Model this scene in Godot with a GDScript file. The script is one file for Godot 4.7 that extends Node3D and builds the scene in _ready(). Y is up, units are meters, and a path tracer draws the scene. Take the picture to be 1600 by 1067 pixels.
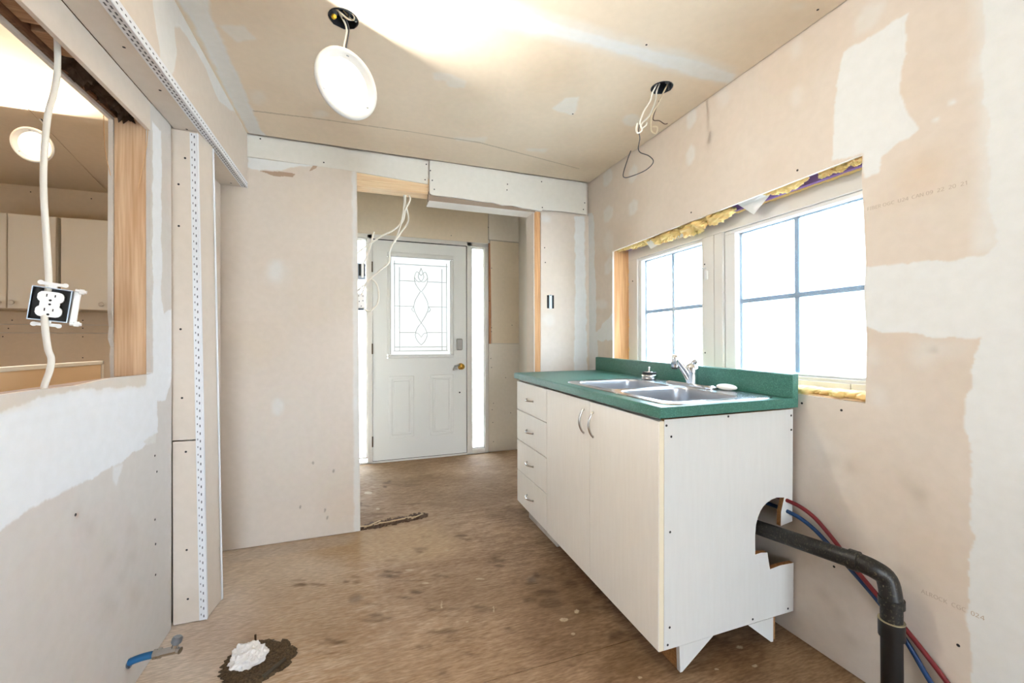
extends Node3D

const CEIL := 2.315
const RX := 1.577      # inner face of the window wall
const BZ := -2.695     # front face of the back wall
const LX := -0.716     # inner face of the pass-through wall
const EZ := -4.184     # inner face of the entry wall
const PX := -0.6       # face of the bulkhead
const SKY := 3.6
const EXPOSURE := 1.66
const LAMP := 1.05
const LAMP_FAR := 2.2
const BOARD := Color(0.872, 0.826, 0.778)
const BOARD_L := Color(0.84, 0.822, 0.80)
const CEILC := Color(0.91, 0.845, 0.76)
const FLOOR_DARK := Color(0.52, 0.41, 0.31)
const FLOOR_MID := Color(0.77, 0.64, 0.505)
const FLOOR_LIGHT := Color(0.95, 0.875, 0.785)
const SUN := 11.0
var M := {}
var jag_noise := FastNoiseLite.new()
var used := {}

func _ready():
	setup_view()
	jag_noise.seed = 5
	jag_noise.fractal_octaves = 4
	make_materials()
	build_shell()
	build_window()
	build_entry()
	build_other_room()
	build_cabinet()
	build_plumbing()
	build_electrics()


# ---------------------------------------------------------------- camera, sky, exposure
func setup_view():
	var cam := Camera3D.new()
	cam.name = "camera"
	cam.transform = Transform3D(Basis(Vector3(0.940588, -0.00343, 0.339532), Vector3(0.00156, 0.999982, 0.005779), Vector3(-0.339546, -0.004906, 0.940577)).orthonormalized(), Vector3(0, 1.137, 0))
	cam.fov = 78.67
	cam.near = 0.02
	cam.current = true
	add_child(cam)
	var sky_mat := ProceduralSkyMaterial.new()
	sky_mat.sky_top_color = Color(0.80, 0.90, 1.0)
	sky_mat.sky_horizon_color = Color(0.92, 0.96, 1.0)
	sky_mat.ground_bottom_color = Color(0.6, 0.6, 0.58)
	sky_mat.ground_horizon_color = Color(0.8, 0.8, 0.8)
	sky_mat.sun_angle_max = 0.0
	sky_mat.sky_energy_multiplier = SKY
	sky_mat.ground_energy_multiplier = SKY
	var sky := Sky.new()
	sky.sky_material = sky_mat
	var env := Environment.new()
	env.background_mode = Environment.BG_SKY
	env.sky = sky
	env.tonemap_mode = Environment.TONE_MAPPER_LINEAR
	env.tonemap_exposure = EXPOSURE
	env.sdfgi_enabled = true
	env.ssao_enabled = true
	env.ssil_enabled = true
	# an added sun stands behind the house: it lights the ground outside, not the rooms
	var sun := DirectionalLight3D.new()
	sun.name = "sun"
	sun.light_energy = SUN
	sun.light_color = Color(1.0, 0.99, 0.97)
	sun.light_angular_distance = 0.6
	sun.shadow_enabled = true
	add_child(sun)
	sun.basis = Basis.looking_at(Vector3(0.55, -0.8, 0.2), Vector3.UP)
	var we := WorldEnvironment.new()
	we.name = "world_environment"
	we.environment = env
	add_child(we)


func make_materials():
	M.grain = noise_tex(0.03, Color(0.978, 0.978, 0.975), Color(1, 1, 1), 3, 512, false, 5)
	M.paper = paper(BOARD)
	M.white_board = paper(rgb8(228, 224, 215))
	M.entry_board_lifted = paper(Color(0.93, 0.875, 0.79))  # board colour lightened to make up for the dim light in the entry
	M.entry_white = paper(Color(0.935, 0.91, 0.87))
	M.brown_board = paper(rgb8(216, 195, 166))
	M.gypsum = mat(rgb8(222, 216, 208), 0.9)
	M.torn = mat(rgb8(176, 146, 118), 0.95)
	M.screw = mat(rgb8(38, 36, 36), 0.5, 0.3)
	M.bead = mat(rgb8(232, 234, 238), 0.45, 0.0)
	M.slot = mat(rgb8(104, 106, 112), 0.8)
	M.print = mat(rgb8(190, 174, 158), 0.9)
	M.stud = wood_mat(rgb8(234, 202, 166), rgb8(196, 148, 108), 11, false, 6)
	M.stud_orange = wood_mat(rgb8(220, 174, 124), rgb8(176, 120, 76), 12, false, 5)
	M.header = wood_mat(rgb8(240, 214, 174), rgb8(210, 166, 124), 13, true, 5)
	M.old_wood = wood_mat(rgb8(150, 112, 84), rgb8(84, 58, 42), 14, true)
	M.strip_wood = wood_mat(rgb8(206, 148, 104), rgb8(150, 92, 62), 16)
	M.vinyl = mat(rgb8(232, 232, 232), 0.4)
	M.vinyl_dirty = mat(rgb8(224, 221, 217), 0.55)
	M.muntin = mat(rgb8(118, 146, 164), 0.4)  # white bars, with their backlit blue-grey shade put into the colour
	M.glass = mat(Color(1, 1, 1, 0.04), 0.02)
	M.glass.transparency = BaseMaterial3D.TRANSPARENCY_ALPHA
	M.glass_dimmed = mat(Color(0.6, 0.62, 0.64, 0.30), 0.05)  # grey veil put into clear panes to weaken the window light
	M.glass_dimmed.transparency = BaseMaterial3D.TRANSPARENCY_ALPHA
	M.foam = mat(rgb8(240, 206, 136), 0.7)
	M.foam.heightmap_enabled = false
	M.foam.subsurf_scatter_enabled = true
	M.foam.subsurf_scatter_strength = 0.15
	M.purple = mat(rgb8(150, 118, 186), 0.8)
	M.film = mat(rgb8(232, 230, 226), 0.35)
	M.film.backlight_enabled = true
	M.film.backlight = Color(0.5, 0.5, 0.5)
	M.melamine = mat(rgb8(221, 219, 214), 0.45)
	M.melamine.detail_enabled = true
	M.melamine.detail_albedo = noise_tex(0.03, Color(0.982, 0.98, 0.978), Color(1, 1, 1), 9, 256, false, 3)
	M.melamine.detail_blend_mode = BaseMaterial3D.BLEND_MODE_MUL
	M.melamine.detail_uv_layer = BaseMaterial3D.DETAIL_UV_2
	M.melamine.uv2_triplanar = true
	M.melamine.uv2_scale = Vector3(6, 0.6, 6)
	M.front_lifted = M.melamine.duplicate()
	M.front_lifted.albedo_color = rgb8(245, 240, 232)  # door and drawer fronts lightened to make up for weaker light there
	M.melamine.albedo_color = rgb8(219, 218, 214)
	M.edge_band = mat(rgb8(232, 220, 194), 0.5)
	M.particle = mat(rgb8(186, 134, 84), 0.9)
	M.particle.albedo_texture = noise_tex(0.09, Color(0.72, 0.7, 0.66), Color(1, 1, 1), 21, 256)
	M.particle.uv1_triplanar = true
	M.particle.uv1_scale = Vector3(4, 4, 4)
	M.inside = mat(rgb8(168, 166, 162), 0.7)
	M.counter = speckled(rgb8(56, 112, 98), rgb8(104, 158, 142), rgb8(34, 80, 68))
	M.steel = mat(rgb8(206, 208, 212), 0.24, 1.0)
	M.steel_brushed = mat(rgb8(190, 192, 196), 0.34, 1.0)
	M.chrome = mat(rgb8(224, 228, 232), 0.1, 1.0)
	M.nickel = mat(rgb8(190, 188, 184), 0.22, 1.0)
	M.black_rubber = mat(rgb8(26, 28, 28), 0.5)
	M.soap = mat(rgb8(240, 238, 230), 0.4)
	M.pipe = mat(rgb8(20, 20, 20), 0.4)
	M.pipe_dirty = mat(Color.WHITE, 0.45)
	M.pipe_dirty.albedo_texture = speckle_tex()
	M.pipe_dirty.uv1_triplanar = true
	M.pipe_dirty.uv1_scale = Vector3(5, 3, 5)
	M.pex_red = mat(rgb8(118, 32, 36), 0.4)
	M.pex_blue = mat(rgb8(26, 62, 106), 0.4)
	M.pex_sky = mat(rgb8(28, 92, 140), 0.4)
	M.cable = mat(rgb8(240, 235, 224), 0.5)
	M.cable_tan = mat(rgb8(232, 216, 186), 0.5)
	M.copper = mat(rgb8(112, 92, 80), 0.4, 0.7)
	M.black_wire = mat(rgb8(60, 60, 64), 0.5)
	M.galv = mat(rgb8(140, 148, 156), 0.42, 0.75)
	M.dark_metal = mat(rgb8(72, 80, 90), 0.5, 0.6)
	M.device_white = mat(rgb8(244, 243, 240), 0.35)
	M.dark = mat(rgb8(24, 24, 26), 0.7)
	M.yellow = mat(rgb8(240, 196, 40), 0.5)
	M.door_paint = mat(rgb8(234, 234, 230), 0.45)
	M.glass_frame_paint = mat(rgb8(226, 225, 221), 0.5)  # slightly darker than the door slab
	M.jamb_white = mat(rgb8(226, 222, 216), 0.55)
	M.brass = mat(rgb8(214, 168, 78), 0.2, 1.0)
	M.brown_metal = mat(rgb8(92, 76, 54), 0.5, 0.5)
	M.keypad = mat(rgb8(150, 146, 140), 0.4, 0.4)
	M.came = mat(rgb8(186, 184, 176), 0.5)
	M.frost = mat(Color(0.98, 0.985, 0.96, 0.3), 0.12)
	M.frost.transparency = BaseMaterial3D.TRANSPARENCY_ALPHA
	M.obscure = mat(Color(0.97, 0.975, 0.965, 0.885), 0.3)
	M.obscure.transparency = BaseMaterial3D.TRANSPARENCY_ALPHA
	M.cupboard = mat(rgb8(212, 202, 184), 0.6)
	M.lamp_white = mat(rgb8(208, 208, 206), 0.45)
	M.led = mat(rgb8(250, 248, 244), 0.6)
	M.led.emission_enabled = true
	M.led.emission = Color(1.0, 0.97, 0.92)
	M.led.emission_energy_multiplier = 0.75
	M.rag = mat(rgb8(236, 232, 228), 0.9)
	M.hole_rim = mat(rgb8(118, 98, 72), 0.95)
	M.hole_rim.albedo_texture = noise_tex(0.05, Color(0.45, 0.42, 0.38), Color(1, 1, 1), 71, 256)
	M.hole_rim.uv1_triplanar = true
	M.hole_rim.uv1_scale = Vector3(7, 7, 7)
	M.fluff = mat(rgb8(74, 58, 46), 1.0)
	M.splinter = mat(rgb8(150, 120, 96), 0.95)
	M.splinter.albedo_texture = noise_tex(0.06, Color(0.4, 0.36, 0.33), Color(1, 1, 1), 81, 256)
	M.splinter.uv1_triplanar = true
	M.splinter.uv1_scale = Vector3(3, 8, 12)
	M.ground = mat(rgb8(206, 204, 198), 0.95)
	M.outer = mat(rgb8(214, 208, 198), 0.9)


func speckle_tex() -> ImageTexture:   # grime: pale specks and smears on black
	var im := Image.create(256, 256, false, Image.FORMAT_RGB8)
	var f := FastNoiseLite.new(); f.seed = 33; f.frequency = 0.02; f.fractal_octaves = 5
	var g := FastNoiseLite.new(); g.seed = 34; g.frequency = 0.11; g.fractal_octaves = 2
	for y in 256:
		for x in 256:
			var k := clampf(0.0 + f.get_noise_2d(x, y) * 0.2 + maxf(0.0, g.get_noise_2d(x, y) - 0.26) * 1.8, 0.0, 1.0)
			im.set_pixel(x, y, rgb8(17, 17, 16).lerp(rgb8(140, 132, 108), k))
	return ImageTexture.create_from_image(im)


func speckled(base: Color, light: Color, dark: Color) -> StandardMaterial3D:
	var im := Image.create(256, 256, false, Image.FORMAT_RGB8)
	im.fill(base)
	var rng := RandomNumberGenerator.new(); rng.seed = 77
	for k in 9000:
		var c := light if rng.randf() < 0.5 else dark
		var p := Vector2i(rng.randi_range(0, 254), rng.randi_range(0, 254))
		im.fill_rect(Rect2i(p.x, p.y, 1 + rng.randi() % 2, 1 + rng.randi() % 2), base.lerp(c, rng.randf_range(0.3, 1.0)))
	var m := StandardMaterial3D.new()
	m.albedo_texture = ImageTexture.create_from_image(im)
	m.uv1_triplanar = true
	m.uv1_scale = Vector3(3.4, 3.4, 3.4)
	m.roughness = 0.38
	return m


# ---------------------------------------------------------------- room shell
func build_shell():
	var spots: Dictionary = screw_spots()
	# floor
	var im := floor_canvas()
	stain_floor(im)
	var FF := frame(Vector3(), Vector3(1, 0, 0), Vector3(0, 0, -1), Vector3(0, 1, 0), im.u0, im.v1, im.w, im.h)
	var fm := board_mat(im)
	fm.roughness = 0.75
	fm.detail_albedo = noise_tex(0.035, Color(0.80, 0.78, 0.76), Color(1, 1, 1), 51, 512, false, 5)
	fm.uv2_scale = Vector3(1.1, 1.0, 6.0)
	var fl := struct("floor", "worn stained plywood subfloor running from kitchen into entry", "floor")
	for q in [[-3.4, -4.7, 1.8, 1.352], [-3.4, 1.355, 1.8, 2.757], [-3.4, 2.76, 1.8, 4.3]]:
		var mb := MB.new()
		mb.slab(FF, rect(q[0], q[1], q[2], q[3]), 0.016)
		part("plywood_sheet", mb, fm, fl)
	var base := MB.new()
	base.span(Vector3(-3.4, -0.2, -4.3), Vector3(1.8, -0.02, 4.7))
	part("subfloor_base", base, M.old_wood, fl)
	var spl := MB.new()
	var rng := RandomNumberGenerator.new(); rng.seed = 4
	for k in 15:
		var f := k / 14.0
		spl.blob(Vector3(lerpf(0.0, 0.39, f), -0.002, lerpf(-2.745, -2.80, f) + rng.randf_range(-0.012, 0.012)), Vector3(0.026, rng.randf_range(0.007, 0.015), 0.036 + 0.018 * sin(f * 9.0) ** 2), jag_noise, 0.9, 3.0, 14, 9)
	part("splintered_edge", spl, M.splinter, fl)
	var sl := MB.new()
	for k in 9:
		var p := Vector3(0.02 + 0.04 * k, 0.012, -2.735 - 0.006 * k + rng.randf_range(-0.012, 0.01))
		sl.box(Vector3(), Vector3(rng.randf_range(0.05, 0.12), 0.004, 0.011), 0.001, Transform3D(Basis(Vector3.UP, rng.randf_range(-0.3, 0.5)) * Basis(Vector3.BACK, rng.randf_range(-0.2, 0.2)), p))
	part("splinters", sl, mat(rgb8(206, 178, 140), 0.9), fl, true)

	# ceiling, with two round holes for the boxes
	im = canvas(-0.62, 0.5, 2.22, 3.22, 320, CEILC)
	mottle(im, 70, Color(0.72, 0.62, 0.5), 0.10, 0.16, 8)
	mud_ceiling(im)
	var FC := frame(Vector3(0, CEIL, 0), Vector3(1, 0, 0), Vector3(0, 0, 1), Vector3(0, -1, 0), im.u0, im.v1, im.w, im.h)
	var ce := struct("ceiling", "unpainted drywall ceiling with filled joints and screw patches", "ceiling")
	var mb := MB.new()
	for q in [[-0.62, -2.677, 1.572, -1.72], [-0.62, -1.467, 1.572, 4.6], [-0.62, -1.72, -0.16, -1.467], [-0.16, -1.52, 0.04, -1.467], [0.04, -1.72, 1.205, -1.467], [1.205, -1.72, 1.405, -1.667], [1.405, -1.72, 1.572, -1.467]]:
		mb.slab(FC, rect(q[0], q[1], q[2], q[3]), 0.013)
	for c in [[-0.06, -1.62, 0.052], [1.305, -1.567, 0.05]]:
		for s in [-1.0, 1.0]:
			var a := [c[0], c[1] - 0.1]
			for k in 13:
				var t := -PI / 2 + PI * k / 12.0
				a.append_array([c[0] + s * c[2] * cos(t), c[1] + c[2] * sin(t)])
			a.append_array([c[0], c[1] + 0.1, c[0] + s * 0.1, c[1] + 0.1, c[0] + s * 0.1, c[1] - 0.1])
			mb.slab(FC, poly(a), 0.013)
	part("drywall_panel", mb, board_mat(im), ce)
	screws(ce, FC, spots.ceil)
	mb = MB.new()
	mb.span(Vector3(-3.5, 2.62, -4.4), Vector3(1.8, 2.72, 4.8))
	part("roof_deck", mb, M.old_wood, ce)

	# window wall
	im = canvas(-2.72, 2.34, 3.4, 2.34, 330, BOARD)
	mottle(im, 60, Color(0.8, 0.68, 0.55), 0.10, 0.16, 18)
	mottle(im, 30, Color(0.95, 0.92, 0.88), 0.15, 0.12, 19)
	mud_and_light_right(im)
	var FR := frame(Vector3(RX, 0, 0), Vector3(0, 0, 1), Vector3(0, 1, 0), Vector3(-1, 0, 0), im.u0, im.v1, im.w, im.h)
	var wr := struct("wall_right", "bare drywall window wall with broad white joint compound patches", "wall")
	var bm := board_mat(im)
	mb = MB.new()
	mb.slab(FR, poly([-2.72, 0.004, 4.6, 0.004, 4.6, 0.937, -0.906, 0.934, -1.13, 0.938, -1.5, 0.936, -2.388, 0.938, -2.72, 0.938]), 0.0127)
	mb.slab(FR, poly([-2.72, 0.938, -2.388, 0.938, -2.390, 1.3, -2.386, 1.749, -2.72, 1.749]), 0.0127)
	mb.slab(FR, poly([-0.906, 0.934, 4.6, 0.937, 4.6, 1.766, -0.909, 1.766, -0.912, 1.7, -0.902, 1.4, -0.908, 1.3, -0.901, 1.15]), 0.0127)
	mb.slab(FR, poly([-2.72, 1.749, -2.386, 1.749, -2.0, 1.753, -1.5, 1.758, -0.909, 1.766, 4.6, 1.766, 4.6, CEIL + 0.02, -2.72, CEIL + 0.02]), 0.0127)
	part("drywall_panel", mb, bm, wr)
	mb = MB.new()
	mb.span(Vector3(RX + 0.013, 0, -4.3), Vector3(1.8, 0.935, 4.7))
	mb.span(Vector3(RX + 0.013, 1.815, -4.3), Vector3(1.8, 2.62, 4.7))
	mb.span(Vector3(RX + 0.013, 0.935, -4.3), Vector3(1.8, 1.815, -2.425))
	mb.span(Vector3(RX + 0.013, 0.935, -0.86), Vector3(1.8, 1.815, 4.7))
	part("wall_core", mb, M.outer, wr)
	screws(wr, FR, spots.right)
	lettering("FIBER OGC  U24  CAN 09  22  20  21", 0.0155, wr, FR, -0.897, 1.578, M.print)
	lettering("ALROCK  CGC  024", 0.0165, wr, FR, -0.763, 0.392, M.print)
	lettering("CGC  ULTRALIGHT  09", 0.0165, wr, FR, -1.1, 0.392, M.print)

	# back wall
	im = canvas(-0.9, 2.34, 2.5, 2.34, 340, BOARD)
	mottle(im, 50, Color(0.86, 0.75, 0.64), 0.10, 0.16, 28)
	mud_back(im)
	var FB := frame(Vector3(0, 0, BZ), Vector3(1, 0, 0), Vector3(0, 1, 0), Vector3(0, 0, 1), im.u0, im.v1, im.w, im.h)
	bm = board_mat(im)
	var wb := struct("wall_back", "drywall back wall with rough doorway opening and exposed header", "wall")
	mb = MB.new()
	mb.slab(FB, poly([-0.85, 0.004, -0.009, 0.004, -0.014, 0.8, -0.02, 1.5, -0.026, 2.19, -0.3, 2.187, -0.85, 2.187]), 0.0127)
	part("drywall_panel", mb, bm, wb)
	mb = MB.new()
	mb.slab(FB, poly([1.183, 0.004, RX, 0.004, RX, 2.079, 1.193, 2.063, 1.187, 1.0]), 0.0127)
	part("drywall_panel", mb, bm, wb)
	mb = MB.new()
	mb.slab(FB, poly([-0.62, 2.19, -0.1, 2.186, 0.2, 2.172, 0.402, 2.163, 0.404, CEIL - 0.003, -0.62, CEIL - 0.001]), 0.0127, 0.0015)
	part("drywall_strip", mb, M.white_board, wb)
	mb = MB.new()
	var raised := poly([0.411, 2.100, 0.424, 2.091, 0.6, 2.092, 0.75, 2.086, 0.83, 2.088, 0.9, 2.078, 0.98, 2.084, 1.05, 2.073, 1.19, 2.068, 1.2, 2.079, 1.38, 2.083, 1.552, 2.081, 1.549, CEIL - 0.006, 0.411, CEIL - 0.003])
	mb.slab(FB, raised, 0.0127, 0.014)
	part("drywall_strip", mb, M.white_board, wb)
	mb = MB.new()
	mb.span(Vector3(0.405, 2.058, BZ - 0.03), Vector3(1.15, 2.115, BZ + 0.001))
	part("torn_board_edge", mb, mat(rgb8(150, 132, 116), 0.95), wb)
	mb = MB.new()
	mb.slab(frame(Vector3(0, 2.056, 0), Vector3(1, 0, 0), Vector3(0, 0, 1), Vector3(0, -1, 0)), poly([0.41, -2.82, 1.145, -2.82, 1.145, BZ, 0.41, BZ]), 0.012)
	part("head_lining", mb, M.gypsum, wb)
	mb = MB.new()
	mb.span(Vector3(-0.08, 2.10, -2.80), Vector3(0.412, 2.138, BZ - 0.006), 0.002)
	part("header_plate", mb, M.header, wb)
	mb = MB.new()
	mb.span(Vector3(-0.08, 2.139, -2.80), Vector3(0.412, 2.20, BZ - 0.008), 0.002)
	part("header_plate", mb, M.header, wb)
	mb = MB.new()
	mb.span(Vector3(1.145, 0.0, -2.795), Vector3(1.19, 2.066, BZ - 0.003), 0.002)
	part("jamb_stud", mb, M.stud_orange, wb)
	mb = MB.new()
	mb.span(Vector3(1.138, 0.0, -2.83), Vector3(1.1445, 2.056, BZ - 0.004))
	part("jamb_lining", mb, M.paper, wb)
	mb = MB.new()
	mb.span(Vector3(-0.05, 0.0, -2.80), Vector3(-0.026, 2.10, BZ - 0.013), 0.001)
	part("jamb_stud", mb, M.stud, wb)
	mb = MB.new()
	mb.span(Vector3(-0.85, 0, -2.81), Vector3(-0.05, 2.62, BZ - 0.0128))
	mb.span(Vector3(1.19, 0, -2.81), Vector3(1.70, 2.62, BZ - 0.0128))
	mb.span(Vector3(-0.05, 2.2, -2.81), Vector3(1.19, 2.62, BZ - 0.0128))
	mb.span(Vector3(0.412, 2.068, -2.81), Vector3(1.19, 2.2, BZ - 0.0128))
	part("wall_core", mb, M.paper, wb)
	screws(wb, frame(Vector3(0, 0, BZ + 0.0015), Vector3(1, 0, 0), Vector3(0, 1, 0), Vector3(0, 0, 1)), spots.back.slice(0, 8))
	screws(wb, frame(Vector3(0, 0, BZ + 0.0145), Vector3(1, 0, 0), Vector3(0, 1, 0), Vector3(0, 0, 1)), spots.back.slice(8, 26))
	screws(wb, FB, spots.back.slice(26))

	# pass-through wall on the left
	im = canvas(-0.7, 2.02, 2.8, 2.02, 340, BOARD_L)
	mottle(im, 50, Color(0.84, 0.76, 0.67), 0.10, 0.15, 38)
	mud_left(im)
	var FL := frame(Vector3(LX, 0, 0), Vector3(0, 0, -1), Vector3(0, 1, 0), Vector3(1, 0, 0), im.u0, im.v1, im.w, im.h)
	var wl := struct("wall_left", "low drywall wall with smeared white compound below pass-through opening", "wall")
	bm = board_mat(im)
	mb = MB.new()
	mb.slab(FL, poly([-4.6, 0.004, 2.03, 0.004, 2.034, 1.03, 1.86, 1.032, 1.6, 1.036, 1.45, 1.028, 1.3, 1.032, -4.6, 1.03]), 0.0127)
	mb.slab(FL, poly([1.857, 1.032, 2.034, 1.03, 2.027, 2.012, 1.852, 2.012, 1.853, 1.91]), 0.0127)
	mb.slab(FL, rect(-4.6, 1.031, 0.25, 1.909), 0.0127)
	part("drywall_panel", mb, bm, wl)
	mb = MB.new()
	mb.slab(FL, poly([-4.6, 1.91, 1.2, 1.908, 1.5, 1.911, 1.853, 1.91, 1.852, 2.012, -4.6, 2.012]), 0.0127)
	part("drywall_strip", mb, M.paper, wl)
	mb = MB.new()
	var FL2 := frame(Vector3(-0.823, 0, 0), Vector3(0, 0, -1), Vector3(0, 1, 0), Vector3(1, 0, 0))
	mb.slab(FL2, poly([-4.6, 0.0, 4.1, 0.0, 4.1, 1.0, -4.6, 1.0]), 0.0127)
	mb.slab(FL2, poly([1.87, 1.0, 4.1, 1.0, 4.1, CEIL, 1.855, CEIL, 1.85, 1.25, 1.858, 1.2, 1.852, 1.16, 1.868, 1.13, 1.862, 1.1]), 0.0127)
	mb.slab(FL2, poly([-4.6, 1.93, 1.855, 1.93, 1.855, CEIL, -4.6, CEIL]), 0.0127)
	mb.slab(FL2, rect(-4.6, 1.0, 0.25, 1.93), 0.0127)
	part("rear_board", mb, M.gypsum, wl)
	mb = MB.new()
	mb.span(Vector3(-0.823, 0.98, -1.9), Vector3(-0.729, 1.024, 4.6), 0.002)
	part("sill_plate", mb, M.old_wood, wl)
	mb = MB.new()
	mb.span(Vector3(-0.822, 1.025, -1.894), Vector3(-0.7295, 2.018, -1.858), 0.002)
	part("jamb_stud", mb, M.stud, wl)
	mb = MB.new()
	mb.span(Vector3(-0.822, 2.02, -1.857), Vector3(-0.73, 2.20, 4.6))
	mb.span(Vector3(-0.8225, 1.94, -1.857), Vector3(-0.812, 2.02, 4.6))
	part("header_beam", mb, M.old_wood, wl)
	mb = MB.new()
	for z in [-1.49, -1.36, -0.9, -0.5]:
		mb.span(Vector3(-0.81, 1.955, z - 0.05), Vector3(-0.732, 2.02, z + 0.05), 0.003)
	part("blocking", mb, wood_mat(rgb8(196, 160, 128), rgb8(140, 104, 80), 31, true), wl)
	mb = MB.new()
	for k in 16:
		mb.blob(Vector3(-0.78 + rng.randf_range(-0.02, 0.02), 1.985 + rng.randf_range(-0.02, 0.02), -1.83 + 0.018 * k), Vector3(0.035, 0.04, 0.03), jag_noise, 1.3, 4.0, 12, 8)
	part("insulation_fluff", mb, M.fluff, wl, true)
	mb = MB.new()
	mb.span(Vector3(-0.822, 0, -4.05), Vector3(-0.7295, 0.98, 4.6))
	mb.span(Vector3(-0.822, 2.2, -4.05), Vector3(-0.7295, 2.62, 4.6))
	mb.span(Vector3(-0.822, 0.98, -2.62), Vector3(-0.7295, 2.2, -1.9))
	mb.span(Vector3(-0.822, 1.025, -0.28), Vector3(-0.7295, 1.94, 4.6))
	part("wall_core", mb, M.outer, wl)
	mb = MB.new()
	mb.slab(frame(Vector3(-0.728, 0, 0), Vector3(0, 0, -1), Vector3(0, 1, 0), Vector3(1, 0, 0)), rect(2.1, 0.0, 2.692, 2.014), 0.01)
	part("recess_panel", mb, M.paper, wl)
	screws(wl, FL, spots.left)

	# pillar with two metal corner beads
	var pl := struct("pillar", "narrow drywall pillar end with white perforated metal corner beads", "pillar")
	var FP := frame(Vector3(0, 0, -2.053), Vector3(1, 0, 0), Vector3(0, 1, 0), Vector3(0, 0, 1))
	mb = MB.new()
	mb.slab(FP, poly([-0.717, 0.004, -0.604, 0.004, -0.617, 0.743, -0.7195, 0.743]), 0.0127)
	part("drywall_panel", mb, M.paper, pl)
	mb = MB.new()
	mb.slab(FP, poly([-0.7205, 0.749, -0.617, 0.749, -0.637, 2.013, -0.732, 2.013]), 0.0127)
	part("drywall_panel", mb, M.paper, pl)
	screws(pl, FP, [-0.668, 0.10, -0.672, 0.30, -0.675, 0.70, -0.688, 0.92, -0.693, 1.2, -0.699, 1.62, -0.7, 1.79, -0.678, 1.90])
	var lean := Vector3(-0.034, 2.013, 0.0)
	var pa := Vector3(-0.604, 0.004, -2.053)
	var pb := Vector3(-0.587, 0.004, -2.19)
	mb = MB.new()
	var sn := (lean.cross(pb - pa)).normalized()
	if sn.x < 0: sn = -sn
	mb.quad(pa, pb, pb + lean, pa + lean, sn)
	var inn := Vector3(-0.013, 0, 0)
	mb.quad(pb, pb + Vector3(-0.12, 0, 0), pb + lean + Vector3(-0.09, 0, 0), pb + lean, Vector3(0, 0, -1))
	mb.quad(pa + inn, pb + inn, pb + lean + inn, pa + lean + inn, -sn)
	part("drywall_side", mb, M.paper, pl)
	for e in [[pa, Vector3(-1, 0, 0), (pb - pa).normalized(), 0.026, 0.012, Vector3(0, 0, 1), sn], [pb, Vector3(0, 0, -1), (pa - pb).normalized(), 0.012, 0.012, Vector3(0.3, 0, -1).normalized(), sn]]:
		mb = MB.new()
		var p0: Vector3 = e[0] + e[5] * 0.0015 + e[6] * 0.0015
		var top: Vector3 = p0 + lean * 0.995
		mb.quad(p0, p0 + e[1] * e[3], top + e[1] * e[3], top, e[5])
		mb.quad(p0, p0 + e[2] * e[4], top + e[2] * e[4], top, e[6])
		mb.tube([p0, top], 0.0028, 8)
		var cb := part("corner_bead", mb, M.bead, pl)
		if e[3] > 0.02:
			var hs := MB.new()
			for k in 64:
				var f := (k + 0.5) / 64.0
				for r in [[0.010, 0.0035, 0.010], [0.019, 0.0025, 0.007]]:
					var c: Vector3 = p0 + lean * 0.995 * (f + (0.004 if r[0] > 0.015 else 0.0)) + e[1] * r[0] + Vector3(0, 0, 0.0004)
					hs.box(c, Vector3(r[1], r[2], 0.0012), 0.0)
			part("perforations", hs, M.slot, cb, true)

	# bulkhead over the pass-through
	im = canvas(-0.5, 2.34, 3.22, 0.34, 320, BOARD)
	mud_bulkhead(im)
	var FK := frame(Vector3(PX, 0, 0), Vector3(0, 0, -1), Vector3(0, 1, 0), Vector3(1, 0, 0), im.u0, im.v1, im.w, im.h)
	var FS := frame(Vector3(0, 2.015, 0), Vector3(1, 0, 0), Vector3(0, 0, 1), Vector3(0, -1, 0))
	var bk := struct("beam", "boxed drywall bulkhead along ceiling edged with perforated metal corner bead", "bulkhead")
	mb = MB.new()
	mb.slab(FK, rect(-4.6, 2.016, 2.69, CEIL), 0.0127)
	part("side_panel", mb, board_mat(im), bk)
	mb = MB.new()
	mb.slab(FS, rect(-0.7155, -2.69, PX - 0.0005, 4.6), 0.0127)
	mb.slab(FS, rect(-0.728, -2.69, -0.7157, -2.05), 0.0127)
	part("soffit_panel", mb, M.paper, bk)
	screws(bk, FS, spots.soff)
	mb = MB.new()
	var h0 := Vector3(PX + 0.0015, 2.0135, -2.688)
	var h1 := Vector3(PX + 0.0015, 2.0135, 4.5)
	mb.quad(h0, h1, h1 + Vector3(-0.03, 0, 0), h0 + Vector3(-0.03, 0, 0), Vector3(0, -1, 0))
	mb.quad(h0, h1, h1 + Vector3(0, 0.03, 0), h0 + Vector3(0, 0.03, 0), Vector3(1, 0, 0))
	mb.tube([h0, h1], 0.003, 8)
	var bead := part("corner_bead", mb, M.bead, bk)
	mb = MB.new()
	for k in 100:
		var z := -2.67 + 0.0225 * k
		mb.box(Vector3(PX - 0.009, 2.0131, z), Vector3(0.004, 0.0012, 0.011))
		mb.box(Vector3(PX - 0.019, 2.0131, z + 0.008), Vector3(0.004, 0.0012, 0.011))
		mb.box(Vector3(PX + 0.0019, 2.028, z), Vector3(0.0012, 0.003, 0.008))
	part("perforations", mb, M.slot, bead, true)

	# wall behind the camera, with an invented sliding glass door for daylight
	var wz := struct("wall_rear", "drywall wall behind the camera with wide glazed opening added for daylight", "wall")
	mb = MB.new()
	mb.span(Vector3(-3.5, 0, 4.6), Vector3(-0.58, 2.62, 4.75))
	mb.span(Vector3(0.95, 0, 4.6), Vector3(1.8, 2.62, 4.75))
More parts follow.
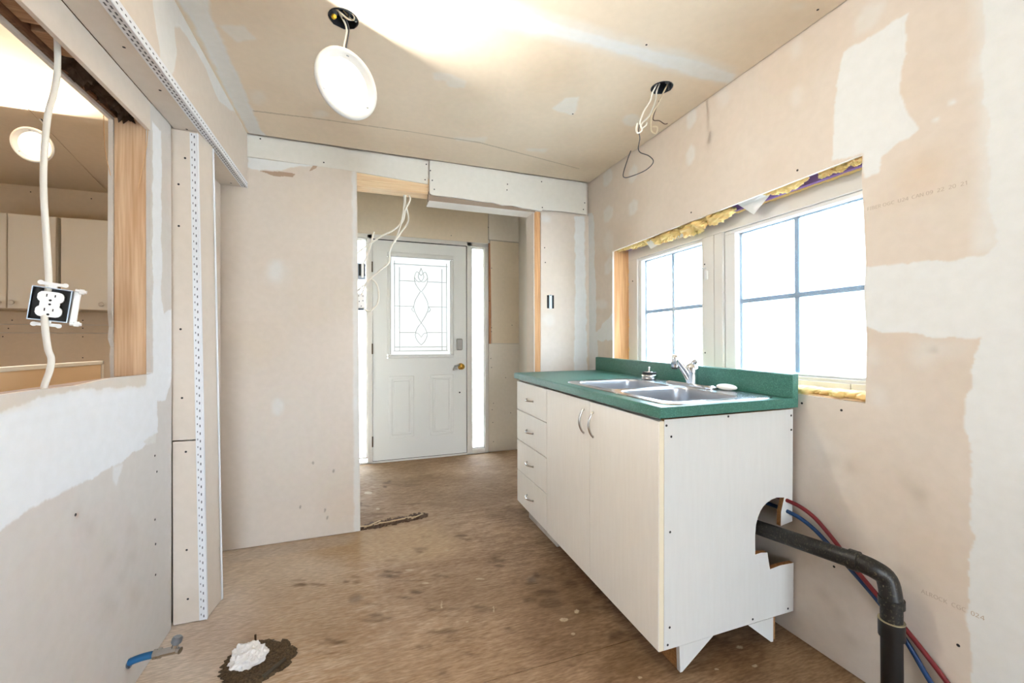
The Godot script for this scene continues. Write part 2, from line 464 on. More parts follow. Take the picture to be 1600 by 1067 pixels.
	mb.span(Vector3(-0.58, 2.08, 4.6), Vector3(0.95, 2.62, 4.75))
	part("drywall_panel", mb, M.white_board, wz)
	var pd := struct("door_2", "added glazed patio door letting daylight in from behind the camera", "door")
	mb = MB.new()
	for q in [[-0.58, 0.0, 0.95, 0.06], [-0.58, 2.02, 0.95, 2.08], [-0.58, 0.06, -0.52, 2.02], [0.89, 0.06, 0.95, 2.02], [0.15, 0.06, 0.22, 2.02]]:
		mb.span(Vector3(q[0], q[1], 4.63), Vector3(q[2], q[3], 4.7), 0.004)
	part("door_frame", mb, M.vinyl, pd)
	mb = MB.new()
	mb.span(Vector3(-0.52, 0.06, 4.66), Vector3(0.89, 2.02, 4.664))
	part("pane", mb, M.glass, pd)
	# ground outside, invented and pale so daylight bounces into the rooms
	var g := struct("ground", "pale ground added outside the windows to bounce daylight inside", "ground")
	mb = MB.new()
	mb.span(Vector3(-60, -0.6, -60), Vector3(60, -0.5, 60))
	part("soil", mb, M.ground, g)


func floor_canvas() -> Dictionary:
	var ppm := 290.0
	var u0 := -0.95
	var v0 := -0.4
	var w := 2.75
	var h := 4.65
	var iw := int(w * ppm)
	var ih := int(h * ppm)
	var f1 := FastNoiseLite.new(); f1.seed = 41; f1.frequency = 1.0; f1.fractal_octaves = 4; f1.noise_type = FastNoiseLite.TYPE_SIMPLEX_SMOOTH
	var f2 := FastNoiseLite.new(); f2.seed = 42; f2.frequency = 1.0; f2.fractal_octaves = 3; f2.noise_type = FastNoiseLite.TYPE_SIMPLEX_SMOOTH
	var img := Image.create(iw, ih, false, Image.FORMAT_RGBA8)
	for y in ih:
		var v := v0 + h - y / ppm
		for x in iw:
			var u := u0 + x / ppm
			var big := f1.get_noise_2d(u * 1.6, v * 2.4)
			var grain := f2.get_noise_2d(u * 7.0 + big * 1.5, v * 52.0)
			var blot := f1.get_noise_2d(u * 7.0 + 50.0, v * 16.0)
			var fine := f2.get_noise_2d(u * 26.0 + 9.0, v * 150.0)
			var k := clampf(0.5 + big * 0.40 + grain * 0.36 + blot * 0.3 + fine * 0.28, 0.0, 1.0)
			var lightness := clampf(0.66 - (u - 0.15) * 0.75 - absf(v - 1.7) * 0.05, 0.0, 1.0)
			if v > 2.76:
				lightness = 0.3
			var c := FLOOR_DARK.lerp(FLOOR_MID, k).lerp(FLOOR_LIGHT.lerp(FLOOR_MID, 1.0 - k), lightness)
			img.set_pixel(x, y, c)
	return {"img": img, "u0": u0, "v1": v0 + h, "w": w, "h": h, "ppm": ppm}


# ---------------------------------------------------------------- window over the counter
func build_window():
	var w := struct("window_1", "white vinyl double window with grid bars above the counter", "window")
	var x := 1.70
	var mb := MB.new()
	mb.span(Vector3(x, 1.69, -2.384), Vector3(x + 0.09, 1.766, -0.862), 0.002)
	mb.span(Vector3(x, 0.975, -2.384), Vector3(x + 0.09, 0.999, -0.862), 0.002)
	mb.span(Vector3(x, 0.999, -2.384), Vector3(x + 0.09, 1.69, -2.29), 0.002)
	mb.span(Vector3(x, 0.999, -0.94), Vector3(x + 0.09, 1.69, -0.862), 0.002)
	part("window_frame", mb, M.vinyl_dirty, w)
	mb = MB.new()
	mb.span(Vector3(x - 0.002, 0.999, -1.735), Vector3(x + 0.085, 1.69, -1.655), 0.002)
	mb.span(Vector3(x - 0.003, 0.999, -1.653), Vector3(x + 0.085, 1.69, -1.60), 0.002)
	part("mullion_board", mb, M.vinyl_dirty, w)
	screws(w, frame(Vector3(x - 0.002, 0, 0), Vector3(0, 0, 1), Vector3(0, 1, 0), Vector3(-1, 0, 0)), [-1.715, 1.55, -1.715, 1.085, -2.335, 1.55])
	mb = MB.new()
	mb.box(Vector3(x - 0.006, 1.49, -1.70), Vector3(0.012, 0.05, 0.02), 0.004)
	mb.tube([Vector3(x - 0.008, 1.53, -1.70), Vector3(x - 0.012, 1.53, -1.77)], 0.003, 6)
	part("sash_latch", mb, M.vinyl, w)
	var k := 0
	for s in [[-2.288, -1.737, 1.0, 1.69], [-1.598, -0.942, 1.0, 1.69]]:
		mb = MB.new()
		var z0: float = s[0]
		var z1: float = s[1]
		var f := 0.03 if k == 0 else 0.062
		var f1 := 0.01 if k == 0 else 0.03
		mb.span(Vector3(x + 0.01, 1.672, z0), Vector3(x + 0.06, 1.69, z1), 0.003)
		mb.span(Vector3(x + 0.01, 1.0, z0), Vector3(x + 0.06, 1.01, z1), 0.003)
		mb.span(Vector3(x + 0.01, 1.01, z0), Vector3(x + 0.06, 1.672, z0 + f), 0.003)
		mb.span(Vector3(x + 0.01, 1.01, z1 - f1), Vector3(x + 0.06, 1.672, z1), 0.003)
		var sash := part("sash", mb, M.vinyl, w)
		mb = MB.new()
		mb.span(Vector3(x + 0.034, 1.008, z0 + f * 0.7), Vector3(x + 0.038, 1.674, z1 - f1 * 0.7))
		part("pane", mb, M.glass_dimmed, sash)
		mb = MB.new()
		var mid: float = (z0 + f + z1 - f1) * 0.5
		mb.span(Vector3(x + 0.041, 1.01, mid - 0.011), Vector3(x + 0.049, 1.672, mid + 0.011), 0.002)
		mb.span(Vector3(x + 0.0405, 1.328, z0 + f), Vector3(x + 0.0495, 1.350, z1 - f1), 0.002)
		mb.span(Vector3(x + 0.041, 1.01, z0 + f), Vector3(x + 0.049, 1.672, z0 + f + 0.012), 0.002)
		mb.span(Vector3(x + 0.041, 1.664, z0 + f), Vector3(x + 0.049, 1.672, z1 - f1), 0.002)
		part("muntin", mb, M.muntin, sash)
		k += 1
	# rough opening: framing left bare round the window
	mb = MB.new()
	mb.span(Vector3(RX + 0.013, 0.936, -2.425), Vector3(1.706, 1.812, -2.388), 0.002)
	part("jamb_stud", mb, M.stud_orange, w)
	mb = MB.new()
	mb.span(Vector3(1.664, 1.762, -2.386), Vector3(1.70, 1.814, -0.862), 0.001)
	part("sheathing_strip", mb, M.purple, w)
	mb = MB.new()
	mb.span(Vector3(1.69, 0.952, -1.3), Vector3(1.74, 0.985, -1.02), 0.002)
	part("sill_board", mb, M.vinyl_dirty, w)
	mb = MB.new()
	mb.span(Vector3(1.69, 0.952, -1.018), Vector3(1.74, 0.986, -0.862), 0.002)
	part("sill_board", mb, M.vinyl_dirty, w)
	mb = MB.new()
	mb.span(Vector3(1.59, 0.9355, -2.4), Vector3(1.74, 0.942, -0.862), 0.001)
	part("sill_plate", mb, M.header, w)
	var rng := RandomNumberGenerator.new(); rng.seed = 91
	# spray foam, squeezed out in lumps
	var o := thing("spray_foam", "long lumpy yellow spray foam bead along window head, far half", "insulation")
	mb = MB.new()
	for i in 58:
		var f := i / 57.0
		var z := lerpf(-2.37, -1.50, f)
		var r := rng.randf_range(0.013, 0.027) * (1.2 if f > 0.45 else 0.95)
		mb.blob(Vector3(1.632 + rng.randf_range(-0.016, 0.022), 1.772 - rng.randf_range(0.0, 0.034) * (1.0 if f > 0.4 else 0.4), z), Vector3(r * 1.1, r * rng.randf_range(0.6, 1.1), r * rng.randf_range(1.1, 2.0)), jag_noise, 0.9, 3.2, 16, 11)
	part("foam_lumps", mb, M.foam, o)
	o = thing("spray_foam", "short swelling of yellow spray foam over window head beside hanging film", "insulation")
	mb = MB.new()
	for q in [[-1.25, 0.022], [-1.21, 0.027], [-1.17, 0.024], [-1.29, 0.014], [-1.35, 0.012], [-1.4, 0.01], [-1.14, 0.014]]:
		mb.blob(Vector3(1.622, 1.778, q[0]), Vector3(q[1], q[1] * 1.1, q[1] * 1.6), jag_noise, 0.5, 2.4, 16, 11)
	part("foam_lumps", mb, M.foam, o)
	o = thing("spray_foam", "pale yellow spray foam lumps at near upper corner of window", "insulation")
	mb = MB.new()
	for i in 13:
		var z := lerpf(-1.07, -0.92, i / 12.0)
		var r := rng.randf_range(0.012, 0.022)
		mb.blob(Vector3(1.62 + rng.randf_range(-0.012, 0.012), 1.782 - rng.randf_range(0.0, 0.018), z), Vector3(r, r * 0.95, r * 1.2), jag_noise, 0.9, 3.0, 16, 11)
	part("foam_lumps", mb, M.foam, o)
	o = thing("spray_foam", "thin vertical yellow spray foam line beside far window stud", "insulation")
	mb = MB.new()
	for i in 34:
		var r := rng.randf_range(0.008, 0.015)
		mb.blob(Vector3(1.712, lerpf(1.76, 1.0, i / 33.0), -2.381), Vector3(r, r * 1.8, r * 0.7), jag_noise, 0.5, 2.2, 10, 7)
	part("foam_lumps", mb, M.foam, o)
	o = thing("spray_foam", "flat orange yellow spray foam strip on bottom ledge of window", "insulation")
	mb = MB.new()
	for i in 22:
		var r := rng.randf_range(0.012, 0.018)
		mb.blob(Vector3(1.632 + rng.randf_range(-0.02, 0.03), 0.951, lerpf(-1.3, -0.88, i / 21.0)), Vector3(0.044, r * 1.0, r * 1.8), jag_noise, 0.4, 2.0, 12, 8)
	part("foam_lumps", mb, M.foam, o)
	o = thing("spray_foam", "thin yellow foam line between purple strip and window frame head", "insulation")
	mb = MB.new()
	for i in 44:
		var r := rng.randf_range(0.004, 0.008)
		mb.blob(Vector3(1.690, 1.763, lerpf(-1.5, -0.92, i / 43.0)), Vector3(0.012, r, r * 2.6), jag_noise, 0.5, 2.0, 8, 6)
	part("foam_lumps", mb, M.foam, o)
	# vapour barrier film
	o = thing("plastic_film", "pointed flap of translucent plastic film hanging from window head", "plastic sheet")
	mb = MB.new()
	sheet3(mb, [Vector3(1.60, 1.778, -1.44), Vector3(1.625, 1.752, -1.42), Vector3(1.645, 1.708, -1.378), Vector3(1.63, 1.765, -1.285), Vector3(1.60, 1.782, -1.27)])
	part("film_sheet", mb, M.film, o)
	o = thing("plastic_film", "wide torn strip of whitish plastic film over far window head", "plastic sheet")
	mb = MB.new()
	sheet3(mb, [Vector3(1.622, 1.757, -2.10), Vector3(1.640, 1.704, -2.075), Vector3(1.637, 1.714, -2.0), Vector3(1.635, 1.716, -1.9), Vector3(1.637, 1.712, -1.80), Vector3(1.63, 1.738, -1.77), Vector3(1.62, 1.758, -1.9)])
	part("film_sheet", mb, M.film, o)


func sheet3(mb: MB, p: Array):   # a thin sheet with two sides
	var c := Vector3()
	for q in p: c += q
	c /= p.size()
	for k in p.size():
		var a: Vector3 = p[k]
		var b: Vector3 = p[(k + 1) % p.size()]
		var nn := (a - c).cross(b - c).normalized()
		mb.flat_tri(a, b, c, nn)
		mb.flat_tri(a - nn * 0.0006, b - nn * 0.0006, c - nn * 0.0006, -nn)


# ---------------------------------------------------------------- entry beyond the doorway
func build_entry():
	var FE := frame(Vector3(0, 0, EZ), Vector3(1, 0, 0), Vector3(0, 1, 0), Vector3(0, 0, 1))
	var we := struct("wall_entry", "patched drywall around the front door in the entry", "wall")
	var mb := MB.new()
	mb.slab(FE, rect(-0.2, 2.186, 1.25, 2.6), 0.0127)
	part("drywall_panel", mb, M.entry_board_lifted, we)
	mb = MB.new()
	mb.slab(FE, rect(1.255, 2.226, 1.66, 2.52), 0.0127, 0.002)
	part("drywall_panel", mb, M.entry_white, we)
	mb = MB.new()
	mb.slab(FE, rect(1.255, 2.526, 1.66, 2.6), 0.0127)
	part("drywall_panel", mb, M.entry_board_lifted, we)
	mb = MB.new()
	mb.slab(FE, poly([1.286, 1.141, 1.66, 1.139, 1.66, 2.216, 1.27, 2.219]), 0.0127)
	part("drywall_panel", mb, M.entry_board_lifted, we)
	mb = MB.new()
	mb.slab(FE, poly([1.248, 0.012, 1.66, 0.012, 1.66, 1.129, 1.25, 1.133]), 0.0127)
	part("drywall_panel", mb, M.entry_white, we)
	mb = MB.new()
	mb.span(Vector3(1.255, 1.136, EZ - 0.012), Vector3(1.278, 2.19, EZ - 0.001))
	part("stud_edge", mb, M.strip_wood, we)
	mb = MB.new()
	mb.span(Vector3(-3.5, 0, EZ - 0.16), Vector3(-0.2, 2.62, EZ - 0.013))
	mb.span(Vector3(1.245, 0, EZ - 0.16), Vector3(1.8, 2.62, EZ - 0.013))
	mb.span(Vector3(-0.2, 2.18, EZ - 0.16), Vector3(1.245, 2.62, EZ - 0.013))
	part("wall_core", mb, M.outer, we)
	screws(we, FE, screw_spots().entry)
	var ws := struct("wall_side", "plain drywall side wall of the entry, right of the front door", "wall")
	mb = MB.new()
	mb.span(Vector3(1.645, 0, EZ), Vector3(1.66, 2.6, -2.81))
	part("drywall_panel", mb, M.entry_board_lifted, ws)
	var wp := struct("wall_partition", "drywall partition between the entry and the other room", "wall")
	mb = MB.new()
	mb.span(Vector3(-0.3, 0, EZ), Vector3(-0.16, 2.6, -2.81))
	part("drywall_panel", mb, M.entry_board_lifted, wp)
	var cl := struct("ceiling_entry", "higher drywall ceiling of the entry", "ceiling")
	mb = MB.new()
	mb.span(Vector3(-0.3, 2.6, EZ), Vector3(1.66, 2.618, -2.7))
	part("drywall_panel", mb, M.entry_board_lifted, cl)
	# outside the door: an invented porch roof that tints the daylight
	var po := struct("added_roof_porch", "added cream porch roof tinting daylight outside the front door", "roof")
	mb = MB.new()
	mb.span(Vector3(-0.6, 2.25, EZ - 0.5), Vector3(2.0, 2.35, EZ - 0.2))
	part("added_porch_soffit", mb, mat(rgb8(250, 226, 186), 0.8), po)

	# front door
	var d := struct("door_1", "white front door with bright leaded glass panel", "door")
	var z := EZ
	mb = MB.new()
	var t := 0.044
	# slab in four pieces round the glass
	mb.span(Vector3(0.1, 0.02, z - t), Vector3(1.012, 0.997, z), 0.001)
	mb.span(Vector3(0.1, 2.028, z - t), Vector3(1.012, 2.135, z), 0.001)
	mb.span(Vector3(0.1, 0.997, z - t), Vector3(0.234, 2.028, z), 0.001)
	mb.span(Vector3(0.881, 0.997, z - t), Vector3(1.012, 2.028, z), 0.001)
	part("door_slab", mb, M.door_paint, d)
	mb = MB.new()
	for q in [[0.234, 0.997, 0.881, 1.030], [0.234, 1.987, 0.881, 2.028], [0.234, 1.03, 0.268, 1.987], [0.848, 1.03, 0.881, 1.987]]:
		mb.span(Vector3(q[0], q[1], z - t), Vector3(q[2], q[3], z + 0.012), 0.007)
	part("glass_frame", mb, M.glass_frame_paint, d)
	for p in [[0.247, 0.228, 0.484, 0.824], [0.641, 0.230, 0.875, 0.825]]:
		mb = MB.new()
		for q in [[p[0], p[1], p[2], p[1] + 0.03], [p[0], p[3] - 0.03, p[2], p[3]], [p[0], p[1] + 0.02, p[0] + 0.03, p[3] - 0.02], [p[2] - 0.03, p[1] + 0.02, p[2], p[3] - 0.02]]:
			mb.span(Vector3(q[0], q[1], z - 0.01), Vector3(q[2], q[3], z + 0.004), 0.0039)
		mb.span(Vector3(p[0] + 0.045, p[1] + 0.045, z - 0.01), Vector3(p[2] - 0.045, p[3] - 0.045, z + 0.004), 0.0039)
		part("door_panel", mb, M.door_paint, d)
	mb = MB.new()
	mb.span(Vector3(0.266, 1.028, z - 0.028), Vector3(0.85, 1.989, z - 0.022))
	part("pane", mb, M.obscure, d)
	mb = MB.new()
	var gz := z - 0.019
	var lines := []
	var gx0 := 0.268
	var gy0 := 1.03
	var gw := 0.58
	var gh := 0.957
	for l in [[0.06, 0.04, 0.06, 0.96], [0.94, 0.04, 0.94, 0.96], [0.14, 0.04, 0.14, 0.9], [0.86, 0.04, 0.86, 0.9], [0.04, 0.93, 0.96, 0.93], [0.04, 0.04, 0.96, 0.04], [0.06, 0.08, 0.94, 0.08], [0.14, 0.76, 0.42, 0.76], [0.6, 0.76, 0.94, 0.76], [0.06, 0.5, 0.38, 0.5], [0.62, 0.5, 0.94, 0.5], [0.14, 0.23, 0.42, 0.23], [0.6, 0.23, 0.94, 0.23]]:
		lines.append([Vector2(l[0], l[1]), Vector2(l[2], l[3])])
	for s in [-1.0, 1.0]:
		for q in [[0, 0.90, 0.035, 0.84, 0.045, 0.8, 0, 0.76], [0.0, 0.82, 0.07, 0.86, 0.11, 0.8, 0.09, 0.73, 0.0, 0.65], [0.11, 0.8, 0.06, 0.76, 0, 0.76], [0.02, 0.65, 0.10, 0.56, 0.12, 0.48, 0.07, 0.40, 0.0, 0.33], [0.12, 0.5, 0.16, 0.47, 0.12, 0.44], [0.0, 0.33, 0.07, 0.27, 0.1, 0.2, 0.06, 0.14, 0, 0.1], [0.1, 0.22, 0.05, 0.22, 0, 0.18]]:
			var a := []
			for k in range(0, q.size(), 2):
				a.append(Vector2(0.5 + s * q[k], q[k + 1]))
			lines.append(a)
	for l in lines:
		var pp := []
		for q in l:
			pp.append(Vector3(gx0 + q.x * gw, gy0 + q.y * gh, gz))
		mb.tube(curve(pp, 4) if pp.size() > 2 else pp, 0.0034, 5)
	part("leaded_came", mb, M.came, d)
	mb = MB.new()
	mb.box(Vector3(0.937, 1.13, z + 0.012), Vector3(0.062, 0.115, 0.026), 0.008)
	var kp := part("keypad_lock", mb, M.keypad, d)
	mb = MB.new()
	mb.lathe([Vector2(0.019, 0.0), Vector2(0.019, 0.012), Vector2(0.0, 0.014)], 16, Transform3D(Basis(Vector3.RIGHT, PI / 2), Vector3(0.939, 1.097, z + 0.024)))
	part("turn_piece", mb, M.keypad, kp)
	mb = MB.new()
	mb.lathe([Vector2(0.034, 0.0), Vector2(0.034, 0.004), Vector2(0.028, 0.01), Vector2(0.012, 0.014), Vector2(0.012, 0.03), Vector2(0.024, 0.036), Vector2(0.03, 0.046), Vector2(0.029, 0.058), Vector2(0.02, 0.066), Vector2(0.0, 0.068)], 24, Transform3D(Basis(Vector3.RIGHT, PI / 2), Vector3(0.952, 0.905, z)), true)
	var knob := part("door_knob", mb, M.brass, d)
	mb = MB.new()
	mb.tube(curve([Vector3(0.93, 0.925, z + 0.05), Vector3(0.90, 0.915, z + 0.06), Vector3(0.875, 0.895, z + 0.05), Vector3(0.87, 0.875, z + 0.03)], 4), 0.008, 8)
	mb.box(Vector3(0.895, 0.90, z + 0.045), Vector3(0.04, 0.04, 0.02), 0.006)
	part("knob_guard", mb, M.keypad, knob)
	for y in [1.872, 1.091, 0.208]:
		mb = MB.new()
		mb.tube([Vector3(0.096, y - 0.05, z + 0.004), Vector3(0.096, y + 0.05, z + 0.004)], 0.007, 8)
		part("hinge", mb, M.brown_metal, d)
	mb = MB.new()
	mb.lathe([Vector2(0.008, 0.0), Vector2(0.008, 0.004), Vector2(0, 0.005)], 10, Transform3D(Basis(Vector3.RIGHT, PI / 2), Vector3(0.94, 0.64, z)))
	part("peg", mb, M.dark, d)
	mb = MB.new()
	mb.span(Vector3(1.0125, 0.86, z - 0.02), Vector3(1.017, 0.97, z + 0.002))
	mb.span(Vector3(1.0125, 1.07, z - 0.02), Vector3(1.017, 1.14, z + 0.002))
	part("strike_plate", mb, M.brown_metal, d)
	# frame of door and sidelights
	mb = MB.new()
	for q in [[0.050, 0.0, 0.098, 2.18], [1.018, 0.0, 1.070, 2.18], [1.208, 0.0, 1.245, 2.18], [-0.2, 2.142, 1.245, 2.184], [-0.2, 0.0, 1.245, 0.018], [1.07, 0.018, 1.208, 0.05], [1.07, 2.132, 1.208, 2.142], [-0.2, 2.132, 0.05, 2.142]]:
		mb.span(Vector3(q[0], q[1], z - 0.1), Vector3(q[2], q[3], z + 0.008), 0.003)
	part("door_frame", mb, M.jamb_white, d)
	mb = MB.new()
	mb.span(Vector3(0.099, 2.136, z - 0.05), Vector3(1.017, 2.142, z + 0.004))
	mb.span(Vector3(1.0125, 0.02, z - 0.03), Vector3(1.0175, 2.136, z - 0.004))
	mb.span(Vector3(0.0985, 0.018, z - 0.03), Vector3(1.017, 0.022, z + 0.001))
	part("weatherstrip", mb, M.dark, d)
	mb = MB.new()
	mb.span(Vector3(0.08, 0.0, z - 0.062), Vector3(0.112, 2.16, z - 0.046))
	mb.span(Vector3(1.0, 0.0, z - 0.062), Vector3(1.03, 2.16, z - 0.046))
	mb.span(Vector3(0.08, 2.12, z - 0.062), Vector3(1.03, 2.16, z - 0.046))
	part("door_stop", mb, M.jamb_white, d)
	for s in [[1.07, 1.208, "right of"], [-0.2, 0.05, "left of"]]:
		var sd := struct("window_%d" % (2 if s[0] > 0.5 else 3), "tall narrow glowing sidelight %s the front door" % s[2], "sidelight")
		mb = MB.new()
		for q in [[s[0], 0.05, s[0] + 0.008, 2.132], [s[1] - 0.012, 0.05, s[1], 2.132], [s[0], 2.12, s[1], 2.132], [s[0], 0.05, s[1], 0.065]]:
			mb.span(Vector3(q[0], q[1], z - 0.05), Vector3(q[2], q[3], z - 0.004), 0.001)
		part("sash", mb, M.jamb_white, sd)
		mb = MB.new()
		mb.span(Vector3(s[0] + 0.006, 0.06, z - 0.03), Vector3(s[1] - 0.006, 2.125, z - 0.025))
		part("pane", mb, M.frost, sd)


# ---------------------------------------------------------------- room seen through the pass-through
func build_other_room():
	var o := struct("wall_far", "dim drywall far wall of the room beyond the pass-through", "wall")
	var FO := frame(Vector3(0, 0, -4.1), Vector3(1, 0, 0), Vector3(0, 1, 0), Vector3(0, 0, 1))
	for q in [[-3.45, 0.0, -0.84, 1.226], [-3.45, 1.23, -0.84, 1.288], [-3.45, 1.292, -0.84, CEIL]]:
		var mb := MB.new()
		mb.slab(FO, rect(q[0], q[1], q[2], q[3]), 0.0127)
		part("drywall_panel", mb, M.brown_board, o)
	screws(o, FO, [-2.4, 1.32, -2.42, 1.26, -2.0, 1.325, -2.0, 1.265, -2.0, 1.20, -2.45, 1.2, -2.5, 1.04, -2.0, 1.04, -2.3, 2.27, -1.95, 2.26])
	var wo := struct("wall_outer", "drywall side wall of the room beyond the pass-through", "wall")
	var mb2 := MB.new()
	for q in [[0.0, -4.1, 2.62, -2.6], [0.0, -2.6, 1.1, -1.9], [1.65, -2.6, 2.62, -1.9], [0.0, -1.9, 2.62, 4.6]]:
		mb2.span(Vector3(-3.5, q[0], q[1]), Vector3(-3.4, q[2], q[3]))
	part("drywall_panel", mb2, M.brown_board, wo)
	var wf := struct("window_4", "added white framed window for daylight in the unseen outer wall of the room beyond", "window")  # made-up window, put in to let daylight reach this room
	mb2 = MB.new()
	for q in [[1.1, -2.6, 1.15, -1.9], [1.6, -2.6, 1.65, -1.9], [1.15, -2.6, 1.6, -2.55], [1.15, -1.95, 1.6, -1.9]]:
		mb2.span(Vector3(-3.49, q[0], q[1]), Vector3(-3.41, q[2], q[3]), 0.003)
	part("window_frame", mb2, M.vinyl, wf)
	mb2 = MB.new()
	mb2.span(Vector3(-3.452, 1.13, -2.57), Vector3(-3.448, 1.62, -1.93))
	part("pane", mb2, M.glass, wf)
	var ce := struct("ceiling_far", "brown drywall ceiling boards of the room beyond the pass-through", "ceiling")
	for a in [[-3.45, -4.12, -1.85, -4.12, -0.98, 0.0, -0.98, 4.6, -3.45, 4.6], [-1.846, -4.12, -0.836, -4.12, -0.836, 4.6, -0.976, 4.6, -0.976, 0.0]]:
		var mb := MB.new()
		mb.slab(frame(Vector3(0, CEIL, 0), Vector3(1, 0, 0), Vector3(0, 0, 1), Vector3(0, -1, 0)), poly(a), 0.0127)
		part("drywall_panel", mb, M.brown_board, ce)
	# wall cupboards
	var spec := [[-2.52, -1.997, [[-2.518, -2.2535], [-2.2485, -1.999]], "double door cream wall cupboard left of the brown gap"], [-1.975, -1.45, [[-1.973, -1.713], [-1.709, -1.452]], "cream wall cupboard right of the brown gap beside the stud"]]
	for s in spec:
		var c := thing("wall_cupboard", s[3], "cupboard", Vector3(s[0], 1.386, -4.087), "wall cupboards in the room beyond")
		var mb := MB.new()
		var w: float = s[1] - s[0]
		mb.span(Vector3(0, 0.002, 0), Vector3(w, 0.645, 0.27), 0.001)
		part("cabinet_body", mb, M.cupboard, c)
		var i := 0
		for dr in s[2]:
			mb = MB.new()
			mb.span(Vector3(dr[0] - s[0], 0.0, 0.271), Vector3(dr[1] - s[0], 0.644, 0.289), 0.003)
			var dd := part("cabinet_door", mb, M.cupboard, c)
			mb = MB.new()
			var kx: float = (dr[1] - s[0] - 0.03) if i == 0 else (dr[0] - s[0] + 0.03)
			mb.lathe([Vector2(0.008, 0), Vector2(0.008, 0.012), Vector2(0.016, 0.018), Vector2(0.014, 0.024), Vector2(0, 0.026)], 14, Transform3D(Basis(Vector3.RIGHT, PI / 2), Vector3(kx, 0.04, 0.289)), true)
			part("knob", mb, M.cupboard, dd)
			i += 1
	var b := thing("panel_board", "brown hardboard panel with white edging standing behind pass-through sill", "board", Vector3(-1.1, 0, -2.396))
	var mb := MB.new()
	mb.span(Vector3(-0.012, 0.0, 0.012), Vector3(0, 1.05, 1.9))
	part("hardboard", mb, mat(rgb8(206, 172, 132), 0.85), b)
	mb = MB.new()
	mb.span(Vector3(-0.02, 1.05, 0.0), Vector3(0.006, 1.066, 1.9), 0.002)
	mb.span(Vector3(-0.02, 0.0, 0.0), Vector3(0.006, 1.066, 0.013), 0.002)
	part("edging", mb, M.cupboard, b)
	mb = MB.new()
	mb.span(Vector3(-0.25, 0.0, 0.014), Vector3(-0.0205, 0.02, 0.4))
	part("foot", mb, M.cupboard, b)


# ---------------------------------------------------------------- base cabinet, counter, sink
func cab_xf() -> Transform3D:
	return Transform3D(Basis(Vector3(0.0083, 0.0166, -1.0), Vector3(-0.005, 1.0, 0.0166), Vector3(1.0, 0.005, 0.0083)).orthonormalized(), Vector3(0.9392, 0, -1.1594))


func rrect(a0, a1, b0, b1, r, n := 6) -> Array:   # [point, outward normal] round a rounded rectangle in (a, b)
	var out := []
	var cs := [[a1 - r, b1 - r, 0.0], [a0 + r, b1 - r, PI / 2], [a0 + r, b0 + r, PI], [a1 - r, b0 + r, PI * 1.5]]
	for c in cs:
		for k in n + 1:
			var t: float = c[2] + PI / 2 * k / n
			out.append([Vector2(c[0] + r * cos(t), c[1] + r * sin(t)), Vector2(cos(t), sin(t))])
	return out


func ring(mb: MB, la: Array, ya: float, lb: Array, yb: float, up := 0.0, side := 1.0):   # band between two loops; normal mixes up and the outward direction
	for k in la.size():
		var j := (k + 1) % la.size()
		var q := []
		var nn := []
		for w in [[la[k], ya], [la[j], ya], [lb[j], yb], [lb[k], yb]]:
			q.append(Vector3(w[0][0].x, w[1], w[0][0].y))
			nn.append((Vector3(w[0][1].x, 0, w[0][1].y) * side + Vector3(0, up, 0)).normalized())
		mb.tri(q[0], q[1], q[2], nn[0], nn[1], nn[2])
		mb.tri(q[0], q[2], q[3], nn[0], nn[2], nn[3])


func bow_handle(a: Vector3, b: Vector3, out: Vector3) -> MB:
	var mb := MB.new()
	var p := []
	var r := []
	for k in 21:
		var f := k / 20.0
		p.append(a.lerp(b, f) + out * pow(sin(PI * f), 0.7))
		r.append(0.0042 + 0.0012 * sin(PI * f))
	mb.tube(p, r, 8)
	for e in [a, b]:
		mb.tube([e - out * 0.06, e + out * 0.12], 0.006, 8)
	return mb


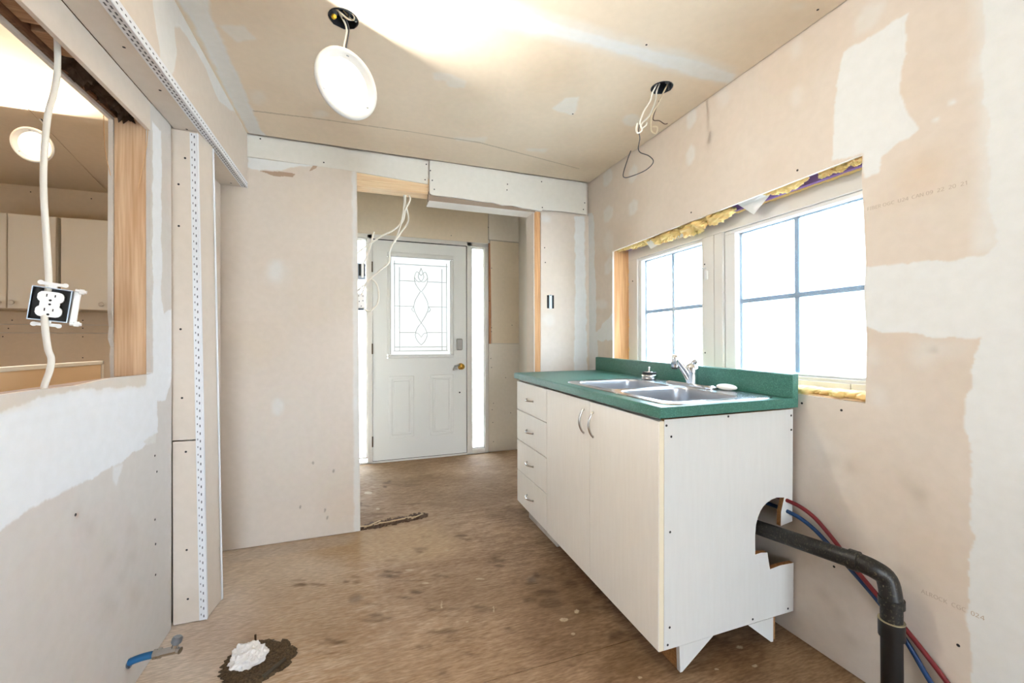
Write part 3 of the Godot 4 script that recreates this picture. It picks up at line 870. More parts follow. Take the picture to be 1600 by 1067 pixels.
func build_cabinet():
	var X := cab_xf()
	var c := thing("base_cabinet", "white sink base cabinet with four drawers and notched end panel", "cabinet")
	c.transform = X
	var L := 1.3833
	var H := 0.8793
	var D := 0.622
	var SD := 0.9156
	var SM := 0.4578
	# local axes: x along the front to the far end, y up, z towards the wall
	var FN := frame(Vector3(-0.0005, 0, 0), Vector3(0, 0, 1), Vector3(0, 1, 0), Vector3(-1, 0, 0))
	var notch := [0.021, H, D, H, D, 0.447, 0.56, 0.437, 0.562, 0.49, 0.578, 0.544, 0.538, 0.549, 0.512, 0.545, 0.489, 0.536, 0.47, 0.524, 0.457, 0.51, 0.444, 0.487, 0.435, 0.461, 0.431, 0.42, 0.432, 0.351, 0.46, 0.353, 0.493, 0.348, 0.498, 0.32, 0.507, 0.282, 0.56, 0.287, D + 0.008, 0.284, D + 0.008, 0.097, 0.421, 0.097, 0.23, 0.096, 0.021, 0.096]
	var mb := MB.new()
	mb.slab(FN, poly(notch), 0.017, 0.0, false)
	var ep := part("end_panel", mb, M.melamine, c)
	mb = MB.new()
	mb.slab_edges(FN, poly(notch), 0.017)
	part("raw_edge", mb, M.particle, ep)
	screws(ep, FN, [0.03, 0.859, 0.05, 0.82, 0.046, 0.496, 0.037, 0.112, 0.612, 0.855, 0.613, 0.80, 0.421, 0.112, 0.601, 0.112, 0.3, 0.872, 0.045, 0.17])
	for tri in [[0.087, 0.094, 0.091, 0.002, 0.1, 0.002, 0.235, 0.094], [0.40, 0.094, 0.515, 0.003, 0.526, 0.002, 0.526, 0.094]]:
		mb = MB.new()
		mb.slab(FN, poly(tri), 0.016, -0.001)
		part("foot", mb, M.melamine, c)
	mb = MB.new()
	mb.span(Vector3(0.527 - 0.52, 0.003, 0.527), Vector3(0.5, 0.094, 0.543))
	part("foot_board", mb, M.particle, c)
	# carcass
	mb = MB.new()
	mb.span(Vector3(L - 0.017, 0.096, 0.02), Vector3(L, H, D))
	mb.span(Vector3(0.018, 0.096, 0.02), Vector3(L - 0.018, 0.112, D))
	mb.span(Vector3(SD - 0.008, 0.113, 0.02), Vector3(SD + 0.008, H, D))
	mb.span(Vector3(0.018, 0.8, 0.0205), Vector3(L - 0.018, H, 0.036))
	part("carcass", mb, M.inside, c)
	mb = MB.new()
	mb.slab(frame(Vector3(0, 0, 0.075), Vector3(1, 0, 0), Vector3(0, 1, 0), Vector3(0, 0, -1)), poly([0.945, -0.013, 1.367, -0.020, 1.367, 0.095, 0.945, 0.095]), 0.016)
	var toe := mat(rgb8(214, 208, 200), 0.7)
	toe.albedo_texture = noise_tex(0.02, Color(0.8, 0.77, 0.73), Color(1, 1, 1), 61, 256)
	toe.uv1_triplanar = true
	part("toe_kick", mb, toe, c)
	mb = MB.new()
	mb.slab(frame(Vector3(0, 0, 0.092), Vector3(1, 0, 0), Vector3(0, 1, 0), Vector3(0, 0, -1)), poly([0.017, 0.002, 0.94, -0.012, 0.94, 0.095, 0.017, 0.095]), 0.016)
	part("toe_kick", mb, M.particle, c)
	# doors and drawers
	for s in [[0.0005, SM - 0.0012, 0.425, 1], [SM + 0.0012, SD - 0.0015, 0.507, 0]]:
		mb = MB.new()
		mb.span(Vector3(s[0], 0.0955, 0.0), Vector3(s[1], H - 0.004, 0.0185), 0.0012)
		var dr := part("cabinet_door", mb, M.front_lifted, c)
		if s[3]:
			mb = MB.new()
			mb.span(Vector3(-0.0011, 0.097, 0.002), Vector3(0.0006, H - 0.005, 0.0198))
			part("edge_band", mb, M.edge_band, dr)
		mb = bow_handle(Vector3(s[2], 0.727, -0.002), Vector3(s[2], 0.832, -0.002), Vector3(0, 0, -0.022))
		part("handle", mb, M.nickel, dr)
	var ys := [0.0955, 0.3024, 0.4981, 0.6904, H - 0.004]
	for k in 4:
		mb = MB.new()
		mb.span(Vector3(SD + 0.0015, ys[k] + 0.0022, 0.0), Vector3(L - 0.0005, ys[k + 1] - 0.0022, 0.0185), 0.0012)
		var dw := part("drawer", mb, M.front_lifted, c)
		var yc: float = (ys[k] + ys[k + 1]) * 0.5
		mb = bow_handle(Vector3(1.105, yc - 0.004, -0.002), Vector3(1.205, yc - 0.004, -0.002), Vector3(0, 0, -0.024))
		part("handle", mb, M.nickel, dw)

	# worktop
	var w := thing("countertop", "green speckled laminate countertop with low backsplash", "countertop")
	w.transform = X
	var FW := frame(Vector3(-0.021, 0, 0), Vector3(0, 0, 1), Vector3(0, 1, 0), Vector3(-1, 0, 0))
	var front := [0.068, 0.8894, 0.068, 0.9246]
	for k in 6:
		var t := PI / 2 + PI / 2 * k / 5.0
		front.append_array([-0.0124 + 0.009 + 0.009 * cos(t), 0.9246 - 0.009 + 0.009 * sin(t)])
	front.append_array([-0.0124, 0.8894])
	mb = MB.new()
	mb.slab(FW, poly(front), 1.425)
	mb.slab(FW, poly([0.54, 0.8894, 0.6205, 0.8894, 0.621, 0.9246, 0.54, 0.9246]), 1.425)
	mb.span(Vector3(-0.021, 0.8894, 0.068), Vector3(0.03, 0.9246, 0.54))
	mb.span(Vector3(0.77, 0.8894, 0.068), Vector3(1.404, 0.9246, 0.54))
	part("worktop", mb, M.counter, w)
	mb = MB.new()
	mb.slab(FW, poly([0.5925, 0.925, 0.6205, 0.925, 0.6205, 1.0155, 0.5985, 1.0155, 0.594, 1.013, 0.5925, 1.009]), 1.425)
	part("backsplash", mb, M.counter, w)

	# double sink
	var s := thing("kitchen_sink", "stainless steel double bowl drop-in sink", "sink")
	s.transform = X
	var yt := 0.9285
	var hole2 := rrect(0.052, 0.388, 0.085, 0.435, 0.06)
	var hole1 := rrect(0.428, 0.752, 0.085, 0.435, 0.06)
	mb = MB.new()
	var half2 := rrect(0.006, 0.408, 0.045, 0.556, 0.0005)
	var half1 := rrect(0.408, 0.794, 0.045, 0.556, 0.0005)
	# outer corners of the rim are round: pull the outer corner points in
	for hl in [half1, half2]:
		for q in hl:
			var p: Vector2 = q[0]
			var lo := Vector2(0.066, 0.105)
			var hi := Vector2(0.734, 0.496)
			var d := p - p.clamp(lo, hi)
			if d.x != 0.0 and d.y != 0.0:
				var dd := Vector2(d.x, d.y).normalized()
				var ang: Vector2 = q[1]
				q[0] = p.clamp(lo, hi) + Vector2(absf(ang.x) * signf(d.x), absf(ang.y) * signf(d.y)) * 0.06
	ring(mb, half2, yt, hole2, yt - 0.001, 1.0, 0.0)
	ring(mb, half1, yt, hole1, yt - 0.001, 1.0, 0.0)
	var skirt := rrect(0.0055, 0.7945, 0.0445, 0.5565, 0.061)
	var skirt2 := rrect(0.003, 0.797, 0.042, 0.559, 0.063)
	ring(mb, skirt, yt + 0.0004, skirt2, 0.9249, 0.9, 1.0)
	part("sink_rim", mb, M.steel, s)
	for hb in [[0.052, 0.388], [0.428, 0.752]]:
		mb = MB.new()
		var prev := rrect(hb[0], hb[1], 0.085, 0.435, 0.06)
		var py := yt - 0.001
		for st in [[0.004, yt - 0.006, 0.6], [0.007, yt - 0.016, 0.1], [0.016, 0.79, 0.05], [0.024, 0.772, 0.7], [0.045, 0.765, 3.0]]:
			var nx := rrect(hb[0] + st[0], hb[1] - st[0], 0.085 + st[0], 0.435 - st[0], 0.06)
			ring(mb, prev, py, nx, st[1], st[2], -1.0)
			prev = nx; py = st[1]
		var ctr := [Vector2((hb[0] + hb[1]) * 0.5, 0.26), Vector2(0, 0)]
		var cl := []
		for q in prev: cl.append([ctr[0] + q[1] * 0.03, q[1]])
		ring(mb, prev, py, cl, py - 0.003, 1.0, 0.0)
		var bowl := part("sink_bowl", mb, M.steel_brushed, s)
		mb = MB.new()
		mb.lathe([Vector2(0.042, 0.0), Vector2(0.036, 0.002), Vector2(0.03, -0.004), Vector2(0.0, -0.006)], 20, Transform3D(Basis(), Vector3(ctr[0].x, py - 0.001, ctr[0].y)), true)
		part("drain", mb, M.chrome, bowl)

	# faucet
	var f := thing("kitchen_faucet", "chrome single lever kitchen faucet at the back of sink", "faucet")
	f.transform = X
	var y0 := yt + 0.0003
	mb = MB.new()
	var base_loop := rrect(0.265, 0.560, 0.475, 0.545, 0.03)
	var base_top := rrect(0.28, 0.545, 0.487, 0.533, 0.022)
	ring(mb, base_loop, y0, base_loop, y0 + 0.007, 0.05, 1.0)
	ring(mb, base_loop, y0 + 0.007, base_top, y0 + 0.013, 1.2, 1.0)
	var cen := []
	for q in base_top: cen.append([Vector2(0.412, 0.51), q[1]])
	ring(mb, base_top, y0 + 0.013, cen, y0 + 0.0135, 1.0, 0.0)
	part("deck_plate", mb, M.chrome, f)
	mb = MB.new()
	mb.lathe([Vector2(0.027, 0.0), Vector2(0.026, 0.03), Vector2(0.027, 0.05), Vector2(0.028, 0.07), Vector2(0.024, 0.085), Vector2(0.012, 0.094), Vector2(0.0, 0.096)], 24, Transform3D(Basis(), Vector3(0.405, y0 + 0.012, 0.512)), true)
	part("faucet_body", mb, M.chrome, f)
	mb = MB.new()
	mb.tube(curve([Vector3(0.405, y0 + 0.02, 0.512), Vector3(0.418, y0 + 0.06, 0.496), Vector3(0.438, y0 + 0.105, 0.472), Vector3(0.448, y0 + 0.128, 0.458)], 5), [0.024, 0.0235, 0.023, 0.0225, 0.022, 0.0215, 0.021, 0.0205, 0.02, 0.0195, 0.019, 0.0185, 0.018, 0.0175, 0.017, 0.0165], 16)
	part("spout", mb, M.chrome, f)
	mb = MB.new()
	mb.lathe([Vector2(0.0, 0.0), Vector2(0.012, 0.0), Vector2(0.0175, 0.006), Vector2(0.0185, 0.03), Vector2(0.019, 0.05), Vector2(0.016, 0.06), Vector2(0.0, 0.063)], 20, Transform3D(Basis(Vector3.BACK, 0.1), Vector3(0.451, y0 + 0.082, 0.452)), true)
	var head := part("spray_head", mb, M.chrome, f)
	mb = MB.new()
	mb.lathe([Vector2(0.0, -0.004), Vector2(0.014, -0.004), Vector2(0.015, 0.004), Vector2(0.0, 0.004)], 16, Transform3D(Basis(), Vector3(0.451, y0 + 0.080, 0.452)))
	part("aerator", mb, M.black_rubber, head)
	mb = MB.new()
	mb.tube(curve([Vector3(0.402, y0 + 0.09, 0.513), Vector3(0.397, y0 + 0.108, 0.516), Vector3(0.388, y0 + 0.116, 0.522)], 5), [0.016, 0.016, 0.0155, 0.015, 0.014, 0.013, 0.012, 0.0115, 0.011, 0.0105, 0.01], 12)
	part("lever_handle", mb, M.chrome, f)
	# strainer, soap
	var st := thing("sink_strainer", "steel basket strainer with black seal on far sink rim", "strainer")
	st.transform = X * Transform3D(Basis(), Vector3(0.715, yt + 0.0005, 0.512))
	mb = MB.new()
	mb.lathe([Vector2(0.0, 0.0), Vector2(0.036, 0.0), Vector2(0.041, 0.008), Vector2(0.043, 0.022), Vector2(0.04, 0.026), Vector2(0.0, 0.027)], 24, Transform3D(), true)
	part("basket", mb, M.chrome, st)
	mb = MB.new()
	mb.lathe([Vector2(0.0, 0.026), Vector2(0.036, 0.026), Vector2(0.037, 0.036), Vector2(0.033, 0.039), Vector2(0.0, 0.039)], 24, Transform3D())
	part("rubber_seal", mb, M.black_rubber, st)
	mb = MB.new()
	mb.lathe([Vector2(0.026, 0.039), Vector2(0.024, 0.043), Vector2(0.0045, 0.0435), Vector2(0.004, 0.060), Vector2(0.006, 0.062), Vector2(0.006, 0.066), Vector2(0.0, 0.067)], 16, Transform3D())
	part("pull_knob", mb, M.chrome, st)
	var so := thing("soap_bar", "used white bar of soap by the faucet plate", "soap")
	so.transform = X * Transform3D(Basis(Vector3.UP, 0.15), Vector3(0.225, yt + 0.0135, 0.53))
	mb = MB.new()
	mb.blob(Vector3(), Vector3(0.046, 0.0135, 0.027), jag_noise, 0.06, 0.6, 24, 12)
	part("bar", mb, M.soap, so)


# ---------------------------------------------------------------- pipes
func build_plumbing():
	var o := thing("drain_pipe", "dusty black plastic drain pipe with elbow leaving cabinet end", "pipe")
	var r := 0.0265
	var V := Vector3(1.50, 0.0, -0.797)
	var p0 := Vector3(1.385, 0.432, -1.32)
	var p1 := Vector3(1.463, 0.447, -0.885)
	var dir := (p1 - p0).normalized()
	var mb := MB.new()
	mb.tube([p0, p0.lerp(p1, 0.5), p1 + dir * 0.01], r, 20)
	part("run", mb, M.pipe_dirty, o)
	mb = MB.new()
	var q0 := p1
	var q3 := Vector3(V.x, 0.352, V.z)
	mb.tube([q0 - dir * 0.004, q0 + dir * 0.022], r + 0.005, 20)
	mb.tube(curve([q0 + dir * 0.015, q0 + dir * 0.05 + Vector3(0.004, -0.006, 0.004), Vector3(V.x, 0.418, V.z - 0.012), q3 + Vector3(0, 0.01, 0)], 6), r + 0.0015, 20)
	mb.tube([q3 + Vector3(0, 0.015, 0), q3 + Vector3(0, -0.008, 0)], r + 0.0055, 20)
	part("elbow", mb, M.pipe_dirty, o)
	mb = MB.new()
	mb.tube([q3, Vector3(V.x, 0.295, V.z)], r + 0.0005, 20)
	part("riser", mb, M.pipe_dirty, o)
	mb = MB.new()
	mb.tube([Vector3(V.x, 0.30, V.z), Vector3(V.x, 0.25, V.z)], r + 0.0055, 20)
	part("coupling", mb, M.pipe, o)
	mb = MB.new()
	mb.tube([Vector3(V.x, 0.301, V.z), Vector3(V.x, 0.2985, V.z)], r + 0.006, 20)
	part("cement_ring", mb, mat(rgb8(150, 140, 110), 0.6), o)
	mb = MB.new()
	mb.tube([Vector3(V.x, 0.255, V.z), Vector3(V.x, 0.0, V.z)], r, 20)
	part("riser", mb, M.pipe, o)
	o = thing("water_line", "red flexible water line running from cabinet to floor by the wall", "water pipe")
	mb = MB.new()
	mb.tube(curve([Vector3(1.50, 0.540, -1.35), Vector3(1.525, 0.536, -1.16), Vector3(1.548, 0.51, -1.075), Vector3(1.562, 0.447, -1.005), Vector3(1.564, 0.365, -0.922), Vector3(1.564, 0.255, -0.79), Vector3(1.564, 0.169, -0.699), Vector3(1.562, 0.06, -0.60), Vector3(1.55, 0.008, -0.5)], 7), 0.0073, 12)
	part("tubing", mb, M.pex_red, o)
	o = thing("water_line", "blue flexible water line running from cabinet to floor by the wall", "water pipe")
	mb = MB.new()
	mb.tube(curve([Vector3(1.50, 0.50, -1.35), Vector3(1.528, 0.494, -1.16), Vector3(1.555, 0.461, -1.075), Vector3(1.566, 0.39, -0.984), Vector3(1.567, 0.295, -0.861), Vector3(1.567, 0.215, -0.79), Vector3(1.562, 0.142, -0.734), Vector3(1.555, 0.04, -0.64), Vector3(1.55, 0.008, -0.56)], 7), 0.0073, 12)
	part("tubing", mb, M.pex_blue, o)
	# grommet rings where they leave the panel
	var gr := thing("grommet", "dark grommet ring round the red water line at cabinet panel", "grommet")
	mb = MB.new()
	mb.tube([Vector3(1.525, 0.536, -1.1625), Vector3(1.5258, 0.5355, -1.1555)], 0.0125, 14)
	part("ring", mb, mat(rgb8(96, 44, 42), 0.5), gr)
	gr = thing("grommet", "dark grommet ring round the blue water line at cabinet panel", "grommet")
	mb = MB.new()
	mb.tube([Vector3(1.528, 0.494, -1.1625), Vector3(1.5295, 0.4925, -1.1555)], 0.0125, 14)
	part("ring", mb, mat(rgb8(34, 54, 84), 0.5), gr)

	# stub with shut-off valve on the left wall
	o = thing("stub_pipe", "blue water stub with metal shut-off valve poking from left wall", "pipe")
	mb = MB.new()
	mb.tube(curve([Vector3(-0.725, 0.098, -1.706), Vector3(-0.70, 0.107, -1.706), Vector3(-0.672, 0.112, -1.705), Vector3(-0.64, 0.113, -1.704)], 5), 0.0112, 14)
	part("tubing", mb, M.pex_sky, o)
	mb = MB.new()
	mb.tube([Vector3(-0.7165, 0.101, -1.706), Vector3(-0.7135, 0.102, -1.706)], 0.017, 16)
	part("wall_plate", mb, M.galv, o)
	mb = MB.new()
	mb.tube([Vector3(-0.650, 0.113, -1.704), Vector3(-0.647, 0.113, -1.704), Vector3(-0.638, 0.113, -1.704), Vector3(-0.635, 0.113, -1.704)], [0.0125, 0.0165, 0.0165, 0.0125], 6)
	mb.tube([Vector3(-0.636, 0.113, -1.704), Vector3(-0.628, 0.113, -1.704), Vector3(-0.624, 0.113, -1.704)], [0.0155, 0.0155, 0.012], 16)
	mb.tube([Vector3(-0.63, 0.113, -1.704), Vector3(-0.585, 0.114, -1.703)], 0.0122, 16)
	mb.tube([Vector3(-0.587, 0.114, -1.703), Vector3(-0.573, 0.112, -1.697)], 0.0105, 14)
	mb.tube([Vector3(-0.592, 0.116, -1.703), Vector3(-0.588, 0.134, -1.704)], 0.0095, 14)
	var vv := part("valve_body", mb, M.nickel, o)
	mb = MB.new()
	mb.tube([Vector3(-0.588, 0.132, -1.704), Vector3(-0.5865, 0.139, -1.704), Vector3(-0.583, 0.152, -1.705), Vector3(-0.582, 0.156, -1.705)], [0.009, 0.0155, 0.0155, 0.011], 10)
	part("valve_handle", mb, M.galv, vv)

	# floor hole stuffed with a rag
	o = thing("floor_drain", "rough dark rimmed hole in the plywood floor", "floor hole", Vector3(-0.352, 0, -1.715))
	mb = MB.new()
	var rng := RandomNumberGenerator.new(); rng.seed = 12
	for k in 26:
		var t := TAU * k / 26.0
		var rr := 0.088 + rng.randf_range(-0.01, 0.012)
		mb.blob(Vector3(cos(t) * rr, 0.001, sin(t) * rr), Vector3(0.026, rng.randf_range(0.005, 0.012), 0.026), jag_noise, 0.8, 3.0, 10, 7)
	part("broken_rim", mb, M.hole_rim, o)
	mb = MB.new()
	mb.lathe([Vector2(0.082, 0.003), Vector2(0.05, 0.0025), Vector2(0.0, 0.002)], 24, Transform3D())
	part("hole_floor", mb, M.hole_rim, o)
	mb = MB.new()
	mb.tube(curve([Vector3(0.035, 0.008, 0.09), Vector3(0.065, 0.013, 0.065), Vector3(0.092, 0.009, 0.028)], 5), 0.0065, 8)
	part("broken_lip", mb, mat(rgb8(74, 66, 54), 0.6, 0.3), o)
	mb = MB.new()
	mb.tube([Vector3(-0.03, 0.0, -0.118), Vector3(-0.031, 0.03, -0.119)], 0.004, 6)
	part("nail", mb, M.brown_metal, o)
	var rag := thing("rag", "crumpled white plastic bag stuffed into the floor hole", "rag", Vector3(-0.385, 0.004, -1.735))
	part("crumpled_bag", crumple(), M.rag, rag)


func crumple() -> MB:
	var mb := MB.new()
	var f := FastNoiseLite.new(); f.seed = 6; f.frequency = 1.0; f.noise_type = FastNoiseLite.TYPE_CELLULAR; f.cellular_return_type = FastNoiseLite.RETURN_DISTANCE
	var us := 64
	var vs := 30
	var g := []
	for j in vs + 1:
		var row := []
		for i in us:
			var a := TAU * i / us
			var b := PI * 0.5 * j / vs
			var d := Vector3(sin(b) * cos(a), cos(b), sin(b) * sin(a))
			var k := 0.95 + 0.9 * (f.get_noise_3dv(d * 1.6 + Vector3(3, 1, 2)) + 0.5) + 0.1 * f.get_noise_3dv(d * 4.0)
			row.append(Vector3(d.x * 0.066 * k, maxf(0.0, d.y * 0.055 * k), d.z * 0.056 * k))
		g.append(row)
	for j in vs:
		for i in us:
			var k := (i + 1) % us
			for t in [[g[j][i], g[j][k], g[j + 1][k]], [g[j][i], g[j + 1][k], g[j + 1][i]]]:
				var nn: Vector3 = (t[1] - t[0]).cross(t[2] - t[0])
				if nn.length() < 1e-10: continue
				nn = nn.normalized()
				if nn.dot(t[0] + Vector3(0, 0.01, 0)) < 0.0: nn = -nn
				mb.flat_tri(t[0], t[1], t[2], nn)
	return mb


# ---------------------------------------------------------------- lamps, boxes, cables
func build_electrics():
	lamp(Vector3(-0.047, 2.088, -1.632), Vector3(0.501, -0.098, 0.86), 0.12, LAMP, "round white LED disc lamp dangling from near ceiling box by its wires", [Vector3(-0.075, 2.335, -1.62), Vector3(-0.05, 2.29, -1.63), Vector3(-0.06, 2.23, -1.65), Vector3(-0.06, 2.19, -1.66)])
	lamp(Vector3(-1.585, 2.163, -2.837), Vector3(0.0, -0.28, 0.96), 0.085, LAMP_FAR, "round LED disc lamp glowing beyond the pass-through opening", [Vector3(-1.576, 2.315, -2.871), Vector3(-1.56, 2.28, -2.875), Vector3(-1.575, 2.22, -2.88)])
	ceiling_box(Vector3(-0.06, CEIL, -1.62), 0.052, "round galvanised ceiling box with yellow wire connectors above the near lamp", true)
	ceiling_box(Vector3(1.305, CEIL, -1.567), 0.05, "open metal ceiling box near the window wall with bare wires", false)
	# yellow connectors in the near box
	for q in [[Vector3(-0.093, 2.318, -1.625), Vector3(0.2, -0.5, 0.8), "yellow twist connector inside the near ceiling box"], [Vector3(-0.05, 2.20, -1.655), Vector3(0.0, -1.0, 0.1), "yellow twist connector just above the near lamp"]]:
		var wn := thing("wire_connector", q[2], "wire connector")
		var ax: Vector3 = q[1].normalized()
		var mb := MB.new()
		mb.tube([q[0], q[0] + ax * 0.012, q[0] + ax * 0.028], [0.009, 0.0085, 0.006], 10)
		part("cap", mb, M.yellow, wn)
		mb = MB.new()
		mb.tube([q[0] - ax * 0.012, q[0] + ax * 0.002], 0.004, 6)
		part("wire_tail", mb, M.cable_tan, wn)
	# wires out of the far box
	var paths := [
		[[Vector3(1.285, 2.335, -1.575), Vector3(1.262, 2.287, -1.58), Vector3(1.25, 2.249, -1.58), Vector3(1.215, 2.196, -1.58), Vector3(1.193, 2.139, -1.58), Vector3(1.20, 2.105, -1.575), Vector3(1.18, 2.09, -1.58), Vector3(1.165, 2.10, -1.57), Vector3(1.168, 2.125, -1.565)], 0.0036, "cable", "white electric wire hanging from far ceiling box, curled end"],
		[[Vector3(1.297, 2.335, -1.572), Vector3(1.286, 2.301, -1.58), Vector3(1.279, 2.255, -1.58), Vector3(1.246, 2.184, -1.58), Vector3(1.204, 2.138, -1.58), Vector3(1.195, 2.11, -1.57), Vector3(1.21, 2.12, -1.56), Vector3(1.222, 2.14, -1.57)], 0.0036, "cable", "second white electric wire hanging straight from far ceiling box"],
		[[Vector3(1.335, 2.335, -1.565), Vector3(1.315, 2.286, -1.58), Vector3(1.293, 2.243, -1.58), Vector3(1.262, 2.19, -1.58), Vector3(1.253, 2.15, -1.58), Vector3(1.257, 2.112, -1.58), Vector3(1.275, 2.10, -1.57), Vector3(1.272, 2.125, -1.56), Vector3(1.25, 2.125, -1.565)], 0.0034, "cable_tan", "tan electric wire nearest the window wall at far ceiling box"],
		[[Vector3(1.30, 2.26, -1.58), Vector3(1.27, 2.19, -1.58), Vector3(1.268, 2.165, -1.58), Vector3(1.30, 2.168, -1.58), Vector3(1.33, 2.158, -1.58), Vector3(1.347, 2.163, -1.58)], 0.0022, "copper", "thin bare copper wire bent sideways below far ceiling box"],
		[[Vector3(1.190, 2.130, -1.580), Vector3(1.186, 2.100, -1.580), Vector3(1.192, 2.070, -1.580), Vector3(1.189, 2.046, -1.582), Vector3(1.188, 2.023, -1.586), Vector3(1.192, 2.001, -1.575), Vector3(1.206, 1.971, -1.535), Vector3(1.213, 1.937, -1.514), Vector3(1.202, 1.914, -1.548), Vector3(1.178, 1.908, -1.609), Vector3(1.160, 1.911, -1.648), Vector3(1.155, 1.930, -1.656), Vector3(1.165, 1.989, -1.637), Vector3(1.173, 2.027, -1.621)], 0.0022, "black_wire", "dark wire bent into hanger loop below far ceiling box"],
	]
	for p in paths:
		var w := thing("wire", p[3], "wire")
		var mb := MB.new()
		mb.tube(curve(p[0], 6), p[1], 8)
		part("strand", mb, M[p[2]], w)
	# cables in the doorway
	var door_cables := [
		[[Vector3(0.289, 2.098, -2.758), Vector3(0.297, 2.07, -2.76), Vector3(0.27, 2.011, -2.78), Vector3(0.255, 1.943, -2.82), Vector3(0.194, 1.878, -2.82), Vector3(0.13, 1.84, -2.82), Vector3(0.067, 1.793, -2.82), Vector3(0.0, 1.74, -2.83), Vector3(-0.04, 1.70, -2.83)], "upper white cable sweeping from doorway header to left jamb"],
		[[Vector3(0.269, 2.098, -2.76), Vector3(0.268, 2.05, -2.77), Vector3(0.292, 1.955, -2.82), Vector3(0.242, 1.866, -2.82), Vector3(0.194, 1.795, -2.82), Vector3(0.173, 1.735, -2.82), Vector3(0.169, 1.668, -2.82), Vector3(0.114, 1.614, -2.82), Vector3(0.059, 1.562, -2.82), Vector3(0.0, 1.50, -2.83), Vector3(-0.03, 1.47, -2.83)], "long white cable dropping from doorway header across front door"],
		[[Vector3(0.258, 2.098, -2.76), Vector3(0.262, 2.06, -2.77), Vector3(0.252, 1.96, -2.81), Vector3(0.225, 1.86, -2.825), Vector3(0.205, 1.80, -2.83)], "short white cable twisted with others under doorway header"],
		[[Vector3(0.076, 1.86, -2.825), Vector3(0.062, 1.80, -2.825), Vector3(0.05, 1.75, -2.825), Vector3(0.028, 1.69, -2.835), Vector3(0.012, 1.655, -2.84)], "short white cable entering the upper doorway switch box"],
		[[Vector3(0.0, 1.45, -2.835), Vector3(0.03, 1.53, -2.83), Vector3(0.059, 1.554, -2.825), Vector3(0.094, 1.518, -2.825), Vector3(0.105, 1.453, -2.825), Vector3(0.094, 1.394, -2.825), Vector3(0.05, 1.348, -2.825), Vector3(0.015, 1.362, -2.84)], "looped white cable beside the lower doorway outlet box"],
	]
	for p in door_cables:
		var w := thing("cable", p[1], "cable")
		var mb := MB.new()
		mb.tube(curve(p[0], 6), 0.0055, 8)
		part("sheath", mb, M.cable, w)
	# boxes on the doorway's hidden side
	var b := thing("switch_box", "grey metal switch box with dark slots at doorway left edge", "electrical box", Vector3(-0.018, 1.605, -2.86))
	var m2 := MB.new()
	m2.box(Vector3(0, 0, 0.0), Vector3(0.085, 0.105, 0.05), 0.003)
	part("box_shell", m2, M.galv, b)
	m2 = MB.new()
	m2.box(Vector3(0.008, 0.006, 0.0252), Vector3(0.014, 0.075, 0.004))
	m2.box(Vector3(0.037, 0.006, 0.0252), Vector3(0.009, 0.075, 0.004))
	part("slot", m2, M.dark, b)
	m2 = MB.new()
	m2.box(Vector3(0.024, 0.004, 0.028), Vector3(0.016, 0.095, 0.006), 0.002)
	part("strap", m2, M.device_white, b)
	b = thing("outlet_box", "white plastic outlet box low on doorway left edge", "electrical box", Vector3(-0.022, 1.415, -2.86))
	m2 = MB.new()
	m2.box(Vector3(), Vector3(0.088, 0.095, 0.05), 0.004)
	part("box_shell", m2, M.device_white, b)
	m2 = MB.new()
	for q in [[0.005, 0.03], [0.03, 0.03], [0.008, -0.005], [0.03, 0.0], [0.02, -0.035]]:
		m2.box(Vector3(q[0], q[1], 0.0252), Vector3(0.005, 0.007, 0.002))
	part("hole", m2, M.slot, b, true)
	m2 = MB.new()
	m2.box(Vector3(0.01, -0.054, 0.0), Vector3(0.06, 0.012, 0.04), 0.002)
	part("clamp", m2, M.dark_metal, b)
	# box set into the back wall by the counter
	b = thing("wall_box", "small metal switch box set flush in drywall above counter's far end", "electrical box", Vector3(1.265, 1.433, BZ))
	m2 = MB.new()
	for q in [[-0.019, 0.0, 0.016, 0.094], [0.019, 0.0, 0.016, 0.094]]:
		m2.box(Vector3(q[0], q[1], 0.001), Vector3(q[2], q[3], 0.004), 0.0015)
	part("slot", m2, M.dark, b)
	m2 = MB.new()
	m2.box(Vector3(0, 0, 0.001), Vector3(0.022, 0.098, 0.006), 0.002)
	part("bracket", m2, mat(rgb8(196, 214, 222), 0.4, 0.3), b)
	m2 = MB.new()
	m2.box(Vector3(0, 0.046, 0.003), Vector3(0.007, 0.006, 0.004))
	m2.box(Vector3(-0.016, -0.043, 0.003), Vector3(0.006, 0.005, 0.004))
	m2.box(Vector3(0.017, -0.043, 0.003), Vector3(0.006, 0.005, 0.004))
	part("tab", m2, M.screw, b, true)

	# receptacle hanging in the pass-through
	var c := thing("cable", "white cable dropping from header cavity to hanging outlet", "cable")
	m2 = MB.new()
	m2.tube(curve([Vector3(-0.775, 2.1, -1.46), Vector3(-0.765, 1.99, -1.454), Vector3(-0.765, 1.881, -1.459), Vector3(-0.765, 1.804, -1.445), Vector3(-0.765, 1.734, -1.423), Vector3(-0.765, 1.628, -1.41), Vector3(-0.765, 1.529, -1.408), Vector3(-0.765, 1.4, -1.42), Vector3(-0.767, 1.30, -1.431), Vector3(-0.775, 1.27, -1.44)], 6), 0.0068, 10)
	part("sheath", m2, M.cable, c)
	c = thing("cable", "white cable kinked between hanging outlet and sill plate", "cable")
	m2 = MB.new()
	m2.tube(curve([Vector3(-0.775, 1.22, -1.43), Vector3(-0.767, 1.182, -1.418), Vector3(-0.765, 1.127, -1.425), Vector3(-0.765, 1.102, -1.437), Vector3(-0.765, 1.072, -1.432), Vector3(-0.765, 1.037, -1.414), Vector3(-0.765, 1.015, -1.409)], 6), 0.007, 10)
	part("sheath", m2, M.cable, c)
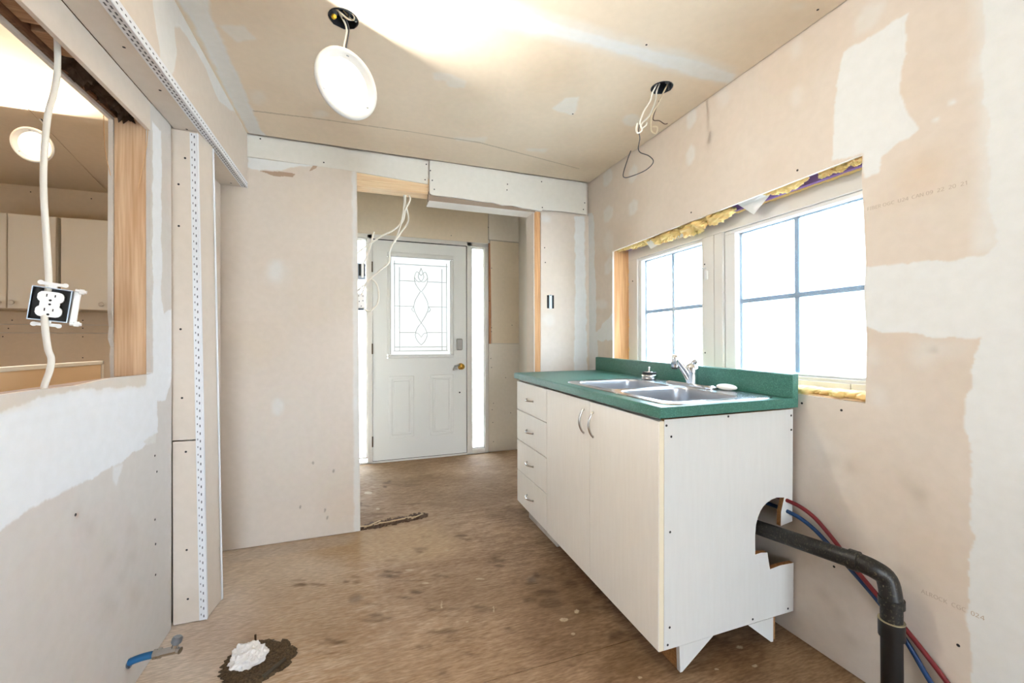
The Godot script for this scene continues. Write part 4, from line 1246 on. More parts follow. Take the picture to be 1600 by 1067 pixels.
	c = thing("receptacle", "white duplex outlet in open metal box hanging in pass-through", "outlet")
	var nz := Vector3(0.36, -0.04, 0.93).normalized()
	var ux := Vector3.UP.cross(nz).normalized()
	var vy := nz.cross(ux)
	var bs := Basis(ux, vy, nz) * Basis(Vector3.BACK, -0.12)
	c.transform = Transform3D(bs, Vector3(-0.763, 1.243, -1.428))
	m2 = MB.new()
	for q in [[0, 0, -0.044, 0.07, 0.085, 0.002], [-0.035, 0, -0.022, 0.002, 0.085, 0.046], [0.035, 0, -0.022, 0.002, 0.085, 0.046], [0, 0.0425, -0.022, 0.07, 0.002, 0.046], [0, -0.0425, -0.022, 0.07, 0.002, 0.046]]:
		m2.box(Vector3(q[0], q[1], q[2]), Vector3(q[3], q[4], q[5]))
	part("box_shell", m2, M.galv, c)
	m2 = MB.new()
	m2.box(Vector3(0.044, 0, -0.02), Vector3(0.014, 0.088, 0.012), 0.002)
	for s in [-1.0, 1.0]:
		m2.tube([Vector3(0.04, 0.046 * s, -0.012), Vector3(0.062, 0.044 * s, -0.010)], 0.0045, 8)
		m2.box(Vector3(0.052, 0.044 * s, -0.012), Vector3(0.012, 0.014, 0.01), 0.002)
	part("bracket", m2, M.device_white, c)
	m2 = MB.new()
	m2.box(Vector3(0, 0, -0.026), Vector3(0.066, 0.081, 0.03))
	part("dark_body", m2, M.dark, c)
	for s in [-1.0, 1.0]:
		m2 = MB.new()
		m2.box(Vector3(0, 0.05 * s, 0.002), Vector3(0.016, 0.014, 0.002), 0.0008)
		m2.box(Vector3(0, 0.053 * s, 0.002), Vector3(0.046, 0.0085, 0.002), 0.0008)
		for t in [-1.0, 1.0]:
			m2.lathe([Vector2(0.0058, -0.001), Vector2(0.0058, 0.001), Vector2(0, 0.001)], 12, Transform3D(Basis(Vector3.RIGHT, PI / 2), Vector3(0.022 * t, 0.054 * s, 0.002)))
		part("yoke", m2, M.device_white, c)
	m2 = MB.new()
	for s in [-1.0, 1.0]:
		var loop := []
		for k in 24:
			var t := TAU * k / 24.0
			loop.append_array([clampf(cos(t) * 0.0185, -0.0175, 0.0175) * 1.35, clampf(sin(t) * 0.0185, -0.0145, 0.0145) + 0.0185 * s])
		m2.slab(frame(Vector3(0, 0, 0.0045), Vector3.RIGHT, Vector3.UP, Vector3.BACK), poly(loop), 0.02)
	m2.box(Vector3(0, 0, 0.001), Vector3(0.036, 0.012, 0.004))
	var face := part("outlet_face", m2, M.device_white, c)
	m2 = MB.new()
	for s in [-1.0, 1.0]:
		m2.box(Vector3(-0.0075, 0.0225 + 0.0185 * (s - 1.0) + 0.0 * s, 0.0047), Vector3(0.0022, 0.0075, 0.001))
		m2.box(Vector3(0.0075, 0.0225 + 0.0185 * (s - 1.0), 0.0047), Vector3(0.0022, 0.0065, 0.001))
		m2.lathe([Vector2(0.0028, 0.0), Vector2(0.0028, 0.0009), Vector2(0, 0.0009)], 10, Transform3D(Basis(Vector3.RIGHT, PI / 2), Vector3(0, 0.0105 + 0.0185 * (s - 1.0), 0.0044)))
	m2.lathe([Vector2(0.0025, 0.0), Vector2(0.0025, 0.001), Vector2(0, 0.001)], 10, Transform3D(Basis(Vector3.RIGHT, PI / 2), Vector3(0, 0.0, 0.0032)))
	part("contact_slots", m2, M.dark, face)
	# thin copper hanging by the stud
	c = thing("wire", "thin stray copper wire hanging beside pass-through stud", "wire")
	m2 = MB.new()
	m2.tube(curve([Vector3(-0.838, 1.93, -1.83), Vector3(-0.835, 1.88, -1.826), Vector3(-0.828, 1.80, -1.82), Vector3(-0.812, 1.72, -1.815)], 6), 0.001, 6)
	part("strand", m2, mat(rgb8(230, 190, 140), 0.4, 0.4), c)
	c = thing("wire", "thin stray wire curling down over stud's drywall edge", "wire")
	m2 = MB.new()
	m2.tube(curve([Vector3(-0.722, 1.91, -1.85), Vector3(-0.725, 1.84, -1.845), Vector3(-0.735, 1.76, -1.84), Vector3(-0.745, 1.69, -1.838)], 6), 0.001, 6)
	part("strand", m2, mat(rgb8(230, 190, 140), 0.4, 0.4), c)


func ceiling_box(at: Vector3, r: float, label: String, wires: bool):
	var o := thing("ceiling_box", label, "electrical box", at)
	var mb := MB.new()
	mb.lathe([Vector2(r * 0.99, -0.002), Vector2(r * 0.99, 0.045), Vector2(0.0, 0.0455)], 8, Transform3D())
	mb.lathe([Vector2(r * 0.95, 0.044), Vector2(r * 0.95, -0.002), Vector2(r * 0.99, -0.002)], 8, Transform3D())
	part("box_shell", mb, M.dark_metal, o)
	for s in [-1.0, 1.0]:
		mb = MB.new()
		mb.box(Vector3(r * 0.55 * s, 0.03, 0.012 * s), Vector3(0.018, 0.012, 0.03), 0.002)
		part("clamp", mb, M.galv, o)
		mb = MB.new()
		mb.lathe([Vector2(0.004, 0.03), Vector2(0.004, -0.012), Vector2(0, -0.013)], 8, Transform3D(Basis(), Vector3(r * 0.8 * s, 0.012, 0.0)))
		part("screw", mb, M.galv, o)
	if wires:
		mb = MB.new()
		mb.tube(curve([Vector3(-0.03, 0.02, 0.02), Vector3(-0.01, -0.002, 0.03), Vector3(0.015, -0.004, 0.01), Vector3(0.03, 0.012, -0.01)], 6), 0.0032, 8)
		mb.tube(curve([Vector3(0.0, 0.03, 0.0), Vector3(0.03, 0.0, 0.005), Vector3(0.036, 0.005, 0.02), Vector3(0.01, 0.02, 0.035)], 6), 0.0026, 8)
		part("wire", mb, M.cable_tan, o)
		mb = MB.new()
		mb.tube(curve([Vector3(-0.02, 0.03, -0.02), Vector3(0.0, 0.002, 0.0), Vector3(0.02, 0.004, 0.02), Vector3(0.0, 0.02, 0.03)], 6), 0.003, 8)
		part("wire", mb, M.black_wire, o)


func lamp(at: Vector3, nrm: Vector3, r: float, power: float, label: String, cord: Array):
	var o := thing("ceiling_lamp", label, "lamp", at)
	var n := nrm.normalized()
	var ux := Vector3.UP.cross(n).normalized()
	var X := Transform3D(Basis(ux, n, ux.cross(n)), Vector3())   # y of the lathe is the lamp's axis
	var mb := MB.new()
	mb.lathe([Vector2(0.0, -0.03), Vector2(r * 0.72, -0.03), Vector2(r * 0.86, -0.012), Vector2(r, -0.004), Vector2(r, 0.002), Vector2(r * 0.95, 0.007), Vector2(r * 0.88, 0.005), Vector2(r * 0.86, 0.0), Vector2(r * 0.79, -0.012), Vector2(r * 0.76, -0.016)], 48, X, true)
	part("lamp_housing", mb, M.lamp_white, o)
	mb = MB.new()
	mb.lathe([Vector2(r * 0.76, -0.016), Vector2(r * 0.4, -0.0155), Vector2(0.0, -0.015)], 40, X)
	var led := part("led_board", mb, M.led, o)
	mb = MB.new()
	for q in [[0.0, 0.02], [0.02, -0.01], [-0.018, 0.012], [0.012, 0.012], [-0.01, -0.02], [0.025, 0.005]]:
		mb.lathe([Vector2(0.0015, 0.0), Vector2(0.0015, 0.0008), Vector2(0.0, 0.0008)], 8, X * Transform3D(Basis(), Vector3(q[0], -0.0148, q[1])))
	part("led_chips", mb, M.slot, led, true)
	for k in 3:
		var t := 0.5 + TAU * k / 3.0
		mb = MB.new()
		mb.box(Vector3(cos(t) * r * 0.83, -0.004, sin(t) * r * 0.83), Vector3(0.01, 0.003, 0.004), 0.001, X)
		part("clip", mb, M.galv, o)
	mb = MB.new()
	var local := []
	for p in cord: local.append(p - at)
	local.append(n * -0.028)
	mb.tube(curve(local, 6), 0.0034, 8)
	part("lead_wire", mb, M.cable, o)
	mb = MB.new()
	var l2 := []
	for p in cord: l2.append(p - at + Vector3(0.008, 0, 0.004))
	l2.append(n * -0.028 + ux * 0.02)
	mb.tube(curve(l2, 6), 0.0026, 8)
	part("lead_wire", mb, M.black_wire, o)
	var a := AreaLight3D.new()
	a.name = "lamp_light"
	a.area_size = Vector2(r * 1.06, r * 1.06)
	a.light_energy = power
	a.light_color = Color(1.0, 0.975, 0.93)
	a.shadow_enabled = true
	a.area_range = 12.0
	o.add_child(a)
	a.transform = Transform3D(Basis.looking_at(n, Vector3.UP), n * 0.011)



# ---------------------------------------------------------------- mesh building
class MB:
	var v := PackedVector3Array()
	var n := PackedVector3Array()
	var t := PackedVector2Array()

	func tri(a, b, c, na, nb, nc, ta = Vector2(), tb = Vector2(), tc = Vector2()):
		if (b - a).cross(c - a).dot(na + nb + nc) > 0.0:
			v.append_array([a, c, b]); n.append_array([na, nc, nb]); t.append_array([ta, tc, tb])
		else:
			v.append_array([a, b, c]); n.append_array([na, nb, nc]); t.append_array([ta, tb, tc])

	func flat_tri(a, b, c, out_n):
		tri(a, b, c, out_n, out_n, out_n)

	func quad(a, b, c, d, nn, ta = Vector2(), tb = Vector2(), tc = Vector2(), td = Vector2()):
		tri(a, b, c, nn, nn, nn, ta, tb, tc)
		tri(a, c, d, nn, nn, nn, ta, tc, td)

	func smooth_quad(a, b, c, d, na, nb, nc, nd):
		tri(a, b, c, na, nb, nc)
		tri(a, c, d, na, nc, nd)

	# box with chamfered edges; x is a Transform3D
	func box(center, size, bev = 0.0, x = Transform3D()):
		var h: Vector3 = size * 0.5
		var b: float = min(bev, min(h.x, min(h.y, h.z)) * 0.95)
		for ax in 3:
			for s in [-1.0, 1.0]:
				var nn := Vector3(); nn[ax] = s
				var i: int = (ax + 1) % 3
				var j: int = (ax + 2) % 3
				var q := []
				for k in [[-1, -1], [1, -1], [1, 1], [-1, 1]]:
					var p := Vector3(); p[ax] = s * h[ax]; p[i] = k[0] * (h[i] - b); p[j] = k[1] * (h[j] - b)
					q.append(x * (center + p))
				quad(q[0], q[1], q[2], q[3], x.basis * nn)
		if b > 0.0:
			for ax in 3:
				var i: int = (ax + 1) % 3
				var j: int = (ax + 2) % 3
				for si in [-1.0, 1.0]:
					for sj in [-1.0, 1.0]:
						var nn := Vector3(); nn[i] = si; nn[j] = sj
						var q := []
						for k in [[-1.0, 0], [1.0, 0], [1.0, 1], [-1.0, 1]]:
							var p := Vector3(); p[ax] = k[0] * (h[ax] - b)
							p[i] = si * (h[i] - (b if k[1] else 0.0)); p[j] = sj * (h[j] - (0.0 if k[1] else b))
							q.append(x * (center + p))
						quad(q[0], q[1], q[2], q[3], x.basis * nn.normalized())
			for sx in [-1.0, 1.0]:
				for sy in [-1.0, 1.0]:
					for sz in [-1.0, 1.0]:
						var s := Vector3(sx, sy, sz)
						var p0 = x * (center + s * (h - Vector3(0, b, b)))
						var p1 = x * (center + s * (h - Vector3(b, 0, b)))
						var p2 = x * (center + s * (h - Vector3(b, b, 0)))
						flat_tri(p0, p1, p2, x.basis * s.normalized())

	# box from two corners
	func span(a, b, bev = 0.0, x = Transform3D()):
		box((a + b) * 0.5, (b - a).abs(), bev, x)

	# polygon (pairs u, v) extruded backwards from its face; F is a frame dictionary
	func slab(F, poly: PackedVector2Array, thick: float, lift := 0.0, sides := true):
		var idx := Geometry2D.triangulate_polygon(poly)
		var front := []
		var back := []
		var uv := []
		var area := 0.0
		for k in poly.size():
			var p := poly[k]
			var w: Vector3 = F.o + F.u * p.x + F.v * p.y + F.n * lift
			front.append(w); back.append(w - F.n * thick)
			uv.append(Vector2((p.x - F.u0) / F.w, (F.v1 - p.y) / F.h))
			var q := poly[(k + 1) % poly.size()]
			area += p.cross(q)
		for k in range(0, idx.size(), 3):
			tri(front[idx[k]], front[idx[k + 1]], front[idx[k + 2]], F.n, F.n, F.n, uv[idx[k]], uv[idx[k + 1]], uv[idx[k + 2]])
			tri(back[idx[k]], back[idx[k + 1]], back[idx[k + 2]], -F.n, -F.n, -F.n, uv[idx[k]], uv[idx[k + 1]], uv[idx[k + 2]])
		if not sides:
			return
		for k in poly.size():
			var j := (k + 1) % poly.size()
			var e := (poly[j] - poly[k]).normalized() * signf(area)
			var nn: Vector3 = F.u * e.y - F.v * e.x
			quad(front[k], front[j], back[j], back[k], nn, uv[k], uv[j], uv[j], uv[k])

	func slab_edges(F, poly: PackedVector2Array, thick: float, lift := 0.0):
		var area := 0.0
		for k in poly.size():
			area += poly[k].cross(poly[(k + 1) % poly.size()])
		for k in poly.size():
			var j := (k + 1) % poly.size()
			var e := (poly[j] - poly[k]).normalized() * signf(area)
			var nn: Vector3 = F.u * e.y - F.v * e.x
			var a: Vector3 = F.o + F.u * poly[k].x + F.v * poly[k].y + F.n * lift
			var b: Vector3 = F.o + F.u * poly[j].x + F.v * poly[j].y + F.n * lift
			quad(a, b, b - F.n * thick, a - F.n * thick, nn)

	func tube(p: Array, r, seg := 10, caps := true):
		var nrm := Vector3()
		var rings := []
		for k in p.size():
			var d: Vector3 = (p[min(k + 1, p.size() - 1)] - p[max(k - 1, 0)]).normalized()
			if k == 0:
				nrm = d.cross(Vector3(0.31, 0.83, 0.46)).normalized()
			nrm = (nrm - d * nrm.dot(d)).normalized()
			var bn := d.cross(nrm)
			var rad: float = r[k] if r is Array else r
			var ring := []
			for s in seg:
				var a := TAU * s / seg
				var o: Vector3 = nrm * cos(a) + bn * sin(a)
				ring.append([p[k] + o * rad, o])
			rings.append(ring)
		for k in p.size() - 1:
			for s in seg:
				var j := (s + 1) % seg
				var a = rings[k][s]; var b = rings[k][j]; var c = rings[k + 1][j]; var d = rings[k + 1][s]
				smooth_quad(a[0], b[0], c[0], d[0], a[1], b[1], c[1], d[1])
		if caps:
			for e in [0, p.size() - 1]:
				var nn: Vector3 = (p[0] - p[1]).normalized() if e == 0 else (p[-1] - p[-2]).normalized()
				for s in seg:
					flat_tri(p[e], rings[e][s][0], rings[e][(s + 1) % seg][0], nn)

	# profile of (radius, height) pairs turned about the y axis of x
	func lathe(prof: Array, seg: int, x: Transform3D, smooth := false):
		var pn := []
		for k in prof.size() - 1:
			var d: Vector2 = (prof[k + 1] - prof[k]).normalized()
			pn.append(Vector2(d.y, -d.x))
		for k in prof.size() - 1:
			var n0: Vector2 = pn[k]
			var n1: Vector2 = pn[k]
			if smooth:
				if k > 0: n0 = (pn[k] + pn[k - 1]).normalized()
				if k < pn.size() - 1: n1 = (pn[k] + pn[k + 1]).normalized()
			for s in seg:
				var a0 := TAU * s / seg
				var a1 := TAU * (s + 1) / seg
				var q := []
				var nn := []
				for w in [[k, a0, n0], [k, a1, n0], [k + 1, a1, n1], [k + 1, a0, n1]]:
					var pr: Vector2 = prof[w[0]]
					q.append(x * Vector3(cos(w[1]) * pr.x, pr.y, sin(w[1]) * pr.x))
					nn.append((x.basis * Vector3(cos(w[1]) * w[2].x, w[2].y, sin(w[1]) * w[2].x)).normalized())
				tri(q[0], q[1], q[2], nn[0], nn[1], nn[2])
				tri(q[0], q[2], q[3], nn[0], nn[2], nn[3])

	# lumpy ball
	func blob(c: Vector3, r: Vector3, noise: FastNoiseLite, amp: float, freq: float, us := 18, vs := 11, x := Basis()):
		var g := []
		for j in vs + 1:
			var row := []
			for i in us:
				var a := TAU * i / us
				var b := PI * j / vs
				var d := Vector3(sin(b) * cos(a), cos(b), sin(b) * sin(a))
				var q := c * 7.0 + d * freq
				row.append(c + x * (d * r * (1.0 + amp * noise.get_noise_3dv(q * 100.0))))
			g.append(row)
		var nn := []
		for j in vs + 1:
			var row := []
			for i in us:
				var e1: Vector3 = g[j][(i + 1) % us] - g[j][(i + us - 1) % us]
				var e2: Vector3 = g[min(j + 1, vs)][i] - g[max(j - 1, 0)][i]
				var m := e1.cross(e2)
				var o: Vector3 = g[j][i] - c
				if m.length() < 1e-9: m = o
				m = m.normalized()
				row.append(m if m.dot(o) > 0.0 else -m)
			nn.append(row)
		for j in vs:
			for i in us:
				var k := (i + 1) % us
				smooth_quad(g[j][i], g[j][k], g[j + 1][k], g[j + 1][i], nn[j][i], nn[j][k], nn[j + 1][k], nn[j + 1][i])

	func mesh() -> ArrayMesh:
		var a := []
		a.resize(Mesh.ARRAY_MAX)
		a[Mesh.ARRAY_VERTEX] = v; a[Mesh.ARRAY_NORMAL] = n; a[Mesh.ARRAY_TEX_UV] = t
		var m := ArrayMesh.new()
		m.add_surface_from_arrays(Mesh.PRIMITIVE_TRIANGLES, a)
		return m


func poly(a: Array) -> PackedVector2Array:
	var r := PackedVector2Array()
	for k in range(0, a.size(), 2):
		r.append(Vector2(a[k], a[k + 1]))
	return r


func rect(u0, v0, u1, v1) -> PackedVector2Array:
	return poly([u0, v0, u1, v0, u1, v1, u0, v1])


func curve(p: Array, per := 6) -> Array:   # a smooth line through the points
	var r := []
	for k in p.size() - 1:
		var a: Vector3 = p[max(k - 1, 0)]
		var d: Vector3 = p[min(k + 2, p.size() - 1)]
		for s in per:
			r.append((p[k] as Vector3).cubic_interpolate(p[k + 1], a, d, float(s) / per))
	r.append(p[-1])
	return r


func frame(o, u, v, n, u0 := 0.0, v1 := 0.0, w := 1.0, h := 1.0) -> Dictionary:
	return {"o": o, "u": u, "v": v, "n": n, "u0": u0, "v1": v1, "w": w, "h": h}


# ---------------------------------------------------------------- scene objects
func numbered(called: String) -> String:
	var c: int = used.get(called, 0)
	used[called] = c + 1
	return called if c == 0 else "%s_%03d" % [called, c]


func tag(o: Node3D, label: String, category: String, group := "", kind := ""):
	o.set_meta("label", label); o.set_meta("category", category)
	if group: o.set_meta("group", group)
	if kind: o.set_meta("kind", kind)
	return o


func thing(called: String, label: String, category: String, at := Vector3(), group := "", kind := "") -> Node3D:
	var o := Node3D.new()
	o.name = numbered(called)
	add_child(o, true)
	o.position = at
	return tag(o, label, category, group, kind)


func struct(called: String, label: String, category: String) -> Node3D:
	return thing(called, label, category, Vector3(), "", "structure")


func part(called: String, mb, mat: Material, parent: Node3D, stuff := false) -> MeshInstance3D:
	var o := MeshInstance3D.new()
	var key := str(parent.get_instance_id()) + called
	var c: int = used.get(key, 0)
	used[key] = c + 1
	o.name = called if c == 0 else "%s_%03d" % [called, c]
	o.mesh = mb.mesh() if mb is MB else mb
	o.material_override = mat
	parent.add_child(o, true)
	if stuff: o.set_meta("kind", "stuff")
	return o


# ---------------------------------------------------------------- materials
func mat(c: Color, rough := 0.8, metal := 0.0, spec := 0.5) -> StandardMaterial3D:
	var m := StandardMaterial3D.new()
	m.albedo_color = c; m.roughness = rough; m.metallic = metal; m.metallic_specular = spec
	return m


func rgb8(r, g, b) -> Color:
	return Color(r / 255.0, g / 255.0, b / 255.0)


func noise_tex(freq: float, lo: Color, hi: Color, seed_: int, size := 512, normal := false, oct := 4) -> NoiseTexture2D:
	var f := FastNoiseLite.new()
	f.seed = seed_; f.frequency = freq; f.fractal_octaves = oct; f.noise_type = FastNoiseLite.TYPE_SIMPLEX_SMOOTH
	var t := NoiseTexture2D.new()
	t.width = size; t.height = size; t.seamless = true; t.noise = f
	if normal:
		t.as_normal_map = true; t.bump_strength = 2.0
	else:
		var g := Gradient.new()
		g.set_color(0, lo); g.set_color(1, hi)
		t.color_ramp = g
	return t


# timber: grain runs along v of the texture (or along u when across)
func wood_mat(base: Color, dark: Color, seed_: int, across := false, knots := 3) -> StandardMaterial3D:
	var f := FastNoiseLite.new(); f.seed = seed_; f.frequency = 0.02; f.fractal_octaves = 3
	var w := 128
	var h := 384
	var im := Image.create(w, h, false, Image.FORMAT_RGB8)
	var rng := RandomNumberGenerator.new(); rng.seed = seed_
	var kn := []
	for k in knots:
		kn.append(Vector2(rng.randf() * w, rng.randf() * h))
	for y in h:
		for x in w:
			var g := 0.0
			var push := 0.0
			for k in kn:
				var d := Vector2((x - k.x), (y - k.y) * 0.5)
				var l := d.length()
				push += 14.0 * exp(-l / 9.0) * signf(d.x)
				g += 0.9 * exp(-l * l / 8.0)
			var r := f.get_noise_2d((x + push) * 14.0, y * 0.9)
			var r2 := f.get_noise_2d(x * 3.0 + 500.0, y * 0.4)
			g += clampf(0.28 + r * 0.45 + r2 * 0.35, 0.0, 1.0)
			im.set_pixel(x, y, base.lerp(dark, clampf(g, 0.0, 1.0)))
	if across:
		im.rotate_90(CLOCKWISE)
	var m := StandardMaterial3D.new()
	m.albedo_texture = ImageTexture.create_from_image(im)
	m.uv1_triplanar = true
	m.uv1_scale = Vector3(3.2, 0.42, 3.2) if not across else Vector3(0.42, 3.2, 3.2)
	m.roughness = 0.75
	return m


# ---------------------------------------------------------------- painted boards (paper, joint compound, stains)
func canvas(u0: float, v1: float, w: float, h: float, ppm: float, base: Color) -> Dictionary:
	var img := Image.create(int(w * ppm), int(h * ppm), false, Image.FORMAT_RGBA8)
	img.fill(base)
	return {"img": img, "u0": u0, "v1": v1, "w": w, "h": h, "ppm": ppm}


func patch(im: Dictionary, a: Array, col: Color, feather: float, jag: float):
	var ppm: float = im.ppm
	var src := PackedVector2Array()
	var lo := Vector2(1e9, 1e9)
	var hi := Vector2(-1e9, -1e9)
	var n := a.size() / 2
	for k in n:
		var p := Vector2(a[2 * k], a[2 * k + 1])
		var q := Vector2(a[2 * ((k + 1) % n)], a[2 * ((k + 1) % n) + 1])
		var steps: int = max(1, int(p.distance_to(q) / 0.008))
		for s in steps:
			var w := p.lerp(q, float(s) / steps)
			w += Vector2(jag_noise.get_noise_2d(w.x * 900.0, w.y * 900.0), jag_noise.get_noise_2d(w.x * 900.0 + 777.0, w.y * 900.0 - 333.0)) * jag * 1.6
			var px := Vector2((w.x - im.u0) * ppm, (im.v1 - w.y) * ppm)
			src.append(px)
			lo = lo.min(px); hi = hi.max(px)
	var fe: float = max(1.0, feather * ppm)
	var ox := int(floor(max(lo.x - fe * 2.0, -40.0)))
	var oy := int(floor(max(lo.y - fe * 2.0, -40.0)))
	var bw := int(min(hi.x + fe * 2.0, im.img.get_width() + 40.0)) - ox
	var bh := int(min(hi.y + fe * 2.0, im.img.get_height() + 40.0)) - oy
	if bw < 2 or bh < 2:
		return
	var m := Image.create(bw, bh, false, Image.FORMAT_RGBA8)
	m.fill(Color(col.r, col.g, col.b, 0.0))
	for y in bh:
		var yy := y + oy + 0.5
		var xs := []
		for k in src.size():
			var p := src[k]
			var q := src[(k + 1) % src.size()]
			if (p.y > yy) != (q.y > yy):
				xs.append(p.x + (yy - p.y) / (q.y - p.y) * (q.x - p.x))
		xs.sort()
		for k in range(0, xs.size() - 1, 2):
			var x0 := int(round(xs[k])) - ox
			var x1 := int(round(xs[k + 1])) - ox
			if x1 > x0:
				m.fill_rect(Rect2i(x0, y, x1 - x0, 1), col)
	if fe > 1.0:
		var sw: int = max(2, int(bw / fe))
		var sh: int = max(2, int(bh / fe))
		m.resize(sw, sh, Image.INTERPOLATE_LANCZOS)
		m.resize(bw, bh, Image.INTERPOLATE_CUBIC)
	im.img.blend_rect(m, Rect2i(0, 0, bw, bh), Vector2i(ox, oy))


func mottle(im: Dictionary, count: int, col: Color, amount: float, size: float, seed_: int):
	var rng := RandomNumberGenerator.new(); rng.seed = seed_
	for k in count:
		var c := Vector2(im.u0 + rng.randf() * im.w, im.v1 - rng.randf() * im.h)
		var r := size * rng.randf_range(0.4, 1.5)
		var a := []
		for s in 8:
			var t := TAU * s / 8.0
			var l := r * rng.randf_range(0.6, 1.2)
			a.append_array([c.x + cos(t) * l, c.y + sin(t) * l])
		patch(im, a, Color(col.r, col.g, col.b, amount * rng.randf_range(0.4, 1.0)), size * 0.6, 0.01)


func board_mat(im: Dictionary) -> StandardMaterial3D:
	var m := StandardMaterial3D.new()
	m.albedo_texture = ImageTexture.create_from_image(im.img)
	m.roughness = 0.92
	m.metallic_specular = 0.3
	m.detail_enabled = true
	m.detail_albedo = M.grain
	m.detail_blend_mode = BaseMaterial3D.BLEND_MODE_MUL
	m.detail_uv_layer = BaseMaterial3D.DETAIL_UV_2
	m.uv2_triplanar = true; m.uv2_world_triplanar = true
	m.uv2_scale = Vector3(1.3, 1.3, 1.3)
	return m


func paper(c: Color) -> StandardMaterial3D:   # plain board face
	var m := mat(c, 0.92, 0.0, 0.3)
	m.detail_enabled = true
	m.detail_albedo = M.grain
	m.detail_blend_mode = BaseMaterial3D.BLEND_MODE_MUL
	m.detail_uv_layer = BaseMaterial3D.DETAIL_UV_2
	m.uv2_triplanar = true; m.uv2_world_triplanar = true
	m.uv2_scale = Vector3(1.3, 1.3, 1.3)
	return m


func screws(parent: Node3D, F: Dictionary, spots: Array):
	if not M.has("screw_mesh"):
		var mb := MB.new()
		mb.lathe([Vector2(0.0042, -0.002), Vector2(0.0042, 0.0006), Vector2(0.0034, 0.0009), Vector2(0.0012, 0.0002), Vector2(0.0, 0.0002)], 10, Transform3D())
		M.screw_mesh = mb.mesh()
	for k in range(0, spots.size(), 2):
		var o := part("screw", M.screw_mesh, M.screw, parent)
		var fwd: Vector3 = F.n
		o.transform = Transform3D(Basis(F.u, fwd, F.u.cross(fwd)), F.o + F.u * spots[k] + F.v * spots[k + 1])


func lettering(text: String, size: float, parent: Node3D, F: Dictionary, u: float, v: float, m: Material, flip := false):
	var t := TextMesh.new()
	var f := SystemFont.new()
	f.font_names = PackedStringArray(["Droid Sans"])
	t.font = f
	t.text = text
	t.font_size = 24
	t.pixel_size = size / 24.0
	t.depth = 0.0004
	t.horizontal_alignment = HORIZONTAL_ALIGNMENT_LEFT
	var o := part("lettering", t, m, parent)
	var uu: Vector3 = -F.u if flip else F.u
	var vv: Vector3 = -F.v if flip else F.v
	o.transform = Transform3D(Basis(uu, vv, F.n), F.o + F.u * u + F.v * v + F.n * 0.0003)


